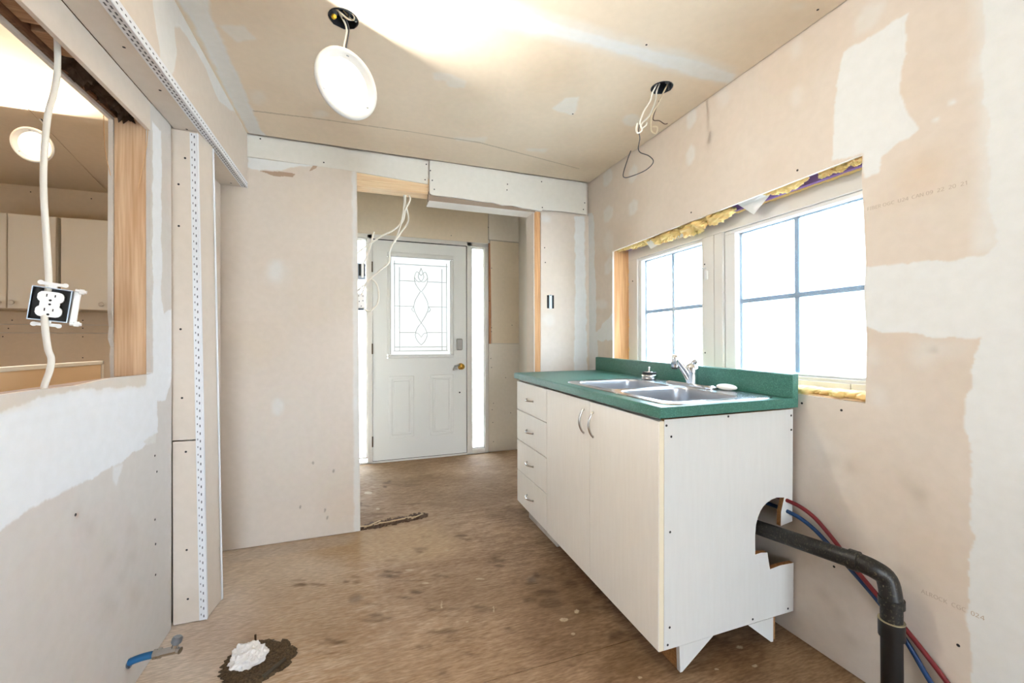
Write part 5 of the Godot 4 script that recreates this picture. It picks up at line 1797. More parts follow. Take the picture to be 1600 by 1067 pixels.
# ---------------------------------------------------------------- joint compound, stains, a painted wedge of light, screw places (metres on each surface)
func mud_and_light_right(im):
	patch(im, [-0.615, 2.072, -0.622, 1.852, -0.611, 1.708, -0.611, 1.486, -0.595, 1.405, -0.617, 1.372, -0.670, 1.372, -0.733, 1.375, -0.786, 1.377, -0.926, 1.394, -0.928, 1.191, -0.829, 1.163, -0.709, 1.152, -0.629, 1.151, -0.646, 1.094, -0.664, 0.940, -0.658, 0.865, -0.653, 0.739, -0.650, 0.530, -0.660, 0.383, -0.655, 0.176, 0.750, -0.100, 0.750, 2.500], Color(0.902, 0.906, 0.902, 1.00), 0.004, 0.008)
	patch(im, [-0.642, 2.094, -0.636, 1.930, -0.650, 1.866, -0.633, 1.832, -0.631, 1.648, -0.642, 1.376, -0.584, 1.369, -0.580, 2.044], Color(0.902, 0.906, 0.902, 0.60), 0.020, 0.006)
	patch(im, [-0.967, 2.146, -0.884, 2.141, -0.783, 2.146, -0.788, 2.122, -0.795, 1.993, -0.804, 1.936, -0.786, 1.847, -0.756, 1.771, -0.781, 1.760, -0.815, 1.762, -0.852, 1.735, -0.861, 1.681, -0.909, 1.687, -0.910, 1.767, -1.007, 1.783, -0.998, 1.902, -0.990, 2.066], Color(0.902, 0.906, 0.902, 1.00), 0.005, 0.006)
	patch(im, [-0.928, 2.231, -0.888, 2.255, -0.839, 2.235, -0.849, 2.198, -0.876, 2.168, -0.929, 2.171], Color(0.902, 0.906, 0.902, 0.40), 0.020, 0.006)
	patch(im, [-1.708, 2.053, -1.712, 2.117, -1.672, 2.149, -1.646, 2.115, -1.651, 2.072, -1.682, 2.042], Color(0.902, 0.906, 0.902, 0.55), 0.015, 0.006)
	patch(im, [-1.702, 2.238, -1.706, 2.303, -1.666, 2.331, -1.641, 2.296, -1.645, 2.253, -1.676, 2.226], Color(0.902, 0.906, 0.902, 0.55), 0.015, 0.006)
	patch(im, [-2.492, 2.228, -2.499, 2.302, -2.427, 2.326, -2.382, 2.284, -2.390, 2.234, -2.444, 2.211], Color(0.902, 0.906, 0.902, 0.55), 0.015, 0.006)
	patch(im, [-2.199, 2.143, -2.205, 2.210, -2.146, 2.234, -2.109, 2.197, -2.115, 2.151, -2.160, 2.129], Color(0.902, 0.906, 0.902, 0.55), 0.015, 0.006)
	patch(im, [-2.200, 1.935, -2.207, 2.001, -2.148, 2.030, -2.110, 1.996, -2.117, 1.949, -2.161, 1.923], Color(0.902, 0.906, 0.902, 0.55), 0.015, 0.006)
	patch(im, [-2.486, 1.973, -2.493, 2.046, -2.422, 2.077, -2.376, 2.039, -2.384, 1.988, -2.438, 1.960], Color(0.902, 0.906, 0.902, 0.55), 0.015, 0.006)
	patch(im, [-2.481, 1.614, -2.488, 1.686, -2.417, 1.725, -2.371, 1.692, -2.379, 1.641, -2.433, 1.607], Color(0.902, 0.906, 0.902, 0.55), 0.015, 0.006)
	patch(im, [-1.102, 2.252, -1.110, 2.226, -1.130, 2.226, -1.149, 2.252, -1.157, 2.289, -1.149, 2.315, -1.129, 2.315, -1.110, 2.288], Color(0.902, 0.906, 0.902, 0.32), 0.030, 0.006)
	patch(im, [-1.104, 2.071, -1.112, 2.044, -1.131, 2.041, -1.151, 2.065, -1.159, 2.101, -1.150, 2.128, -1.130, 2.130, -1.111, 2.106], Color(0.902, 0.906, 0.902, 0.32), 0.030, 0.006)
	patch(im, [-0.860, 1.095, -0.866, 1.069, -0.880, 1.057, -0.894, 1.067, -0.900, 1.094, -0.894, 1.121, -0.879, 1.132, -0.866, 1.121], Color(0.902, 0.906, 0.902, 0.32), 0.030, 0.006)
	patch(im, [-0.850, 0.966, -0.856, 0.939, -0.870, 0.927, -0.884, 0.936, -0.890, 0.962, -0.884, 0.989, -0.870, 1.001, -0.856, 0.992], Color(0.902, 0.906, 0.902, 0.32), 0.030, 0.006)
	patch(im, [-1.437, 2.258, -1.449, 2.227, -1.477, 2.227, -1.505, 2.258, -1.517, 2.303, -1.505, 2.334, -1.476, 2.333, -1.448, 2.301], Color(0.902, 0.906, 0.902, 0.32), 0.030, 0.006)
	patch(im, [-0.715, 1.104, -0.725, 1.070, -0.750, 1.054, -0.776, 1.067, -0.787, 1.103, -0.775, 1.139, -0.749, 1.153, -0.724, 1.139], Color(0.902, 0.906, 0.902, 0.35), 0.040, 0.006)
	patch(im, [-0.646, 1.118, -0.661, 1.103, -0.699, 1.096, -0.740, 1.101, -0.757, 1.117, -0.739, 1.133, -0.699, 1.139, -0.661, 1.133], Color(0.902, 0.906, 0.902, 0.30), 0.040, 0.006)
	patch(im, [-0.703, 1.639, -0.715, 1.611, -0.746, 1.608, -0.779, 1.634, -0.792, 1.674, -0.778, 1.703, -0.746, 1.703, -0.715, 1.676], Color(0.839, 0.698, 0.549, 0.28), 0.080, 0.006)
	patch(im, [-0.751, 1.585, -0.761, 1.548, -0.785, 1.538, -0.810, 1.563, -0.821, 1.609, -0.810, 1.648, -0.785, 1.656, -0.760, 1.629], Color(0.839, 0.698, 0.549, 0.20), 0.080, 0.006)
	patch(im, [-2.728, 2.121, -2.620, 2.052, -2.613, 1.764, -2.590, 1.440, -2.601, 1.211, -2.382, 1.342, -2.383, 1.163, -2.567, 1.152, -2.594, 0.937, -2.739, 0.928], Color(0.902, 0.906, 0.902, 0.95), 0.006, 0.010)
	patch(im, [-2.443, 1.403, -2.466, 1.381, -2.523, 1.375, -2.583, 1.390, -2.608, 1.418, -2.582, 1.442, -2.523, 1.446, -2.465, 1.430], Color(0.902, 0.906, 0.902, 0.50), 0.020, 0.006)
	patch(im, [-2.371, 1.801, -2.389, 1.745, -2.432, 1.728, -2.477, 1.763, -2.495, 1.829, -2.476, 1.887, -2.431, 1.902, -2.388, 1.865], Color(0.902, 0.906, 0.902, 0.35), 0.030, 0.006)
	patch(im, [-1.114, 0.870, -0.991, 0.788, -0.951, 0.578, -1.128, 0.733], Color(0.902, 0.906, 0.902, 0.25), 0.060, 0.006)  # pale wedge of light painted on the wall below the counter line
	patch(im, [-0.815, 0.727, -0.745, 0.691, -0.760, 0.628], Color(0.588, 0.549, 0.490, 0.20), 0.030, 0.006)
	patch(im, [-1.012, 0.219, -1.027, 0.205, -1.048, 0.202, -1.063, 0.210, -1.063, 0.227, -1.048, 0.240, -1.027, 0.244, -1.013, 0.235], Color(0.588, 0.541, 0.478, 0.16), 0.030, 0.006)
	patch(im, [-0.932, 0.115, -0.945, 0.101, -0.964, 0.096, -0.977, 0.103, -0.978, 0.119, -0.964, 0.133, -0.945, 0.137, -0.932, 0.129], Color(0.588, 0.541, 0.478, 0.16), 0.030, 0.006)
	patch(im, [-0.971, 0.177, -0.985, 0.163, -1.004, 0.159, -1.019, 0.167, -1.019, 0.183, -1.005, 0.196, -0.985, 0.200, -0.971, 0.192], Color(0.588, 0.541, 0.478, 0.16), 0.030, 0.006)
	patch(im, [-0.775, 0.414, -0.785, 0.404, -0.800, 0.403, -0.811, 0.412, -0.811, 0.426, -0.800, 0.436, -0.785, 0.437, -0.775, 0.427], Color(0.588, 0.541, 0.478, 0.16), 0.030, 0.006)
	patch(im, [-0.928, 0.698, -0.941, 0.690, -0.960, 0.692, -0.973, 0.705, -0.974, 0.720, -0.960, 0.729, -0.941, 0.726, -0.928, 0.713], Color(0.588, 0.541, 0.478, 0.16), 0.030, 0.006)
	patch(im, [-0.988, 0.703, -1.002, 0.694, -1.022, 0.697, -1.037, 0.710, -1.038, 0.726, -1.023, 0.736, -1.003, 0.732, -0.988, 0.719], Color(0.588, 0.541, 0.478, 0.16), 0.030, 0.006)
	patch(im, [-0.711, 1.782, -0.713, 1.777, -0.721, 1.774, -0.730, 1.776, -0.735, 1.781, -0.733, 1.787, -0.725, 1.790, -0.716, 1.788], Color(0.902, 0.906, 0.902, 0.70), 0.008, 0.006)
	patch(im, [-0.674, 1.817, -0.676, 1.812, -0.683, 1.809, -0.691, 1.812, -0.696, 1.817, -0.694, 1.823, -0.687, 1.825, -0.678, 1.823], Color(0.902, 0.906, 0.902, 0.70), 0.008, 0.006)
	patch(im, [-0.723, 1.117, -0.724, 1.109, -0.727, 1.106, -0.731, 1.109, -0.732, 1.117, -0.730, 1.125, -0.727, 1.128, -0.724, 1.125], Color(0.588, 0.549, 0.510, 0.35), 0.010, 0.006)

func mud_back(im):
	patch(im, [-0.596, 2.261, -0.495, 2.259, -0.332, 2.236, -0.230, 2.225, -0.250, 2.177, -0.332, 2.180, -0.431, 2.137, -0.543, 2.118, -0.605, 2.127], Color(0.902, 0.906, 0.902, 0.90), 0.006, 0.006)
	patch(im, [-0.546, 2.114, -0.431, 2.129, -0.358, 2.128, -0.372, 2.104, -0.463, 2.096], Color(0.690, 0.580, 0.490, 0.90), 0.003, 0.006)
	patch(im, [-0.291, 2.152, -0.264, 2.190, -0.233, 2.206, -0.250, 2.169], Color(0.690, 0.580, 0.490, 0.90), 0.002, 0.004)
	patch(im, [-0.418, 1.556, -0.430, 1.509, -0.460, 1.488, -0.490, 1.506, -0.502, 1.551, -0.490, 1.598, -0.460, 1.620, -0.430, 1.602], Color(0.902, 0.906, 0.902, 0.55), 0.030, 0.006)
	patch(im, [-0.422, 0.781, -0.430, 0.745, -0.451, 0.731, -0.472, 0.747, -0.480, 0.784, -0.472, 0.819, -0.451, 0.833, -0.430, 0.817], Color(0.902, 0.906, 0.902, 0.60), 0.020, 0.006)
	patch(im, [-0.022, 0.778, -0.027, 0.746, -0.037, 0.733, -0.047, 0.747, -0.051, 0.780, -0.047, 0.812, -0.037, 0.825, -0.027, 0.811], Color(0.902, 0.906, 0.902, 0.50), 0.020, 0.006)
	patch(im, [-0.372, 1.544, -0.395, 1.480, -0.451, 1.452, -0.505, 1.475, -0.527, 1.535, -0.505, 1.598, -0.451, 1.628, -0.395, 1.605], Color(0.902, 0.906, 0.902, 0.20), 0.040, 0.006)
	patch(im, [-0.261, 0.446, -0.262, 0.438, -0.266, 0.435, -0.269, 0.439, -0.271, 0.447, -0.269, 0.454, -0.266, 0.457, -0.262, 0.454], Color(0.510, 0.471, 0.424, 0.50), 0.004, 0.006)
	patch(im, [-0.157, 0.382, -0.158, 0.374, -0.162, 0.371, -0.166, 0.375, -0.167, 0.383, -0.166, 0.391, -0.162, 0.394, -0.158, 0.390], Color(0.510, 0.471, 0.424, 0.50), 0.004, 0.006)
	patch(im, [-0.328, 0.193, -0.330, 0.185, -0.333, 0.182, -0.337, 0.186, -0.338, 0.194, -0.337, 0.202, -0.333, 0.204, -0.330, 0.201], Color(0.510, 0.471, 0.424, 0.50), 0.004, 0.006)
	patch(im, [-0.202, 0.160, -0.204, 0.153, -0.208, 0.150, -0.211, 0.154, -0.213, 0.162, -0.211, 0.170, -0.208, 0.172, -0.204, 0.169], Color(0.510, 0.471, 0.424, 0.50), 0.004, 0.006)
	patch(im, [-0.185, 0.113, -0.187, 0.105, -0.190, 0.102, -0.194, 0.106, -0.196, 0.114, -0.194, 0.122, -0.190, 0.125, -0.187, 0.121], Color(0.510, 0.471, 0.424, 0.50), 0.004, 0.006)
	patch(im, [1.457, 2.061, 1.541, 2.070, 1.563, 0.931, 1.535, -0.425, 1.425, -0.406, 1.446, 0.888, 1.459, 1.306, 1.466, 1.679], Color(0.902, 0.906, 0.902, 0.95), 0.008, 0.008)
	patch(im, [1.272, 2.025, 1.259, 2.004, 1.227, 1.993, 1.195, 1.998, 1.183, 2.016, 1.196, 2.036, 1.227, 2.047, 1.259, 2.043], Color(0.902, 0.906, 0.902, 0.50), 0.020, 0.006)
	patch(im, [1.304, 1.304, 1.289, 1.271, 1.254, 1.258, 1.219, 1.270, 1.204, 1.302, 1.219, 1.335, 1.254, 1.349, 1.290, 1.336], Color(0.902, 0.906, 0.902, 0.30), 0.030, 0.006)
	patch(im, [-0.053, 2.205, -0.028, 2.208, -0.009, 0.002, -0.045, 0.008, -0.048, 0.895, -0.050, 1.670], Color(0.902, 0.906, 0.902, 0.60), 0.008, 0.004)
	patch(im, [-0.197, 0.560, -0.257, 0.327, -0.399, 0.246, -0.536, 0.359, -0.590, 0.593, -0.535, 0.818, -0.399, 0.908, -0.257, 0.804], Color(0.894, 0.871, 0.847, 0.25), 0.200, 0.006)

func mud_left(im):
	patch(im, [1.191, 0.991, 1.296, 1.013, 1.464, 1.017, 1.822, 0.992, 1.822, 1.037, 1.870, 1.041, 1.868, 1.950, 1.940, 1.950, 1.941, 1.304, 1.969, 1.257, 2.032, 1.287, 2.033, 1.005, 1.981, 0.930, 1.905, 0.927, 1.905, 0.815, 1.800, 0.783, 1.614, 0.765, 1.415, 0.762, 1.279, 0.764, 1.192, 0.747, 0.300, 0.450, 0.300, 0.980], Color(0.925, 0.933, 0.945, 1.00), 0.004, 0.007)
	patch(im, [1.302, 1.012, 1.464, 1.017, 1.822, 0.992, 1.822, 1.030, 1.191, 1.026, 1.191, 0.991], Color(0.871, 0.816, 0.745, 0.50), 0.020, 0.006)
	patch(im, [1.800, 0.800, 1.895, 0.815, 1.895, 0.779, 1.832, 0.782], Color(0.882, 0.871, 0.855, 0.90), 0.004, 0.006)
	patch(im, [1.610, 0.764, 1.672, 0.763, 1.657, 0.735, 1.628, 0.700, 1.614, 0.720], Color(0.925, 0.933, 0.945, 0.60), 0.008, 0.006)
	patch(im, [1.468, 0.671, 1.461, 0.659, 1.444, 0.660, 1.427, 0.673, 1.420, 0.690, 1.427, 0.702, 1.444, 0.701, 1.461, 0.689], Color(0.647, 0.608, 0.569, 0.14), 0.030, 0.006)
	patch(im, [1.529, 0.611, 1.521, 0.599, 1.502, 0.601, 1.484, 0.615, 1.477, 0.633, 1.484, 0.645, 1.502, 0.644, 1.521, 0.630], Color(0.647, 0.608, 0.569, 0.14), 0.030, 0.006)
	patch(im, [1.625, 0.485, 1.616, 0.473, 1.594, 0.477, 1.573, 0.494, 1.564, 0.514, 1.573, 0.526, 1.594, 0.523, 1.616, 0.506], Color(0.647, 0.608, 0.569, 0.14), 0.030, 0.006)
	patch(im, [1.761, 0.506, 1.750, 0.493, 1.723, 0.497, 1.698, 0.515, 1.688, 0.537, 1.698, 0.550, 1.723, 0.547, 1.750, 0.529], Color(0.647, 0.608, 0.569, 0.14), 0.030, 0.006)
	patch(im, [1.608, 0.377, 1.599, 0.365, 1.577, 0.371, 1.557, 0.390, 1.548, 0.410, 1.557, 0.421, 1.577, 0.417, 1.599, 0.398], Color(0.647, 0.608, 0.569, 0.14), 0.030, 0.006)
	patch(im, [1.643, 0.317, 1.634, 0.306, 1.611, 0.313, 1.590, 0.333, 1.581, 0.354, 1.590, 0.365, 1.611, 0.359, 1.634, 0.339], Color(0.647, 0.608, 0.569, 0.14), 0.030, 0.006)
	patch(im, [1.700, 0.387, 1.689, 0.375, 1.665, 0.381, 1.642, 0.400, 1.632, 0.422, 1.642, 0.434, 1.665, 0.429, 1.689, 0.410], Color(0.647, 0.608, 0.569, 0.14), 0.030, 0.006)
	patch(im, [1.761, 0.420, 1.750, 0.407, 1.723, 0.412, 1.698, 0.432, 1.688, 0.455, 1.698, 0.467, 1.723, 0.463, 1.750, 0.443], Color(0.647, 0.608, 0.569, 0.14), 0.030, 0.006)
	patch(im, [1.591, 0.329, 1.582, 0.318, 1.561, 0.324, 1.541, 0.343, 1.533, 0.364, 1.541, 0.375, 1.561, 0.369, 1.582, 0.350], Color(0.647, 0.608, 0.569, 0.14), 0.030, 0.006)
	patch(im, [1.783, 0.278, 1.771, 0.266, 1.744, 0.274, 1.718, 0.296, 1.708, 0.320, 1.718, 0.332, 1.744, 0.325, 1.771, 0.303], Color(0.647, 0.608, 0.569, 0.14), 0.030, 0.006)
	patch(im, [1.444, 0.681, 1.442, 0.679, 1.438, 0.679, 1.435, 0.682, 1.433, 0.685, 1.435, 0.687, 1.438, 0.686, 1.442, 0.684], Color(0.745, 0.471, 0.353, 0.60), 0.006, 0.006)

func mud_ceiling(im):
	patch(im, [0.073, -1.468, 0.285, -1.432, 0.426, -1.442, 0.532, -1.463, 0.615, -1.475, 0.853, -1.450, 1.102, -1.457, 1.308, -1.464, 1.589, -1.451, 1.586, -1.393, 1.518, -1.353, 1.326, -1.336, 1.195, -1.336, 1.055, -1.355, 0.906, -1.351, 0.738, -1.344, 0.585, -1.343, 0.441, -1.337], Color(0.910, 0.910, 0.902, 0.55), 0.030, 0.006)
	patch(im, [0.196, -1.424, 0.423, -1.431, 0.605, -1.451, 0.842, -1.431, 1.090, -1.441, 1.442, -1.454, 1.573, -1.437, 1.547, -1.379, 1.356, -1.367, 1.074, -1.379, 0.759, -1.383, 0.549, -1.374, 0.420, -1.344], Color(0.910, 0.910, 0.902, 0.80), 0.012, 0.006)
	patch(im, [-0.598, -1.707, -0.485, -1.667, -0.507, -1.778, -0.508, -1.882, -0.507, -2.004, -0.512, -2.279, -0.517, -2.629, -0.507, -2.709, -0.590, -2.754, -0.588, -2.589, -0.591, -2.255, -0.584, -1.964, -0.581, -1.792], Color(0.910, 0.910, 0.902, 0.85), 0.010, 0.006)
	patch(im, [-0.494, -1.809, -0.412, -1.773, -0.382, -1.844, -0.460, -1.887], Color(0.910, 0.910, 0.902, 0.50), 0.010, 0.006)
	patch(im, [0.286, -1.809, 0.364, -1.794, 0.441, -1.819, 0.448, -1.871, 0.371, -1.888, 0.358, -1.848, 0.300, -1.859], Color(0.910, 0.910, 0.902, 0.40), 0.012, 0.006)
	patch(im, [0.499, -2.338, 0.678, -2.275, 0.680, -2.346, 0.516, -2.380], Color(0.910, 0.910, 0.902, 0.35), 0.020, 0.006)
	patch(im, [0.929, -2.335, 1.053, -2.291, 1.067, -2.340, 0.960, -2.360], Color(0.910, 0.910, 0.902, 0.40), 0.020, 0.006)
	patch(im, [0.900, -1.888, 0.921, -1.788, 0.977, -1.757, 1.021, -1.857, 1.019, -1.914, 0.932, -1.901], Color(0.910, 0.910, 0.902, 0.55), 0.010, 0.006)
	patch(im, [1.393, -1.834, 1.408, -1.877, 1.385, -1.906, 1.339, -1.902, 1.297, -1.868, 1.285, -1.826, 1.308, -1.799, 1.352, -1.802], Color(0.910, 0.910, 0.902, 0.45), 0.015, 0.006)
	patch(im, [-0.426, -2.260, -0.446, -2.314, -0.475, -2.345, -0.496, -2.332, -0.495, -2.284, -0.474, -2.231, -0.446, -2.203, -0.427, -2.215], Color(0.910, 0.910, 0.902, 0.30), 0.030, 0.006)
	patch(im, [-0.155, -2.317, -0.170, -2.349, -0.202, -2.372, -0.232, -2.371, -0.241, -2.347, -0.226, -2.315, -0.195, -2.294, -0.166, -2.294], Color(0.910, 0.910, 0.902, 0.30), 0.020, 0.006)
	patch(im, [1.458, -1.020, 1.463, -1.031, 1.453, -1.040, 1.433, -1.042, 1.415, -1.035, 1.410, -1.025, 1.420, -1.016, 1.440, -1.014], Color(0.910, 0.910, 0.902, 0.20), 0.020, 0.006)
	patch(im, [-0.513, -2.406, -0.202, -2.378, 0.252, -2.357, 0.253, -2.364, -0.203, -2.389, -0.516, -2.419], Color(0.471, 0.412, 0.333, 0.30), 0.002, 0.001)
	patch(im, [0.252, -2.357, 0.653, -2.348, 1.380, -2.479, 1.385, -2.488, 0.656, -2.359, 0.253, -2.364], Color(0.471, 0.412, 0.333, 0.30), 0.002, 0.001)

func mud_bulkhead(im):
	patch(im, [1.781, 2.373, 1.821, 2.367, 2.018, 2.365, 2.290, 2.348, 2.579, 2.345, 2.847, 2.368, 2.831, 2.284, 2.741, 2.355, 2.579, 2.308, 2.482, 2.319, 2.188, 2.226, 2.033, 2.270, 1.882, 2.268, 1.764, 2.256, 1.722, 2.221, 1.743, 2.152, 1.702, 2.034, 1.626, 2.017, 1.590, 2.130, 1.565, 2.202, -0.500, 2.100, -0.500, 2.330], Color(0.910, 0.910, 0.902, 0.85), 0.006, 0.006)

func stain_floor(im):
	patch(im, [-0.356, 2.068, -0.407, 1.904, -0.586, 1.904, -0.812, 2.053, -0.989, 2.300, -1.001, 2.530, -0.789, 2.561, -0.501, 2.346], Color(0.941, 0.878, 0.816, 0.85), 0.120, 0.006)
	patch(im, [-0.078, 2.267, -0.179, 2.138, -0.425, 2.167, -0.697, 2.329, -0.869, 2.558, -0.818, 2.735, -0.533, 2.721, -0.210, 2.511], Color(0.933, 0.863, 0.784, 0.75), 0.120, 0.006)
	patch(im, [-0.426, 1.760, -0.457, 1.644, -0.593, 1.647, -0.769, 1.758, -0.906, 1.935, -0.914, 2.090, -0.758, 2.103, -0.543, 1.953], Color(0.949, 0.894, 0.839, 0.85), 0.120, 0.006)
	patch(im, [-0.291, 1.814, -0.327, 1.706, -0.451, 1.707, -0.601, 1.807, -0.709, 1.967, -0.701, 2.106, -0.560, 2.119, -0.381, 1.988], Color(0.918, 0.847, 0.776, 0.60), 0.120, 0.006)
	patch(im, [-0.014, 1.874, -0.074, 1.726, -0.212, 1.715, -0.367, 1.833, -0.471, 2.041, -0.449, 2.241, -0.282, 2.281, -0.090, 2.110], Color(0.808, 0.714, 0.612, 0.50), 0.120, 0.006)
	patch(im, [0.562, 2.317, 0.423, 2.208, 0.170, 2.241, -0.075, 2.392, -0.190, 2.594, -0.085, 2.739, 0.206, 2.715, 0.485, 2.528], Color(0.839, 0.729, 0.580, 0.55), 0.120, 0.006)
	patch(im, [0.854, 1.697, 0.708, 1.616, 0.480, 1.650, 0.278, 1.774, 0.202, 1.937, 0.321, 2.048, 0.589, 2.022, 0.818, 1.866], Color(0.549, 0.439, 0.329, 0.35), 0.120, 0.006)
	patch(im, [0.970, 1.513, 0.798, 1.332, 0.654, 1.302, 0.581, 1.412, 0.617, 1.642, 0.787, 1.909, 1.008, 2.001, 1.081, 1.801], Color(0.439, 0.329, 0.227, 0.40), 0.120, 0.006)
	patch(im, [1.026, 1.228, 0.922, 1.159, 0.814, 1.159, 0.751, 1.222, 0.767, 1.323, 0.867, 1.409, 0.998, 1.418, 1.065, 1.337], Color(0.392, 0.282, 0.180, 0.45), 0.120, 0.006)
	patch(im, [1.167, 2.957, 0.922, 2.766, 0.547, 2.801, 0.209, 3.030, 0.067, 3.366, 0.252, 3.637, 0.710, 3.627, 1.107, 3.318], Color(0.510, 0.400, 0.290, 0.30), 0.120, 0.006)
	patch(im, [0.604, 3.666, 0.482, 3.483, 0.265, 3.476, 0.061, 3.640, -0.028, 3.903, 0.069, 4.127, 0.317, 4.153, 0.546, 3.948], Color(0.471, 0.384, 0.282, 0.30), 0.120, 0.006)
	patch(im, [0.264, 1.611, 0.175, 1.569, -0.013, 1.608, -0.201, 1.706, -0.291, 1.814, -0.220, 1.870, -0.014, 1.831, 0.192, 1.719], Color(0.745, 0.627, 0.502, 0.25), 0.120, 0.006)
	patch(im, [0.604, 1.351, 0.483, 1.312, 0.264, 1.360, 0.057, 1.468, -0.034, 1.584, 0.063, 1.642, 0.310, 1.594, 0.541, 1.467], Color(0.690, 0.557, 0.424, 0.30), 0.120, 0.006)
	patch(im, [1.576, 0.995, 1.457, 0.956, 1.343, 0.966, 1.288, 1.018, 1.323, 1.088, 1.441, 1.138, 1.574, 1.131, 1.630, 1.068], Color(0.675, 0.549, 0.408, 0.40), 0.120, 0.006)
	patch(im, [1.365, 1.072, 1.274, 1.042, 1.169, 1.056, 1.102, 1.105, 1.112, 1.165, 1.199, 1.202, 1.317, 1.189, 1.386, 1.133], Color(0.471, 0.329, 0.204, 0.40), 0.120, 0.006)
	patch(im, [-0.361, 1.840, -0.378, 1.748, -0.460, 1.740, -0.564, 1.816, -0.639, 1.942, -0.637, 2.052, -0.547, 2.069, -0.427, 1.975], Color(0.706, 0.627, 0.565, 0.30), 0.120, 0.006)
	patch(im, [-0.243, 2.188, -0.249, 2.181, -0.267, 2.184, -0.286, 2.195, -0.295, 2.207, -0.289, 2.214, -0.270, 2.211, -0.251, 2.200], Color(0.329, 0.251, 0.188, 0.32), 0.012, 0.006)
	patch(im, [-0.250, 2.227, -0.261, 2.224, -0.289, 2.232, -0.318, 2.245, -0.330, 2.256, -0.319, 2.259, -0.291, 2.251, -0.263, 2.238], Color(0.329, 0.251, 0.188, 0.21), 0.012, 0.006)
	patch(im, [-0.157, 2.162, -0.168, 2.157, -0.196, 2.164, -0.224, 2.178, -0.236, 2.191, -0.225, 2.195, -0.198, 2.188, -0.170, 2.174], Color(0.329, 0.251, 0.188, 0.32), 0.012, 0.006)
	patch(im, [-0.236, 2.180, -0.247, 2.175, -0.275, 2.182, -0.303, 2.196, -0.316, 2.209, -0.306, 2.214, -0.278, 2.207, -0.249, 2.193], Color(0.329, 0.251, 0.188, 0.35), 0.012, 0.006)
	patch(im, [-0.004, 2.172, -0.012, 2.167, -0.029, 2.171, -0.046, 2.180, -0.054, 2.190, -0.047, 2.195, -0.029, 2.192, -0.012, 2.182], Color(0.329, 0.251, 0.188, 0.23), 0.012, 0.006)
	patch(im, [-0.050, 2.147, -0.055, 2.141, -0.068, 2.142, -0.082, 2.151, -0.087, 2.160, -0.082, 2.166, -0.069, 2.165, -0.055, 2.157], Color(0.329, 0.251, 0.188, 0.39), 0.012, 0.006)
	patch(im, [-0.008, 2.129, -0.013, 2.122, -0.026, 2.123, -0.038, 2.131, -0.043, 2.141, -0.038, 2.148, -0.026, 2.147, -0.014, 2.139], Color(0.329, 0.251, 0.188, 0.27), 0.012, 0.006)
	patch(im, [0.000, 2.128, -0.004, 2.125, -0.012, 2.127, -0.021, 2.131, -0.024, 2.137, -0.021, 2.139, -0.012, 2.138, -0.004, 2.133], Color(0.329, 0.251, 0.188, 0.21), 0.012, 0.006)
	patch(im, [0.192, 2.141, 0.184, 2.137, 0.166, 2.141, 0.148, 2.150, 0.141, 2.160, 0.149, 2.164, 0.167, 2.161, 0.185, 2.151], Color(0.329, 0.251, 0.188, 0.29), 0.012, 0.006)
	patch(im, [0.150, 2.163, 0.142, 2.156, 0.124, 2.158, 0.108, 2.169, 0.101, 2.181, 0.109, 2.188, 0.126, 2.186, 0.143, 2.176], Color(0.329, 0.251, 0.188, 0.39), 0.012, 0.006)
	patch(im, [0.173, 2.112, 0.164, 2.102, 0.142, 2.105, 0.122, 2.118, 0.114, 2.134, 0.124, 2.144, 0.145, 2.142, 0.166, 2.129], Color(0.329, 0.251, 0.188, 0.33), 0.012, 0.006)
	patch(im, [0.139, 2.130, 0.129, 2.121, 0.106, 2.124, 0.084, 2.137, 0.076, 2.153, 0.085, 2.162, 0.108, 2.159, 0.131, 2.146], Color(0.329, 0.251, 0.188, 0.30), 0.012, 0.006)
	patch(im, [0.852, 1.865, 0.838, 1.856, 0.815, 1.858, 0.797, 1.870, 0.794, 1.886, 0.808, 1.895, 0.831, 1.893, 0.849, 1.880], Color(0.329, 0.251, 0.188, 0.23), 0.012, 0.006)
	patch(im, [0.784, 1.822, 0.772, 1.820, 0.749, 1.825, 0.729, 1.836, 0.722, 1.845, 0.734, 1.848, 0.757, 1.843, 0.778, 1.832], Color(0.329, 0.251, 0.188, 0.37), 0.012, 0.006)
	patch(im, [0.822, 1.882, 0.810, 1.869, 0.795, 1.868, 0.785, 1.879, 0.786, 1.895, 0.798, 1.908, 0.813, 1.910, 0.823, 1.899], Color(0.329, 0.251, 0.188, 0.39), 0.012, 0.006)
	patch(im, [0.773, 1.851, 0.764, 1.839, 0.753, 1.837, 0.746, 1.845, 0.748, 1.860, 0.757, 1.873, 0.769, 1.875, 0.775, 1.866], Color(0.329, 0.251, 0.188, 0.24), 0.012, 0.006)
	patch(im, [0.954, 1.751, 0.932, 1.731, 0.903, 1.731, 0.884, 1.749, 0.886, 1.776, 0.908, 1.797, 0.938, 1.798, 0.957, 1.779], Color(0.329, 0.251, 0.188, 0.23), 0.012, 0.006)
	patch(im, [0.876, 1.839, 0.865, 1.829, 0.849, 1.830, 0.837, 1.840, 0.836, 1.853, 0.848, 1.863, 0.864, 1.862, 0.875, 1.852], Color(0.329, 0.251, 0.188, 0.26), 0.012, 0.006)
	patch(im, [0.967, 1.878, 0.949, 1.856, 0.930, 1.851, 0.920, 1.866, 0.926, 1.893, 0.945, 1.916, 0.965, 1.921, 0.974, 1.905], Color(0.329, 0.251, 0.188, 0.23), 0.012, 0.006)
	patch(im, [0.964, 1.760, 0.948, 1.748, 0.923, 1.750, 0.905, 1.764, 0.904, 1.782, 0.921, 1.794, 0.946, 1.793, 0.964, 1.778], Color(0.329, 0.251, 0.188, 0.29), 0.012, 0.006)
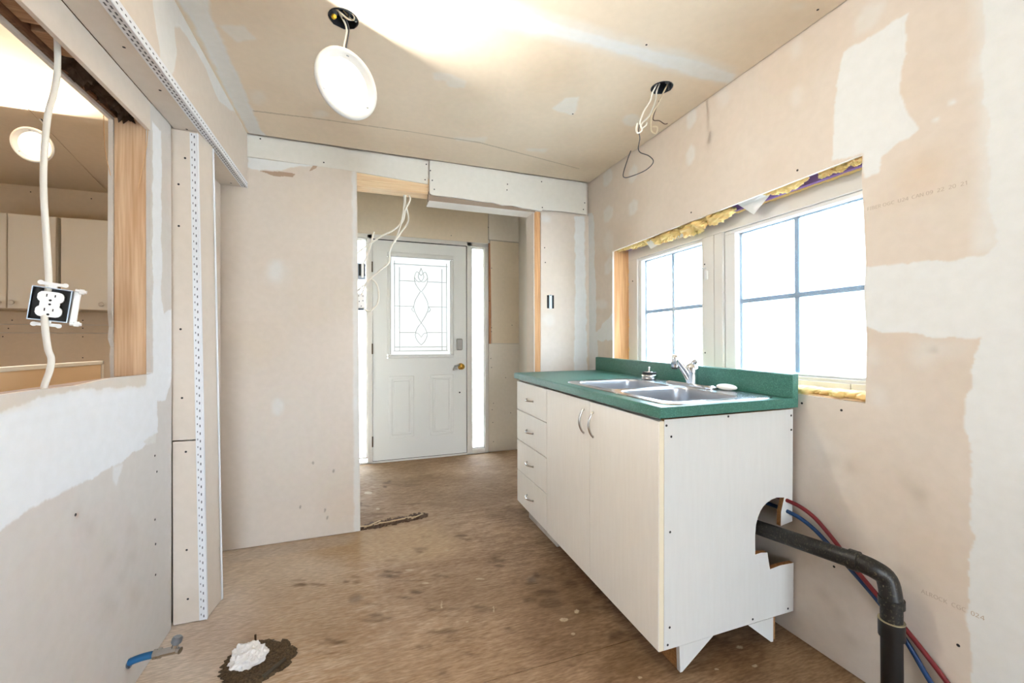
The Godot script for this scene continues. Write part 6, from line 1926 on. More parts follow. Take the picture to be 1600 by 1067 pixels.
	patch(im, [0.182, 3.461, 0.178, 3.443, 0.169, 3.438, 0.162, 3.449, 0.159, 3.470, 0.164, 3.488, 0.172, 3.493, 0.180, 3.482], Color(0.329, 0.251, 0.188, 0.40), 0.012, 0.006)
	patch(im, [0.180, 3.486, 0.176, 3.474, 0.166, 3.473, 0.157, 3.481, 0.154, 3.495, 0.158, 3.507, 0.168, 3.509, 0.177, 3.500], Color(0.329, 0.251, 0.188, 0.23), 0.012, 0.006)
	patch(im, [0.194, 3.468, 0.190, 3.460, 0.182, 3.460, 0.174, 3.466, 0.171, 3.476, 0.175, 3.483, 0.183, 3.484, 0.191, 3.477], Color(0.329, 0.251, 0.188, 0.26), 0.012, 0.006)
	patch(im, [0.185, 3.544, 0.180, 3.525, 0.171, 3.520, 0.163, 3.531, 0.160, 3.553, 0.165, 3.573, 0.174, 3.578, 0.182, 3.566], Color(0.329, 0.251, 0.188, 0.17), 0.012, 0.006)
	patch(im, [0.230, 3.542, 0.222, 3.535, 0.203, 3.537, 0.185, 3.548, 0.178, 3.561, 0.186, 3.569, 0.205, 3.566, 0.223, 3.555], Color(0.329, 0.251, 0.188, 0.34), 0.012, 0.006)
	patch(im, [0.228, 3.588, 0.223, 3.574, 0.213, 3.572, 0.204, 3.581, 0.201, 3.597, 0.206, 3.611, 0.216, 3.613, 0.225, 3.604], Color(0.329, 0.251, 0.188, 0.41), 0.012, 0.006)
	patch(im, [0.201, 3.553, 0.194, 3.546, 0.177, 3.549, 0.160, 3.559, 0.153, 3.571, 0.161, 3.579, 0.178, 3.576, 0.195, 3.566], Color(0.329, 0.251, 0.188, 0.25), 0.012, 0.006)
	patch(im, [0.206, 3.560, 0.199, 3.553, 0.182, 3.556, 0.165, 3.566, 0.158, 3.578, 0.166, 3.585, 0.183, 3.583, 0.200, 3.573], Color(0.329, 0.251, 0.188, 0.25), 0.012, 0.006)
	patch(im, [0.270, 1.941, 0.258, 1.936, 0.233, 1.941, 0.208, 1.954, 0.199, 1.967, 0.210, 1.973, 0.236, 1.967, 0.261, 1.954], Color(0.329, 0.251, 0.188, 0.23), 0.012, 0.006)
	patch(im, [0.196, 1.920, 0.189, 1.918, 0.171, 1.923, 0.154, 1.931, 0.147, 1.938, 0.155, 1.941, 0.172, 1.936, 0.190, 1.928], Color(0.329, 0.251, 0.188, 0.27), 0.012, 0.006)
	patch(im, [0.253, 1.942, 0.245, 1.939, 0.225, 1.944, 0.206, 1.954, 0.198, 1.963, 0.207, 1.966, 0.227, 1.961, 0.246, 1.952], Color(0.329, 0.251, 0.188, 0.38), 0.012, 0.006)
	patch(im, [0.216, 1.910, 0.209, 1.906, 0.193, 1.910, 0.178, 1.918, 0.172, 1.926, 0.179, 1.930, 0.195, 1.927, 0.210, 1.918], Color(0.329, 0.251, 0.188, 0.33), 0.012, 0.006)
	patch(im, [0.399, 1.769, 0.390, 1.769, 0.369, 1.776, 0.349, 1.784, 0.341, 1.790, 0.350, 1.790, 0.371, 1.784, 0.391, 1.775], Color(0.329, 0.251, 0.188, 0.29), 0.012, 0.006)
	patch(im, [0.332, 1.779, 0.317, 1.781, 0.281, 1.793, 0.245, 1.808, 0.231, 1.816, 0.246, 1.814, 0.282, 1.802, 0.318, 1.788], Color(0.329, 0.251, 0.188, 0.23), 0.012, 0.006)
	patch(im, [0.409, 1.758, 0.393, 1.759, 0.358, 1.770, 0.323, 1.785, 0.309, 1.794, 0.325, 1.793, 0.360, 1.782, 0.395, 1.767], Color(0.329, 0.251, 0.188, 0.19), 0.012, 0.006)
	patch(im, [0.325, 1.782, 0.315, 1.782, 0.293, 1.788, 0.272, 1.797, 0.264, 1.805, 0.273, 1.805, 0.295, 1.799, 0.316, 1.790], Color(0.329, 0.251, 0.188, 0.26), 0.012, 0.006)
	patch(im, [0.663, 2.067, 0.653, 2.064, 0.631, 2.069, 0.611, 2.079, 0.604, 2.088, 0.615, 2.091, 0.636, 2.086, 0.656, 2.076], Color(0.329, 0.251, 0.188, 0.15), 0.012, 0.006)
	patch(im, [0.688, 2.020, 0.677, 2.015, 0.654, 2.020, 0.634, 2.031, 0.628, 2.042, 0.639, 2.047, 0.662, 2.043, 0.682, 2.031], Color(0.329, 0.251, 0.188, 0.41), 0.012, 0.006)
	patch(im, [0.698, 2.069, 0.687, 2.060, 0.667, 2.061, 0.650, 2.073, 0.646, 2.088, 0.658, 2.098, 0.678, 2.096, 0.695, 2.084], Color(0.329, 0.251, 0.188, 0.33), 0.012, 0.006)
	patch(im, [0.661, 2.077, 0.654, 2.073, 0.640, 2.075, 0.628, 2.082, 0.625, 2.090, 0.632, 2.095, 0.646, 2.093, 0.658, 2.086], Color(0.329, 0.251, 0.188, 0.17), 0.012, 0.006)
	patch(im, [0.851, 1.731, 0.831, 1.729, 0.792, 1.739, 0.756, 1.756, 0.744, 1.771, 0.764, 1.774, 0.803, 1.764, 0.839, 1.746], Color(0.329, 0.251, 0.188, 0.39), 0.012, 0.006)
	patch(im, [0.827, 1.644, 0.801, 1.629, 0.759, 1.634, 0.725, 1.657, 0.719, 1.684, 0.745, 1.700, 0.787, 1.695, 0.822, 1.672], Color(0.329, 0.251, 0.188, 0.31), 0.012, 0.006)
	patch(im, [0.724, 1.708, 0.711, 1.699, 0.689, 1.701, 0.672, 1.713, 0.669, 1.728, 0.682, 1.738, 0.704, 1.736, 0.721, 1.724], Color(0.329, 0.251, 0.188, 0.33), 0.012, 0.006)
	patch(im, [0.839, 1.716, 0.813, 1.704, 0.770, 1.712, 0.733, 1.734, 0.724, 1.758, 0.748, 1.771, 0.793, 1.764, 0.831, 1.741], Color(0.329, 0.251, 0.188, 0.24), 0.012, 0.006)
	patch(im, [0.920, 1.572, 0.900, 1.557, 0.875, 1.558, 0.858, 1.573, 0.859, 1.594, 0.878, 1.610, 0.904, 1.610, 0.922, 1.594], Color(0.329, 0.251, 0.188, 0.24), 0.012, 0.006)
	patch(im, [0.947, 1.608, 0.929, 1.603, 0.898, 1.610, 0.871, 1.624, 0.865, 1.639, 0.882, 1.644, 0.913, 1.637, 0.940, 1.623], Color(0.329, 0.251, 0.188, 0.36), 0.012, 0.006)
	patch(im, [1.000, 1.550, 0.984, 1.548, 0.954, 1.556, 0.927, 1.569, 0.919, 1.580, 0.935, 1.583, 0.966, 1.575, 0.992, 1.562], Color(0.329, 0.251, 0.188, 0.32), 0.012, 0.006)
	patch(im, [1.035, 1.649, 1.020, 1.640, 0.999, 1.641, 0.984, 1.653, 0.983, 1.668, 0.998, 1.677, 1.020, 1.675, 1.035, 1.663], Color(0.329, 0.251, 0.188, 0.29), 0.012, 0.006)
	patch(im, [0.048, 3.108, 0.038, 3.105, 0.012, 3.112, -0.013, 3.124, -0.024, 3.134, -0.013, 3.137, 0.012, 3.130, 0.038, 3.118], Color(0.329, 0.251, 0.188, 0.16), 0.012, 0.006)
	patch(im, [0.002, 3.164, -0.003, 3.145, -0.015, 3.141, -0.027, 3.154, -0.032, 3.177, -0.027, 3.196, -0.015, 3.201, -0.003, 3.187], Color(0.329, 0.251, 0.188, 0.38), 0.012, 0.006)
	patch(im, [0.005, 3.120, -0.002, 3.112, -0.018, 3.114, -0.035, 3.124, -0.042, 3.138, -0.035, 3.147, -0.019, 3.145, -0.002, 3.134], Color(0.329, 0.251, 0.188, 0.24), 0.012, 0.006)
	patch(im, [0.058, 3.092, 0.050, 3.085, 0.033, 3.088, 0.015, 3.098, 0.008, 3.110, 0.015, 3.117, 0.033, 3.114, 0.050, 3.104], Color(0.329, 0.251, 0.188, 0.24), 0.012, 0.006)
	patch(im, [0.366, 2.039, 0.357, 2.037, 0.338, 2.041, 0.320, 2.050, 0.313, 2.059, 0.322, 2.061, 0.341, 2.057, 0.359, 2.048], Color(0.329, 0.251, 0.188, 0.17), 0.012, 0.006)
	patch(im, [0.369, 2.048, 0.361, 2.042, 0.343, 2.045, 0.326, 2.055, 0.321, 2.066, 0.329, 2.071, 0.347, 2.068, 0.364, 2.059], Color(0.329, 0.251, 0.188, 0.25), 0.012, 0.006)
	patch(im, [0.407, 2.020, 0.400, 2.017, 0.385, 2.020, 0.371, 2.028, 0.366, 2.036, 0.373, 2.039, 0.388, 2.036, 0.402, 2.028], Color(0.329, 0.251, 0.188, 0.28), 0.012, 0.006)
	patch(im, [0.408, 2.031, 0.399, 2.028, 0.380, 2.032, 0.362, 2.042, 0.356, 2.050, 0.364, 2.054, 0.383, 2.049, 0.401, 2.040], Color(0.329, 0.251, 0.188, 0.22), 0.012, 0.006)
	patch(im, [-0.091, 1.734, -0.094, 1.732, -0.103, 1.733, -0.112, 1.738, -0.116, 1.743, -0.112, 1.746, -0.103, 1.744, -0.094, 1.739], Color(0.329, 0.251, 0.188, 0.26), 0.012, 0.006)
	patch(im, [-0.062, 1.716, -0.067, 1.712, -0.080, 1.714, -0.092, 1.721, -0.098, 1.729, -0.093, 1.733, -0.080, 1.731, -0.067, 1.724], Color(0.329, 0.251, 0.188, 0.36), 0.012, 0.006)
	patch(im, [-0.108, 1.748, -0.112, 1.744, -0.121, 1.745, -0.131, 1.751, -0.135, 1.758, -0.132, 1.762, -0.122, 1.761, -0.113, 1.755], Color(0.329, 0.251, 0.188, 0.33), 0.012, 0.006)
	patch(im, [-0.056, 1.718, -0.063, 1.716, -0.079, 1.720, -0.096, 1.728, -0.104, 1.736, -0.097, 1.738, -0.080, 1.734, -0.063, 1.726], Color(0.329, 0.251, 0.188, 0.30), 0.012, 0.006)
	patch(im, [0.674, 2.119, 0.670, 2.115, 0.663, 2.116, 0.658, 2.120, 0.656, 2.125, 0.660, 2.129, 0.667, 2.128, 0.673, 2.124], Color(0.329, 0.251, 0.188, 0.36), 0.012, 0.006)
	patch(im, [0.682, 2.148, 0.675, 2.139, 0.667, 2.137, 0.660, 2.144, 0.660, 2.156, 0.667, 2.165, 0.676, 2.166, 0.682, 2.159], Color(0.329, 0.251, 0.188, 0.20), 0.012, 0.006)
	patch(im, [0.667, 2.105, 0.661, 2.097, 0.652, 2.096, 0.646, 2.102, 0.646, 2.113, 0.652, 2.121, 0.661, 2.123, 0.667, 2.116], Color(0.329, 0.251, 0.188, 0.33), 0.012, 0.006)
	patch(im, [0.716, 2.080, 0.707, 2.073, 0.694, 2.074, 0.682, 2.083, 0.680, 2.094, 0.688, 2.101, 0.702, 2.100, 0.713, 2.091], Color(0.329, 0.251, 0.188, 0.16), 0.012, 0.006)
	patch(im, [0.243, 1.575, 0.238, 1.575, 0.225, 1.579, 0.212, 1.584, 0.207, 1.588, 0.213, 1.589, 0.226, 1.585, 0.238, 1.579], Color(0.329, 0.251, 0.188, 0.35), 0.012, 0.006)
	patch(im, [0.248, 1.587, 0.244, 1.585, 0.234, 1.587, 0.226, 1.591, 0.222, 1.597, 0.227, 1.599, 0.236, 1.598, 0.245, 1.593], Color(0.329, 0.251, 0.188, 0.37), 0.012, 0.006)
	patch(im, [0.213, 1.597, 0.209, 1.594, 0.200, 1.595, 0.192, 1.600, 0.189, 1.605, 0.193, 1.608, 0.202, 1.607, 0.210, 1.602], Color(0.329, 0.251, 0.188, 0.35), 0.012, 0.006)
	patch(im, [0.221, 1.588, 0.217, 1.586, 0.207, 1.588, 0.197, 1.593, 0.194, 1.598, 0.198, 1.599, 0.208, 1.597, 0.218, 1.592], Color(0.329, 0.251, 0.188, 0.26), 0.012, 0.006)
	patch(im, [0.387, 1.495, 0.381, 1.495, 0.367, 1.499, 0.354, 1.505, 0.349, 1.509, 0.355, 1.509, 0.369, 1.505, 0.382, 1.499], Color(0.329, 0.251, 0.188, 0.35), 0.012, 0.006)
	patch(im, [0.387, 1.491, 0.381, 1.491, 0.369, 1.494, 0.358, 1.499, 0.354, 1.503, 0.359, 1.504, 0.371, 1.501, 0.383, 1.496], Color(0.329, 0.251, 0.188, 0.29), 0.012, 0.006)
	patch(im, [0.402, 1.487, 0.397, 1.487, 0.384, 1.491, 0.371, 1.497, 0.366, 1.500, 0.372, 1.499, 0.385, 1.495, 0.397, 1.490], Color(0.329, 0.251, 0.188, 0.18), 0.012, 0.006)
	patch(im, [0.408, 1.479, 0.403, 1.479, 0.393, 1.481, 0.384, 1.486, 0.381, 1.489, 0.385, 1.490, 0.395, 1.487, 0.404, 1.483], Color(0.329, 0.251, 0.188, 0.34), 0.012, 0.006)
	patch(im, [0.276, 1.447, 0.272, 1.444, 0.264, 1.446, 0.256, 1.450, 0.254, 1.455, 0.258, 1.457, 0.266, 1.456, 0.274, 1.451], Color(0.329, 0.251, 0.188, 0.24), 0.012, 0.006)
	patch(im, [0.288, 1.431, 0.281, 1.431, 0.265, 1.436, 0.249, 1.443, 0.243, 1.447, 0.250, 1.447, 0.266, 1.443, 0.282, 1.436], Color(0.329, 0.251, 0.188, 0.34), 0.012, 0.006)
	patch(im, [0.290, 1.426, 0.285, 1.425, 0.273, 1.429, 0.261, 1.434, 0.257, 1.438, 0.262, 1.439, 0.274, 1.435, 0.286, 1.430], Color(0.329, 0.251, 0.188, 0.21), 0.012, 0.006)
	patch(im, [0.270, 1.443, 0.265, 1.443, 0.255, 1.445, 0.246, 1.450, 0.242, 1.453, 0.246, 1.454, 0.256, 1.451, 0.266, 1.447], Color(0.329, 0.251, 0.188, 0.25), 0.012, 0.006)
	patch(im, [0.919, 1.386, 0.908, 1.376, 0.897, 1.374, 0.892, 1.382, 0.896, 1.395, 0.907, 1.406, 0.919, 1.408, 0.924, 1.400], Color(0.329, 0.251, 0.188, 0.28), 0.012, 0.006)
	patch(im, [0.959, 1.396, 0.945, 1.388, 0.926, 1.390, 0.913, 1.400, 0.913, 1.413, 0.927, 1.421, 0.946, 1.420, 0.960, 1.409], Color(0.329, 0.251, 0.188, 0.30), 0.012, 0.006)
	patch(im, [0.942, 1.382, 0.930, 1.378, 0.912, 1.381, 0.898, 1.390, 0.895, 1.399, 0.907, 1.404, 0.925, 1.401, 0.940, 1.392], Color(0.329, 0.251, 0.188, 0.35), 0.012, 0.006)
	patch(im, [0.970, 1.392, 0.962, 1.388, 0.951, 1.389, 0.943, 1.395, 0.943, 1.402, 0.951, 1.406, 0.962, 1.405, 0.970, 1.399], Color(0.329, 0.251, 0.188, 0.34), 0.012, 0.006)
	patch(im, [1.287, 1.216, 1.279, 1.215, 1.265, 1.219, 1.253, 1.224, 1.251, 1.229, 1.259, 1.230, 1.273, 1.226, 1.285, 1.221], Color(0.329, 0.251, 0.188, 0.20), 0.012, 0.006)
	patch(im, [1.293, 1.248, 1.282, 1.244, 1.268, 1.246, 1.259, 1.252, 1.260, 1.260, 1.270, 1.264, 1.284, 1.262, 1.293, 1.255], Color(0.329, 0.251, 0.188, 0.39), 0.012, 0.006)
	patch(im, [1.265, 1.228, 1.258, 1.226, 1.249, 1.227, 1.242, 1.231, 1.242, 1.236, 1.249, 1.239, 1.259, 1.237, 1.265, 1.233], Color(0.329, 0.251, 0.188, 0.35), 0.012, 0.006)
	patch(im, [1.290, 1.253, 1.281, 1.252, 1.267, 1.255, 1.255, 1.261, 1.253, 1.266, 1.262, 1.268, 1.276, 1.264, 1.288, 1.258], Color(0.329, 0.251, 0.188, 0.25), 0.012, 0.006)
	patch(im, [0.572, 2.383, 0.564, 2.378, 0.550, 2.380, 0.536, 2.388, 0.532, 2.397, 0.539, 2.403, 0.554, 2.400, 0.568, 2.392], Color(0.329, 0.251, 0.188, 0.27), 0.012, 0.006)
	patch(im, [0.589, 2.413, 0.574, 2.404, 0.544, 2.409, 0.517, 2.425, 0.508, 2.442, 0.523, 2.451, 0.553, 2.446, 0.580, 2.430], Color(0.329, 0.251, 0.188, 0.26), 0.012, 0.006)
	patch(im, [0.586, 2.421, 0.575, 2.413, 0.553, 2.417, 0.534, 2.429, 0.527, 2.442, 0.538, 2.450, 0.560, 2.447, 0.580, 2.434], Color(0.329, 0.251, 0.188, 0.18), 0.012, 0.006)
	patch(im, [0.607, 2.352, 0.597, 2.342, 0.580, 2.343, 0.565, 2.354, 0.561, 2.369, 0.571, 2.379, 0.588, 2.378, 0.603, 2.367], Color(0.329, 0.251, 0.188, 0.25), 0.012, 0.006)
	patch(im, [0.319, 2.311, 0.312, 2.304, 0.298, 2.305, 0.284, 2.314, 0.279, 2.326, 0.286, 2.333, 0.301, 2.332, 0.315, 2.323], Color(0.329, 0.251, 0.188, 0.33), 0.012, 0.006)
	patch(im, [0.337, 2.338, 0.326, 2.329, 0.304, 2.332, 0.283, 2.345, 0.275, 2.361, 0.286, 2.369, 0.308, 2.366, 0.330, 2.353], Color(0.329, 0.251, 0.188, 0.33), 0.012, 0.006)
	patch(im, [0.311, 2.358, 0.303, 2.354, 0.285, 2.357, 0.267, 2.367, 0.261, 2.377, 0.269, 2.381, 0.287, 2.377, 0.304, 2.368], Color(0.329, 0.251, 0.188, 0.34), 0.012, 0.006)
	patch(im, [0.311, 2.327, 0.305, 2.320, 0.292, 2.320, 0.280, 2.329, 0.276, 2.340, 0.282, 2.347, 0.295, 2.346, 0.307, 2.338], Color(0.329, 0.251, 0.188, 0.32), 0.012, 0.006)
	patch(im, [0.500, 1.709, 0.490, 1.708, 0.468, 1.715, 0.447, 1.724, 0.439, 1.731, 0.449, 1.732, 0.471, 1.725, 0.493, 1.716], Color(0.329, 0.251, 0.188, 0.40), 0.012, 0.006)
	patch(im, [0.507, 1.737, 0.495, 1.734, 0.471, 1.739, 0.449, 1.751, 0.441, 1.761, 0.453, 1.765, 0.477, 1.759, 0.499, 1.747], Color(0.329, 0.251, 0.188, 0.30), 0.012, 0.006)
	patch(im, [0.539, 1.718, 0.531, 1.717, 0.515, 1.721, 0.499, 1.728, 0.494, 1.735, 0.502, 1.736, 0.518, 1.732, 0.534, 1.725], Color(0.329, 0.251, 0.188, 0.17), 0.012, 0.006)
	patch(im, [0.546, 1.699, 0.535, 1.695, 0.515, 1.699, 0.496, 1.709, 0.490, 1.720, 0.500, 1.725, 0.521, 1.720, 0.540, 1.710], Color(0.329, 0.251, 0.188, 0.25), 0.012, 0.006)
	patch(im, [0.573, 1.559, 0.564, 1.560, 0.543, 1.566, 0.523, 1.575, 0.515, 1.580, 0.524, 1.579, 0.545, 1.572, 0.565, 1.564], Color(0.329, 0.251, 0.188, 0.29), 0.012, 0.006)
	patch(im, [0.557, 1.551, 0.550, 1.550, 0.537, 1.553, 0.524, 1.559, 0.520, 1.564, 0.527, 1.566, 0.540, 1.562, 0.553, 1.556], Color(0.329, 0.251, 0.188, 0.26), 0.012, 0.006)
	patch(im, [0.577, 1.543, 0.570, 1.540, 0.556, 1.543, 0.544, 1.550, 0.540, 1.557, 0.547, 1.560, 0.561, 1.558, 0.574, 1.551], Color(0.329, 0.251, 0.188, 0.18), 0.012, 0.006)
	patch(im, [0.561, 1.573, 0.555, 1.569, 0.545, 1.571, 0.536, 1.577, 0.534, 1.583, 0.540, 1.587, 0.550, 1.585, 0.559, 1.580], Color(0.329, 0.251, 0.188, 0.35), 0.012, 0.006)
	patch(im, [0.084, 1.832, 0.075, 1.827, 0.056, 1.831, 0.036, 1.842, 0.028, 1.853, 0.036, 1.858, 0.056, 1.854, 0.076, 1.843], Color(0.329, 0.251, 0.188, 0.37), 0.012, 0.006)
	patch(im, [0.129, 1.795, 0.123, 1.791, 0.109, 1.794, 0.095, 1.802, 0.089, 1.809, 0.095, 1.813, 0.110, 1.810, 0.124, 1.802], Color(0.329, 0.251, 0.188, 0.20), 0.012, 0.006)
	patch(im, [0.110, 1.803, 0.103, 1.801, 0.088, 1.804, 0.073, 1.812, 0.067, 1.819, 0.073, 1.821, 0.089, 1.817, 0.104, 1.810], Color(0.329, 0.251, 0.188, 0.36), 0.012, 0.006)
	patch(im, [0.081, 1.802, 0.069, 1.797, 0.040, 1.804, 0.011, 1.818, -0.000, 1.831, 0.012, 1.836, 0.041, 1.830, 0.069, 1.815], Color(0.329, 0.251, 0.188, 0.25), 0.012, 0.006)
	patch(im, [0.362, 1.629, 0.350, 1.627, 0.324, 1.634, 0.299, 1.646, 0.289, 1.656, 0.301, 1.658, 0.327, 1.651, 0.352, 1.639], Color(0.329, 0.251, 0.188, 0.34), 0.012, 0.006)
	patch(im, [0.329, 1.631, 0.319, 1.630, 0.297, 1.636, 0.275, 1.646, 0.266, 1.654, 0.276, 1.655, 0.299, 1.649, 0.321, 1.639], Color(0.329, 0.251, 0.188, 0.35), 0.012, 0.006)
	patch(im, [0.305, 1.643, 0.293, 1.643, 0.267, 1.651, 0.241, 1.662, 0.231, 1.670, 0.242, 1.670, 0.269, 1.663, 0.295, 1.651], Color(0.329, 0.251, 0.188, 0.29), 0.012, 0.006)
	patch(im, [0.352, 1.646, 0.342, 1.648, 0.318, 1.656, 0.295, 1.665, 0.285, 1.671, 0.295, 1.669, 0.319, 1.662, 0.342, 1.652], Color(0.329, 0.251, 0.188, 0.29), 0.012, 0.006)
	patch(im, [-0.002, 1.986, -0.009, 1.965, -0.026, 1.961, -0.043, 1.977, -0.050, 2.004, -0.044, 2.027, -0.026, 2.031, -0.009, 2.014], Color(0.431, 0.408, 0.408, 0.30), 0.025, 0.006)
	patch(im, [0.791, 1.856, 0.776, 1.841, 0.757, 1.840, 0.744, 1.853, 0.744, 1.874, 0.758, 1.889, 0.778, 1.891, 0.792, 1.877], Color(0.431, 0.408, 0.408, 0.30), 0.025, 0.006)
	patch(im, [0.568, 1.356, 0.544, 1.359, 0.487, 1.370, 0.431, 1.383, 0.408, 1.390, 0.432, 1.387, 0.489, 1.376, 0.545, 1.363], Color(0.376, 0.282, 0.196, 0.23), 0.006, 0.006)
	patch(im, [0.299, 2.771, 0.286, 2.765, 0.257, 2.774, 0.228, 2.791, 0.218, 2.807, 0.231, 2.813, 0.260, 2.805, 0.288, 2.787], Color(0.745, 0.627, 0.494, 0.18), 0.006, 0.006)
	patch(im, [1.368, 1.497, 1.336, 1.505, 1.267, 1.534, 1.201, 1.568, 1.177, 1.586, 1.209, 1.578, 1.279, 1.548, 1.345, 1.515], Color(0.431, 0.329, 0.235, 0.30), 0.006, 0.006)
	patch(im, [-0.222, 3.721, -0.240, 3.700, -0.288, 3.693, -0.336, 3.702, -0.359, 3.724, -0.342, 3.745, -0.294, 3.754, -0.244, 3.744], Color(0.376, 0.282, 0.196, 0.21), 0.006, 0.006)
	patch(im, [-0.855, 3.881, -0.871, 3.868, -0.914, 3.862, -0.959, 3.866, -0.981, 3.878, -0.966, 3.891, -0.923, 3.898, -0.877, 3.893], Color(0.745, 0.627, 0.494, 0.21), 0.006, 0.006)
	patch(im, [1.002, 3.455, 0.962, 3.451, 0.880, 3.482, 0.802, 3.530, 0.773, 3.568, 0.812, 3.573, 0.896, 3.542, 0.975, 3.493], Color(0.745, 0.627, 0.494, 0.15), 0.006, 0.006)
	patch(im, [0.296, 2.038, 0.272, 2.039, 0.216, 2.050, 0.161, 2.064, 0.138, 2.073, 0.161, 2.073, 0.217, 2.062, 0.273, 2.048], Color(0.376, 0.282, 0.196, 0.26), 0.006, 0.006)
	patch(im, [0.222, 1.584, 0.205, 1.586, 0.165, 1.597, 0.125, 1.609, 0.109, 1.617, 0.126, 1.614, 0.166, 1.604, 0.206, 1.591], Color(0.376, 0.282, 0.196, 0.15), 0.006, 0.006)
	patch(im, [-0.402, 3.963, -0.418, 3.957, -0.460, 3.971, -0.503, 3.996, -0.523, 4.018, -0.506, 4.024, -0.464, 4.011, -0.421, 3.985], Color(0.745, 0.627, 0.494, 0.15), 0.006, 0.006)
	patch(im, [0.391, 2.482, 0.380, 2.473, 0.357, 2.475, 0.335, 2.485, 0.326, 2.498, 0.337, 2.506, 0.361, 2.505, 0.383, 2.495], Color(0.376, 0.282, 0.196, 0.19), 0.006, 0.006)
	patch(im, [-0.397, 1.693, -0.406, 1.694, -0.427, 1.699, -0.449, 1.705, -0.458, 1.710, -0.450, 1.710, -0.429, 1.705, -0.407, 1.698], Color(0.745, 0.627, 0.494, 0.15), 0.006, 0.006)
	patch(im, [-0.227, 1.680, -0.243, 1.682, -0.284, 1.696, -0.326, 1.714, -0.344, 1.726, -0.328, 1.724, -0.286, 1.710, -0.244, 1.692], Color(0.745, 0.627, 0.494, 0.17), 0.006, 0.006)
	patch(im, [0.361, 1.449, 0.349, 1.450, 0.322, 1.456, 0.295, 1.465, 0.284, 1.470, 0.296, 1.469, 0.323, 1.463, 0.350, 1.455], Color(0.745, 0.627, 0.494, 0.13), 0.006, 0.006)
	patch(im, [-0.535, 2.532, -0.543, 2.525, -0.564, 2.524, -0.588, 2.531, -0.600, 2.541, -0.593, 2.548, -0.571, 2.549, -0.547, 2.543], Color(0.376, 0.282, 0.196, 0.13), 0.006, 0.006)
	patch(im, [-0.396, 3.904, -0.409, 3.890, -0.444, 3.899, -0.480, 3.927, -0.498, 3.958, -0.485, 3.973, -0.450, 3.963, -0.413, 3.935], Color(0.745, 0.627, 0.494, 0.16), 0.006, 0.006)
	patch(im, [0.460, 1.552, 0.434, 1.556, 0.372, 1.577, 0.311, 1.603, 0.287, 1.618, 0.314, 1.613, 0.376, 1.592, 0.436, 1.567], Color(0.376, 0.282, 0.196, 0.19), 0.006, 0.006)
	patch(im, [0.396, 2.031, 0.373, 2.033, 0.320, 2.050, 0.267, 2.073, 0.246, 2.088, 0.269, 2.085, 0.323, 2.068, 0.375, 2.045], Color(0.745, 0.627, 0.494, 0.15), 0.006, 0.006)
	patch(im, [0.899, 1.358, 0.878, 1.359, 0.835, 1.370, 0.793, 1.385, 0.778, 1.394, 0.798, 1.393, 0.842, 1.383, 0.884, 1.368], Color(0.745, 0.627, 0.494, 0.26), 0.006, 0.006)
	patch(im, [0.385, 1.714, 0.370, 1.713, 0.335, 1.722, 0.302, 1.736, 0.289, 1.746, 0.304, 1.747, 0.338, 1.738, 0.372, 1.724], Color(0.431, 0.329, 0.235, 0.25), 0.006, 0.006)
	patch(im, [0.862, 2.867, 0.821, 2.874, 0.727, 2.905, 0.634, 2.942, 0.597, 2.963, 0.637, 2.956, 0.732, 2.925, 0.825, 2.887], Color(0.745, 0.627, 0.494, 0.14), 0.006, 0.006)
	patch(im, [0.630, 1.492, 0.622, 1.491, 0.606, 1.496, 0.590, 1.504, 0.585, 1.511, 0.594, 1.512, 0.610, 1.507, 0.625, 1.499], Color(0.376, 0.282, 0.196, 0.20), 0.006, 0.006)
	patch(im, [0.463, 3.418, 0.430, 3.400, 0.357, 3.401, 0.286, 3.422, 0.258, 3.450, 0.289, 3.469, 0.363, 3.468, 0.435, 3.447], Color(0.376, 0.282, 0.196, 0.18), 0.006, 0.006)
	patch(im, [0.354, 1.575, 0.344, 1.573, 0.319, 1.576, 0.295, 1.584, 0.285, 1.590, 0.296, 1.592, 0.320, 1.589, 0.345, 1.582], Color(0.376, 0.282, 0.196, 0.29), 0.006, 0.006)
	patch(im, [0.172, 2.915, 0.130, 2.916, 0.030, 2.944, -0.070, 2.981, -0.112, 3.006, -0.071, 3.005, 0.030, 2.978, 0.131, 2.940], Color(0.431, 0.329, 0.235, 0.26), 0.006, 0.006)
	patch(im, [1.224, 1.673, 1.210, 1.674, 1.182, 1.684, 1.155, 1.697, 1.146, 1.705, 1.160, 1.703, 1.189, 1.693, 1.215, 1.681], Color(0.376, 0.282, 0.196, 0.13), 0.006, 0.006)
	patch(im, [0.605, 1.437, 0.596, 1.435, 0.577, 1.438, 0.560, 1.446, 0.554, 1.453, 0.563, 1.455, 0.582, 1.451, 0.599, 1.444], Color(0.745, 0.627, 0.494, 0.14), 0.006, 0.006)
	patch(im, [-0.041, 1.712, -0.059, 1.712, -0.103, 1.723, -0.148, 1.736, -0.167, 1.746, -0.149, 1.745, -0.104, 1.735, -0.060, 1.721], Color(0.431, 0.329, 0.235, 0.28), 0.006, 0.006)
	patch(im, [-0.251, 1.787, -0.267, 1.785, -0.308, 1.790, -0.351, 1.799, -0.369, 1.808, -0.353, 1.810, -0.312, 1.805, -0.269, 1.796], Color(0.376, 0.282, 0.196, 0.14), 0.006, 0.006)
	patch(im, [0.094, 1.908, 0.079, 1.910, 0.044, 1.921, 0.009, 1.935, -0.006, 1.944, 0.009, 1.943, 0.044, 1.931, 0.079, 1.917], Color(0.376, 0.282, 0.196, 0.29), 0.006, 0.006)
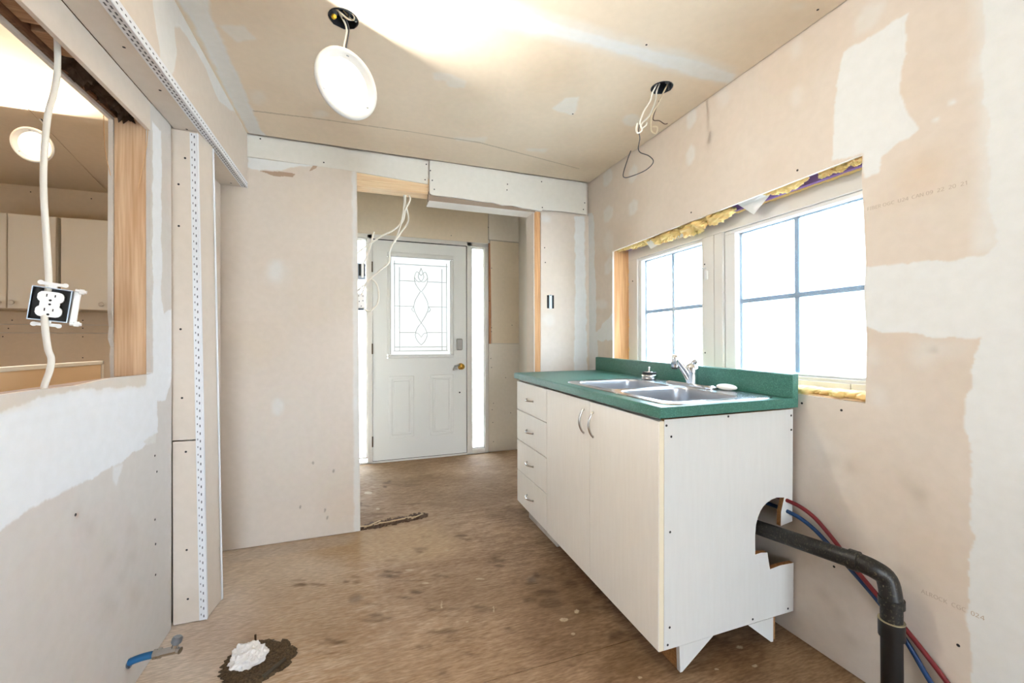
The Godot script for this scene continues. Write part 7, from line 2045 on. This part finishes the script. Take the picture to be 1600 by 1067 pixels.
	patch(im, [0.188, 1.675, 0.181, 1.674, 0.164, 1.680, 0.147, 1.689, 0.141, 1.696, 0.148, 1.697, 0.165, 1.691, 0.182, 1.682], Color(0.376, 0.282, 0.196, 0.18), 0.006, 0.006)
	patch(im, [0.180, 2.278, 0.170, 2.274, 0.145, 2.276, 0.121, 2.283, 0.112, 2.290, 0.122, 2.294, 0.146, 2.291, 0.170, 2.285], Color(0.376, 0.282, 0.196, 0.25), 0.006, 0.006)
	patch(im, [-0.038, 1.658, -0.058, 1.660, -0.107, 1.673, -0.157, 1.689, -0.177, 1.698, -0.157, 1.696, -0.108, 1.683, -0.059, 1.667], Color(0.431, 0.329, 0.235, 0.22), 0.006, 0.006)
	patch(im, [1.261, 1.149, 1.234, 1.155, 1.173, 1.174, 1.114, 1.196, 1.092, 1.206, 1.119, 1.201, 1.180, 1.182, 1.239, 1.160], Color(0.745, 0.627, 0.494, 0.20), 0.006, 0.006)
	patch(im, [-0.398, 1.701, -0.402, 1.697, -0.414, 1.698, -0.427, 1.704, -0.433, 1.710, -0.430, 1.713, -0.418, 1.712, -0.405, 1.707], Color(0.376, 0.282, 0.196, 0.25), 0.006, 0.006)
	patch(im, [0.540, 1.755, 0.531, 1.750, 0.512, 1.751, 0.495, 1.756, 0.488, 1.763, 0.497, 1.768, 0.516, 1.767, 0.533, 1.762], Color(0.745, 0.627, 0.494, 0.21), 0.006, 0.006)
	patch(im, [0.767, 2.751, 0.724, 2.753, 0.626, 2.773, 0.529, 2.798, 0.490, 2.815, 0.532, 2.814, 0.630, 2.794, 0.728, 2.768], Color(0.745, 0.627, 0.494, 0.17), 0.006, 0.006)
	patch(im, [-0.562, 3.385, -0.601, 3.387, -0.700, 3.425, -0.802, 3.478, -0.849, 3.515, -0.810, 3.514, -0.710, 3.475, -0.607, 3.421], Color(0.745, 0.627, 0.494, 0.30), 0.006, 0.006)
	patch(im, [0.405, 3.023, 0.381, 3.013, 0.325, 3.016, 0.270, 3.028, 0.248, 3.044, 0.272, 3.053, 0.328, 3.051, 0.383, 3.038], Color(0.431, 0.329, 0.235, 0.30), 0.006, 0.006)
	patch(im, [-0.612, 2.697, -0.628, 2.693, -0.674, 2.707, -0.722, 2.731, -0.744, 2.751, -0.728, 2.755, -0.682, 2.741, -0.634, 2.717], Color(0.431, 0.329, 0.235, 0.16), 0.006, 0.006)
	patch(im, [-0.870, 3.646, -0.895, 3.628, -0.963, 3.619, -1.034, 3.623, -1.068, 3.638, -1.045, 3.656, -0.977, 3.666, -0.904, 3.662], Color(0.376, 0.282, 0.196, 0.29), 0.006, 0.006)
	patch(im, [1.387, 1.234, 1.368, 1.233, 1.330, 1.239, 1.296, 1.248, 1.285, 1.255, 1.303, 1.257, 1.341, 1.251, 1.376, 1.242], Color(0.745, 0.627, 0.494, 0.30), 0.006, 0.006)
	patch(im, [-0.284, 4.004, -0.317, 4.002, -0.398, 4.030, -0.481, 4.074, -0.517, 4.107, -0.485, 4.110, -0.403, 4.081, -0.319, 4.037], Color(0.376, 0.282, 0.196, 0.23), 0.006, 0.006)
	patch(im, [0.643, 2.586, 0.607, 2.579, 0.523, 2.583, 0.442, 2.594, 0.410, 2.607, 0.445, 2.614, 0.528, 2.611, 0.610, 2.599], Color(0.431, 0.329, 0.235, 0.17), 0.006, 0.006)
	patch(im, [0.407, 1.831, 0.382, 1.829, 0.324, 1.837, 0.268, 1.851, 0.245, 1.862, 0.269, 1.865, 0.327, 1.857, 0.384, 1.843], Color(0.431, 0.329, 0.235, 0.16), 0.006, 0.006)
	patch(im, [0.975, 1.393, 0.954, 1.392, 0.909, 1.398, 0.866, 1.409, 0.850, 1.416, 0.871, 1.417, 0.916, 1.411, 0.959, 1.400], Color(0.431, 0.329, 0.235, 0.14), 0.006, 0.006)
	patch(im, [-0.539, 2.419, -0.546, 2.413, -0.566, 2.417, -0.588, 2.428, -0.599, 2.440, -0.593, 2.447, -0.572, 2.443, -0.550, 2.432], Color(0.745, 0.627, 0.494, 0.20), 0.006, 0.006)
	patch(im, [1.281, 1.247, 1.259, 1.249, 1.210, 1.261, 1.164, 1.274, 1.146, 1.282, 1.168, 1.280, 1.217, 1.268, 1.264, 1.254], Color(0.431, 0.329, 0.235, 0.23), 0.006, 0.006)
	patch(im, [-0.305, 1.946, -0.306, 1.940, -0.311, 1.940, -0.317, 1.944, -0.320, 1.951, -0.319, 1.957, -0.314, 1.958, -0.308, 1.953], Color(0.886, 0.808, 0.690, 0.75), 0.003, 0.006)
	patch(im, [0.529, 1.710, 0.522, 1.691, 0.518, 1.683, 0.518, 1.692, 0.524, 1.712, 0.531, 1.733, 0.535, 1.741, 0.534, 1.731], Color(0.886, 0.808, 0.690, 0.75), 0.003, 0.006)
	patch(im, [0.331, 1.816, 0.327, 1.797, 0.324, 1.790, 0.323, 1.799, 0.326, 1.817, 0.330, 1.836, 0.333, 1.843, 0.334, 1.835], Color(0.886, 0.808, 0.690, 0.75), 0.003, 0.006)
	patch(im, [0.409, 1.667, 0.406, 1.664, 0.402, 1.663, 0.399, 1.666, 0.399, 1.671, 0.401, 1.674, 0.405, 1.675, 0.408, 1.672], Color(0.886, 0.808, 0.690, 0.75), 0.003, 0.006)
	patch(im, [0.072, 3.364, 0.063, 3.347, 0.044, 3.346, 0.025, 3.361, 0.017, 3.385, 0.025, 3.402, 0.045, 3.403, 0.064, 3.388], Color(0.886, 0.808, 0.690, 0.75), 0.003, 0.006)
	patch(im, [0.462, 2.276, 0.456, 2.273, 0.444, 2.275, 0.433, 2.281, 0.429, 2.288, 0.435, 2.291, 0.447, 2.289, 0.458, 2.283], Color(0.886, 0.808, 0.690, 0.75), 0.003, 0.006)
	patch(im, [0.862, 1.575, 0.855, 1.568, 0.848, 1.566, 0.844, 1.571, 0.846, 1.580, 0.853, 1.587, 0.860, 1.589, 0.864, 1.583], Color(0.886, 0.808, 0.690, 0.75), 0.003, 0.006)
	patch(im, [0.302, 2.007, 0.296, 2.004, 0.284, 2.006, 0.272, 2.012, 0.268, 2.020, 0.274, 2.024, 0.286, 2.022, 0.298, 2.015], Color(0.886, 0.808, 0.690, 0.75), 0.003, 0.006)
	patch(im, [1.168, 1.129, 1.162, 1.127, 1.155, 1.128, 1.150, 1.131, 1.151, 1.135, 1.157, 1.138, 1.164, 1.137, 1.168, 1.133], Color(0.886, 0.808, 0.690, 0.75), 0.003, 0.006)
	patch(im, [0.783, 1.458, 0.779, 1.454, 0.773, 1.454, 0.769, 1.458, 0.769, 1.463, 0.774, 1.467, 0.780, 1.467, 0.784, 1.463], Color(0.886, 0.808, 0.690, 0.75), 0.003, 0.006)
	patch(im, [0.114, 3.020, 0.110, 3.009, 0.101, 3.008, 0.093, 3.016, 0.090, 3.029, 0.094, 3.039, 0.103, 3.041, 0.111, 3.033], Color(0.886, 0.808, 0.690, 0.75), 0.003, 0.006)
	patch(im, [0.794, 1.543, 0.785, 1.537, 0.773, 1.538, 0.765, 1.545, 0.764, 1.554, 0.772, 1.560, 0.784, 1.559, 0.793, 1.552], Color(0.886, 0.808, 0.690, 0.75), 0.003, 0.006)
	patch(im, [0.247, 2.148, 0.240, 2.145, 0.225, 2.148, 0.210, 2.156, 0.204, 2.163, 0.211, 2.166, 0.226, 2.163, 0.241, 2.155], Color(0.886, 0.808, 0.690, 0.75), 0.003, 0.006)
	patch(im, [0.559, 1.942, 0.551, 1.940, 0.534, 1.944, 0.518, 1.952, 0.512, 1.959, 0.520, 1.961, 0.537, 1.957, 0.553, 1.949], Color(0.886, 0.808, 0.690, 0.75), 0.003, 0.006)
	patch(im, [0.900, 1.189, 0.894, 1.187, 0.886, 1.188, 0.880, 1.192, 0.879, 1.196, 0.885, 1.198, 0.893, 1.197, 0.899, 1.193], Color(0.886, 0.808, 0.690, 0.75), 0.003, 0.006)
	patch(im, [1.339, 1.181, 1.330, 1.177, 1.320, 1.178, 1.314, 1.183, 1.317, 1.189, 1.326, 1.193, 1.336, 1.192, 1.342, 1.187], Color(0.886, 0.808, 0.690, 0.75), 0.003, 0.006)
	patch(im, [1.310, 1.092, 1.304, 1.090, 1.297, 1.091, 1.292, 1.095, 1.293, 1.099, 1.299, 1.101, 1.307, 1.100, 1.311, 1.096], Color(0.886, 0.808, 0.690, 0.75), 0.003, 0.006)
	patch(im, [-0.009, 2.681, 0.203, 2.678, 0.523, 2.679, 0.432, 2.214, -0.017, 2.310, -0.284, 2.551], Color(0.839, 0.722, 0.573, 0.40), 0.080, 0.006)
	patch(im, [-0.703, 2.661, -0.430, 2.683, -0.027, 2.679, -0.070, 2.550, -0.409, 2.552, -0.664, 2.535], Color(0.839, 0.784, 0.722, 0.50), 0.040, 0.006)

func screw_spots():
	return {
		"right": [-1.130, 1.799, -1.679, 1.800, -1.119, 0.906, -0.980, 0.900, -0.681, 0.284, -1.008, 0.341],
		"back": [-0.537, 2.300, -0.209, 2.213, 0.392, 2.288, 0.384, 2.188, 0.428, 2.185, 0.416, 2.246, 0.441, 2.129, 0.935, 2.185, 1.193, 2.275, 0.939, 2.225, 1.198, 2.094, 1.537, 2.164, 1.526, 2.115, 1.221, 1.815, 1.226, 1.711],
		"left": [1.890, 0.729, 1.906, 0.666, 1.891, 0.494, 1.896, 0.402, 1.896, 0.289, 1.438, 0.686],
		"ceil": [1.022, -1.900, 1.521, -1.013, -0.676, -2.119, 1.060, -1.361],
		"soff": [-0.622, -1.360, -0.658, -1.540, -0.653, -1.760, -0.622, -1.847, -0.669, -2.043, -0.651, -2.310, -0.624, -2.445, -0.624, -2.679, -0.667, -2.646],
		"entry": [0.858, 2.236, 1.251, 2.356, 1.442, 2.340, 1.286, 2.232, 1.632, 2.253, 1.285, 1.929, 1.262, 1.585, 1.282, 1.304, 1.632, 2.184, 1.631, 2.080, 1.631, 1.983, 1.630, 1.790, 1.630, 1.666, 1.511, 1.333, 1.282, 1.263, 1.281, 0.887, 1.287, 0.444, 1.293, 0.310, 1.300, 0.108, 1.301, 0.511, 1.493, 0.399, 1.437, 0.775, 1.274, 0.981],
	}
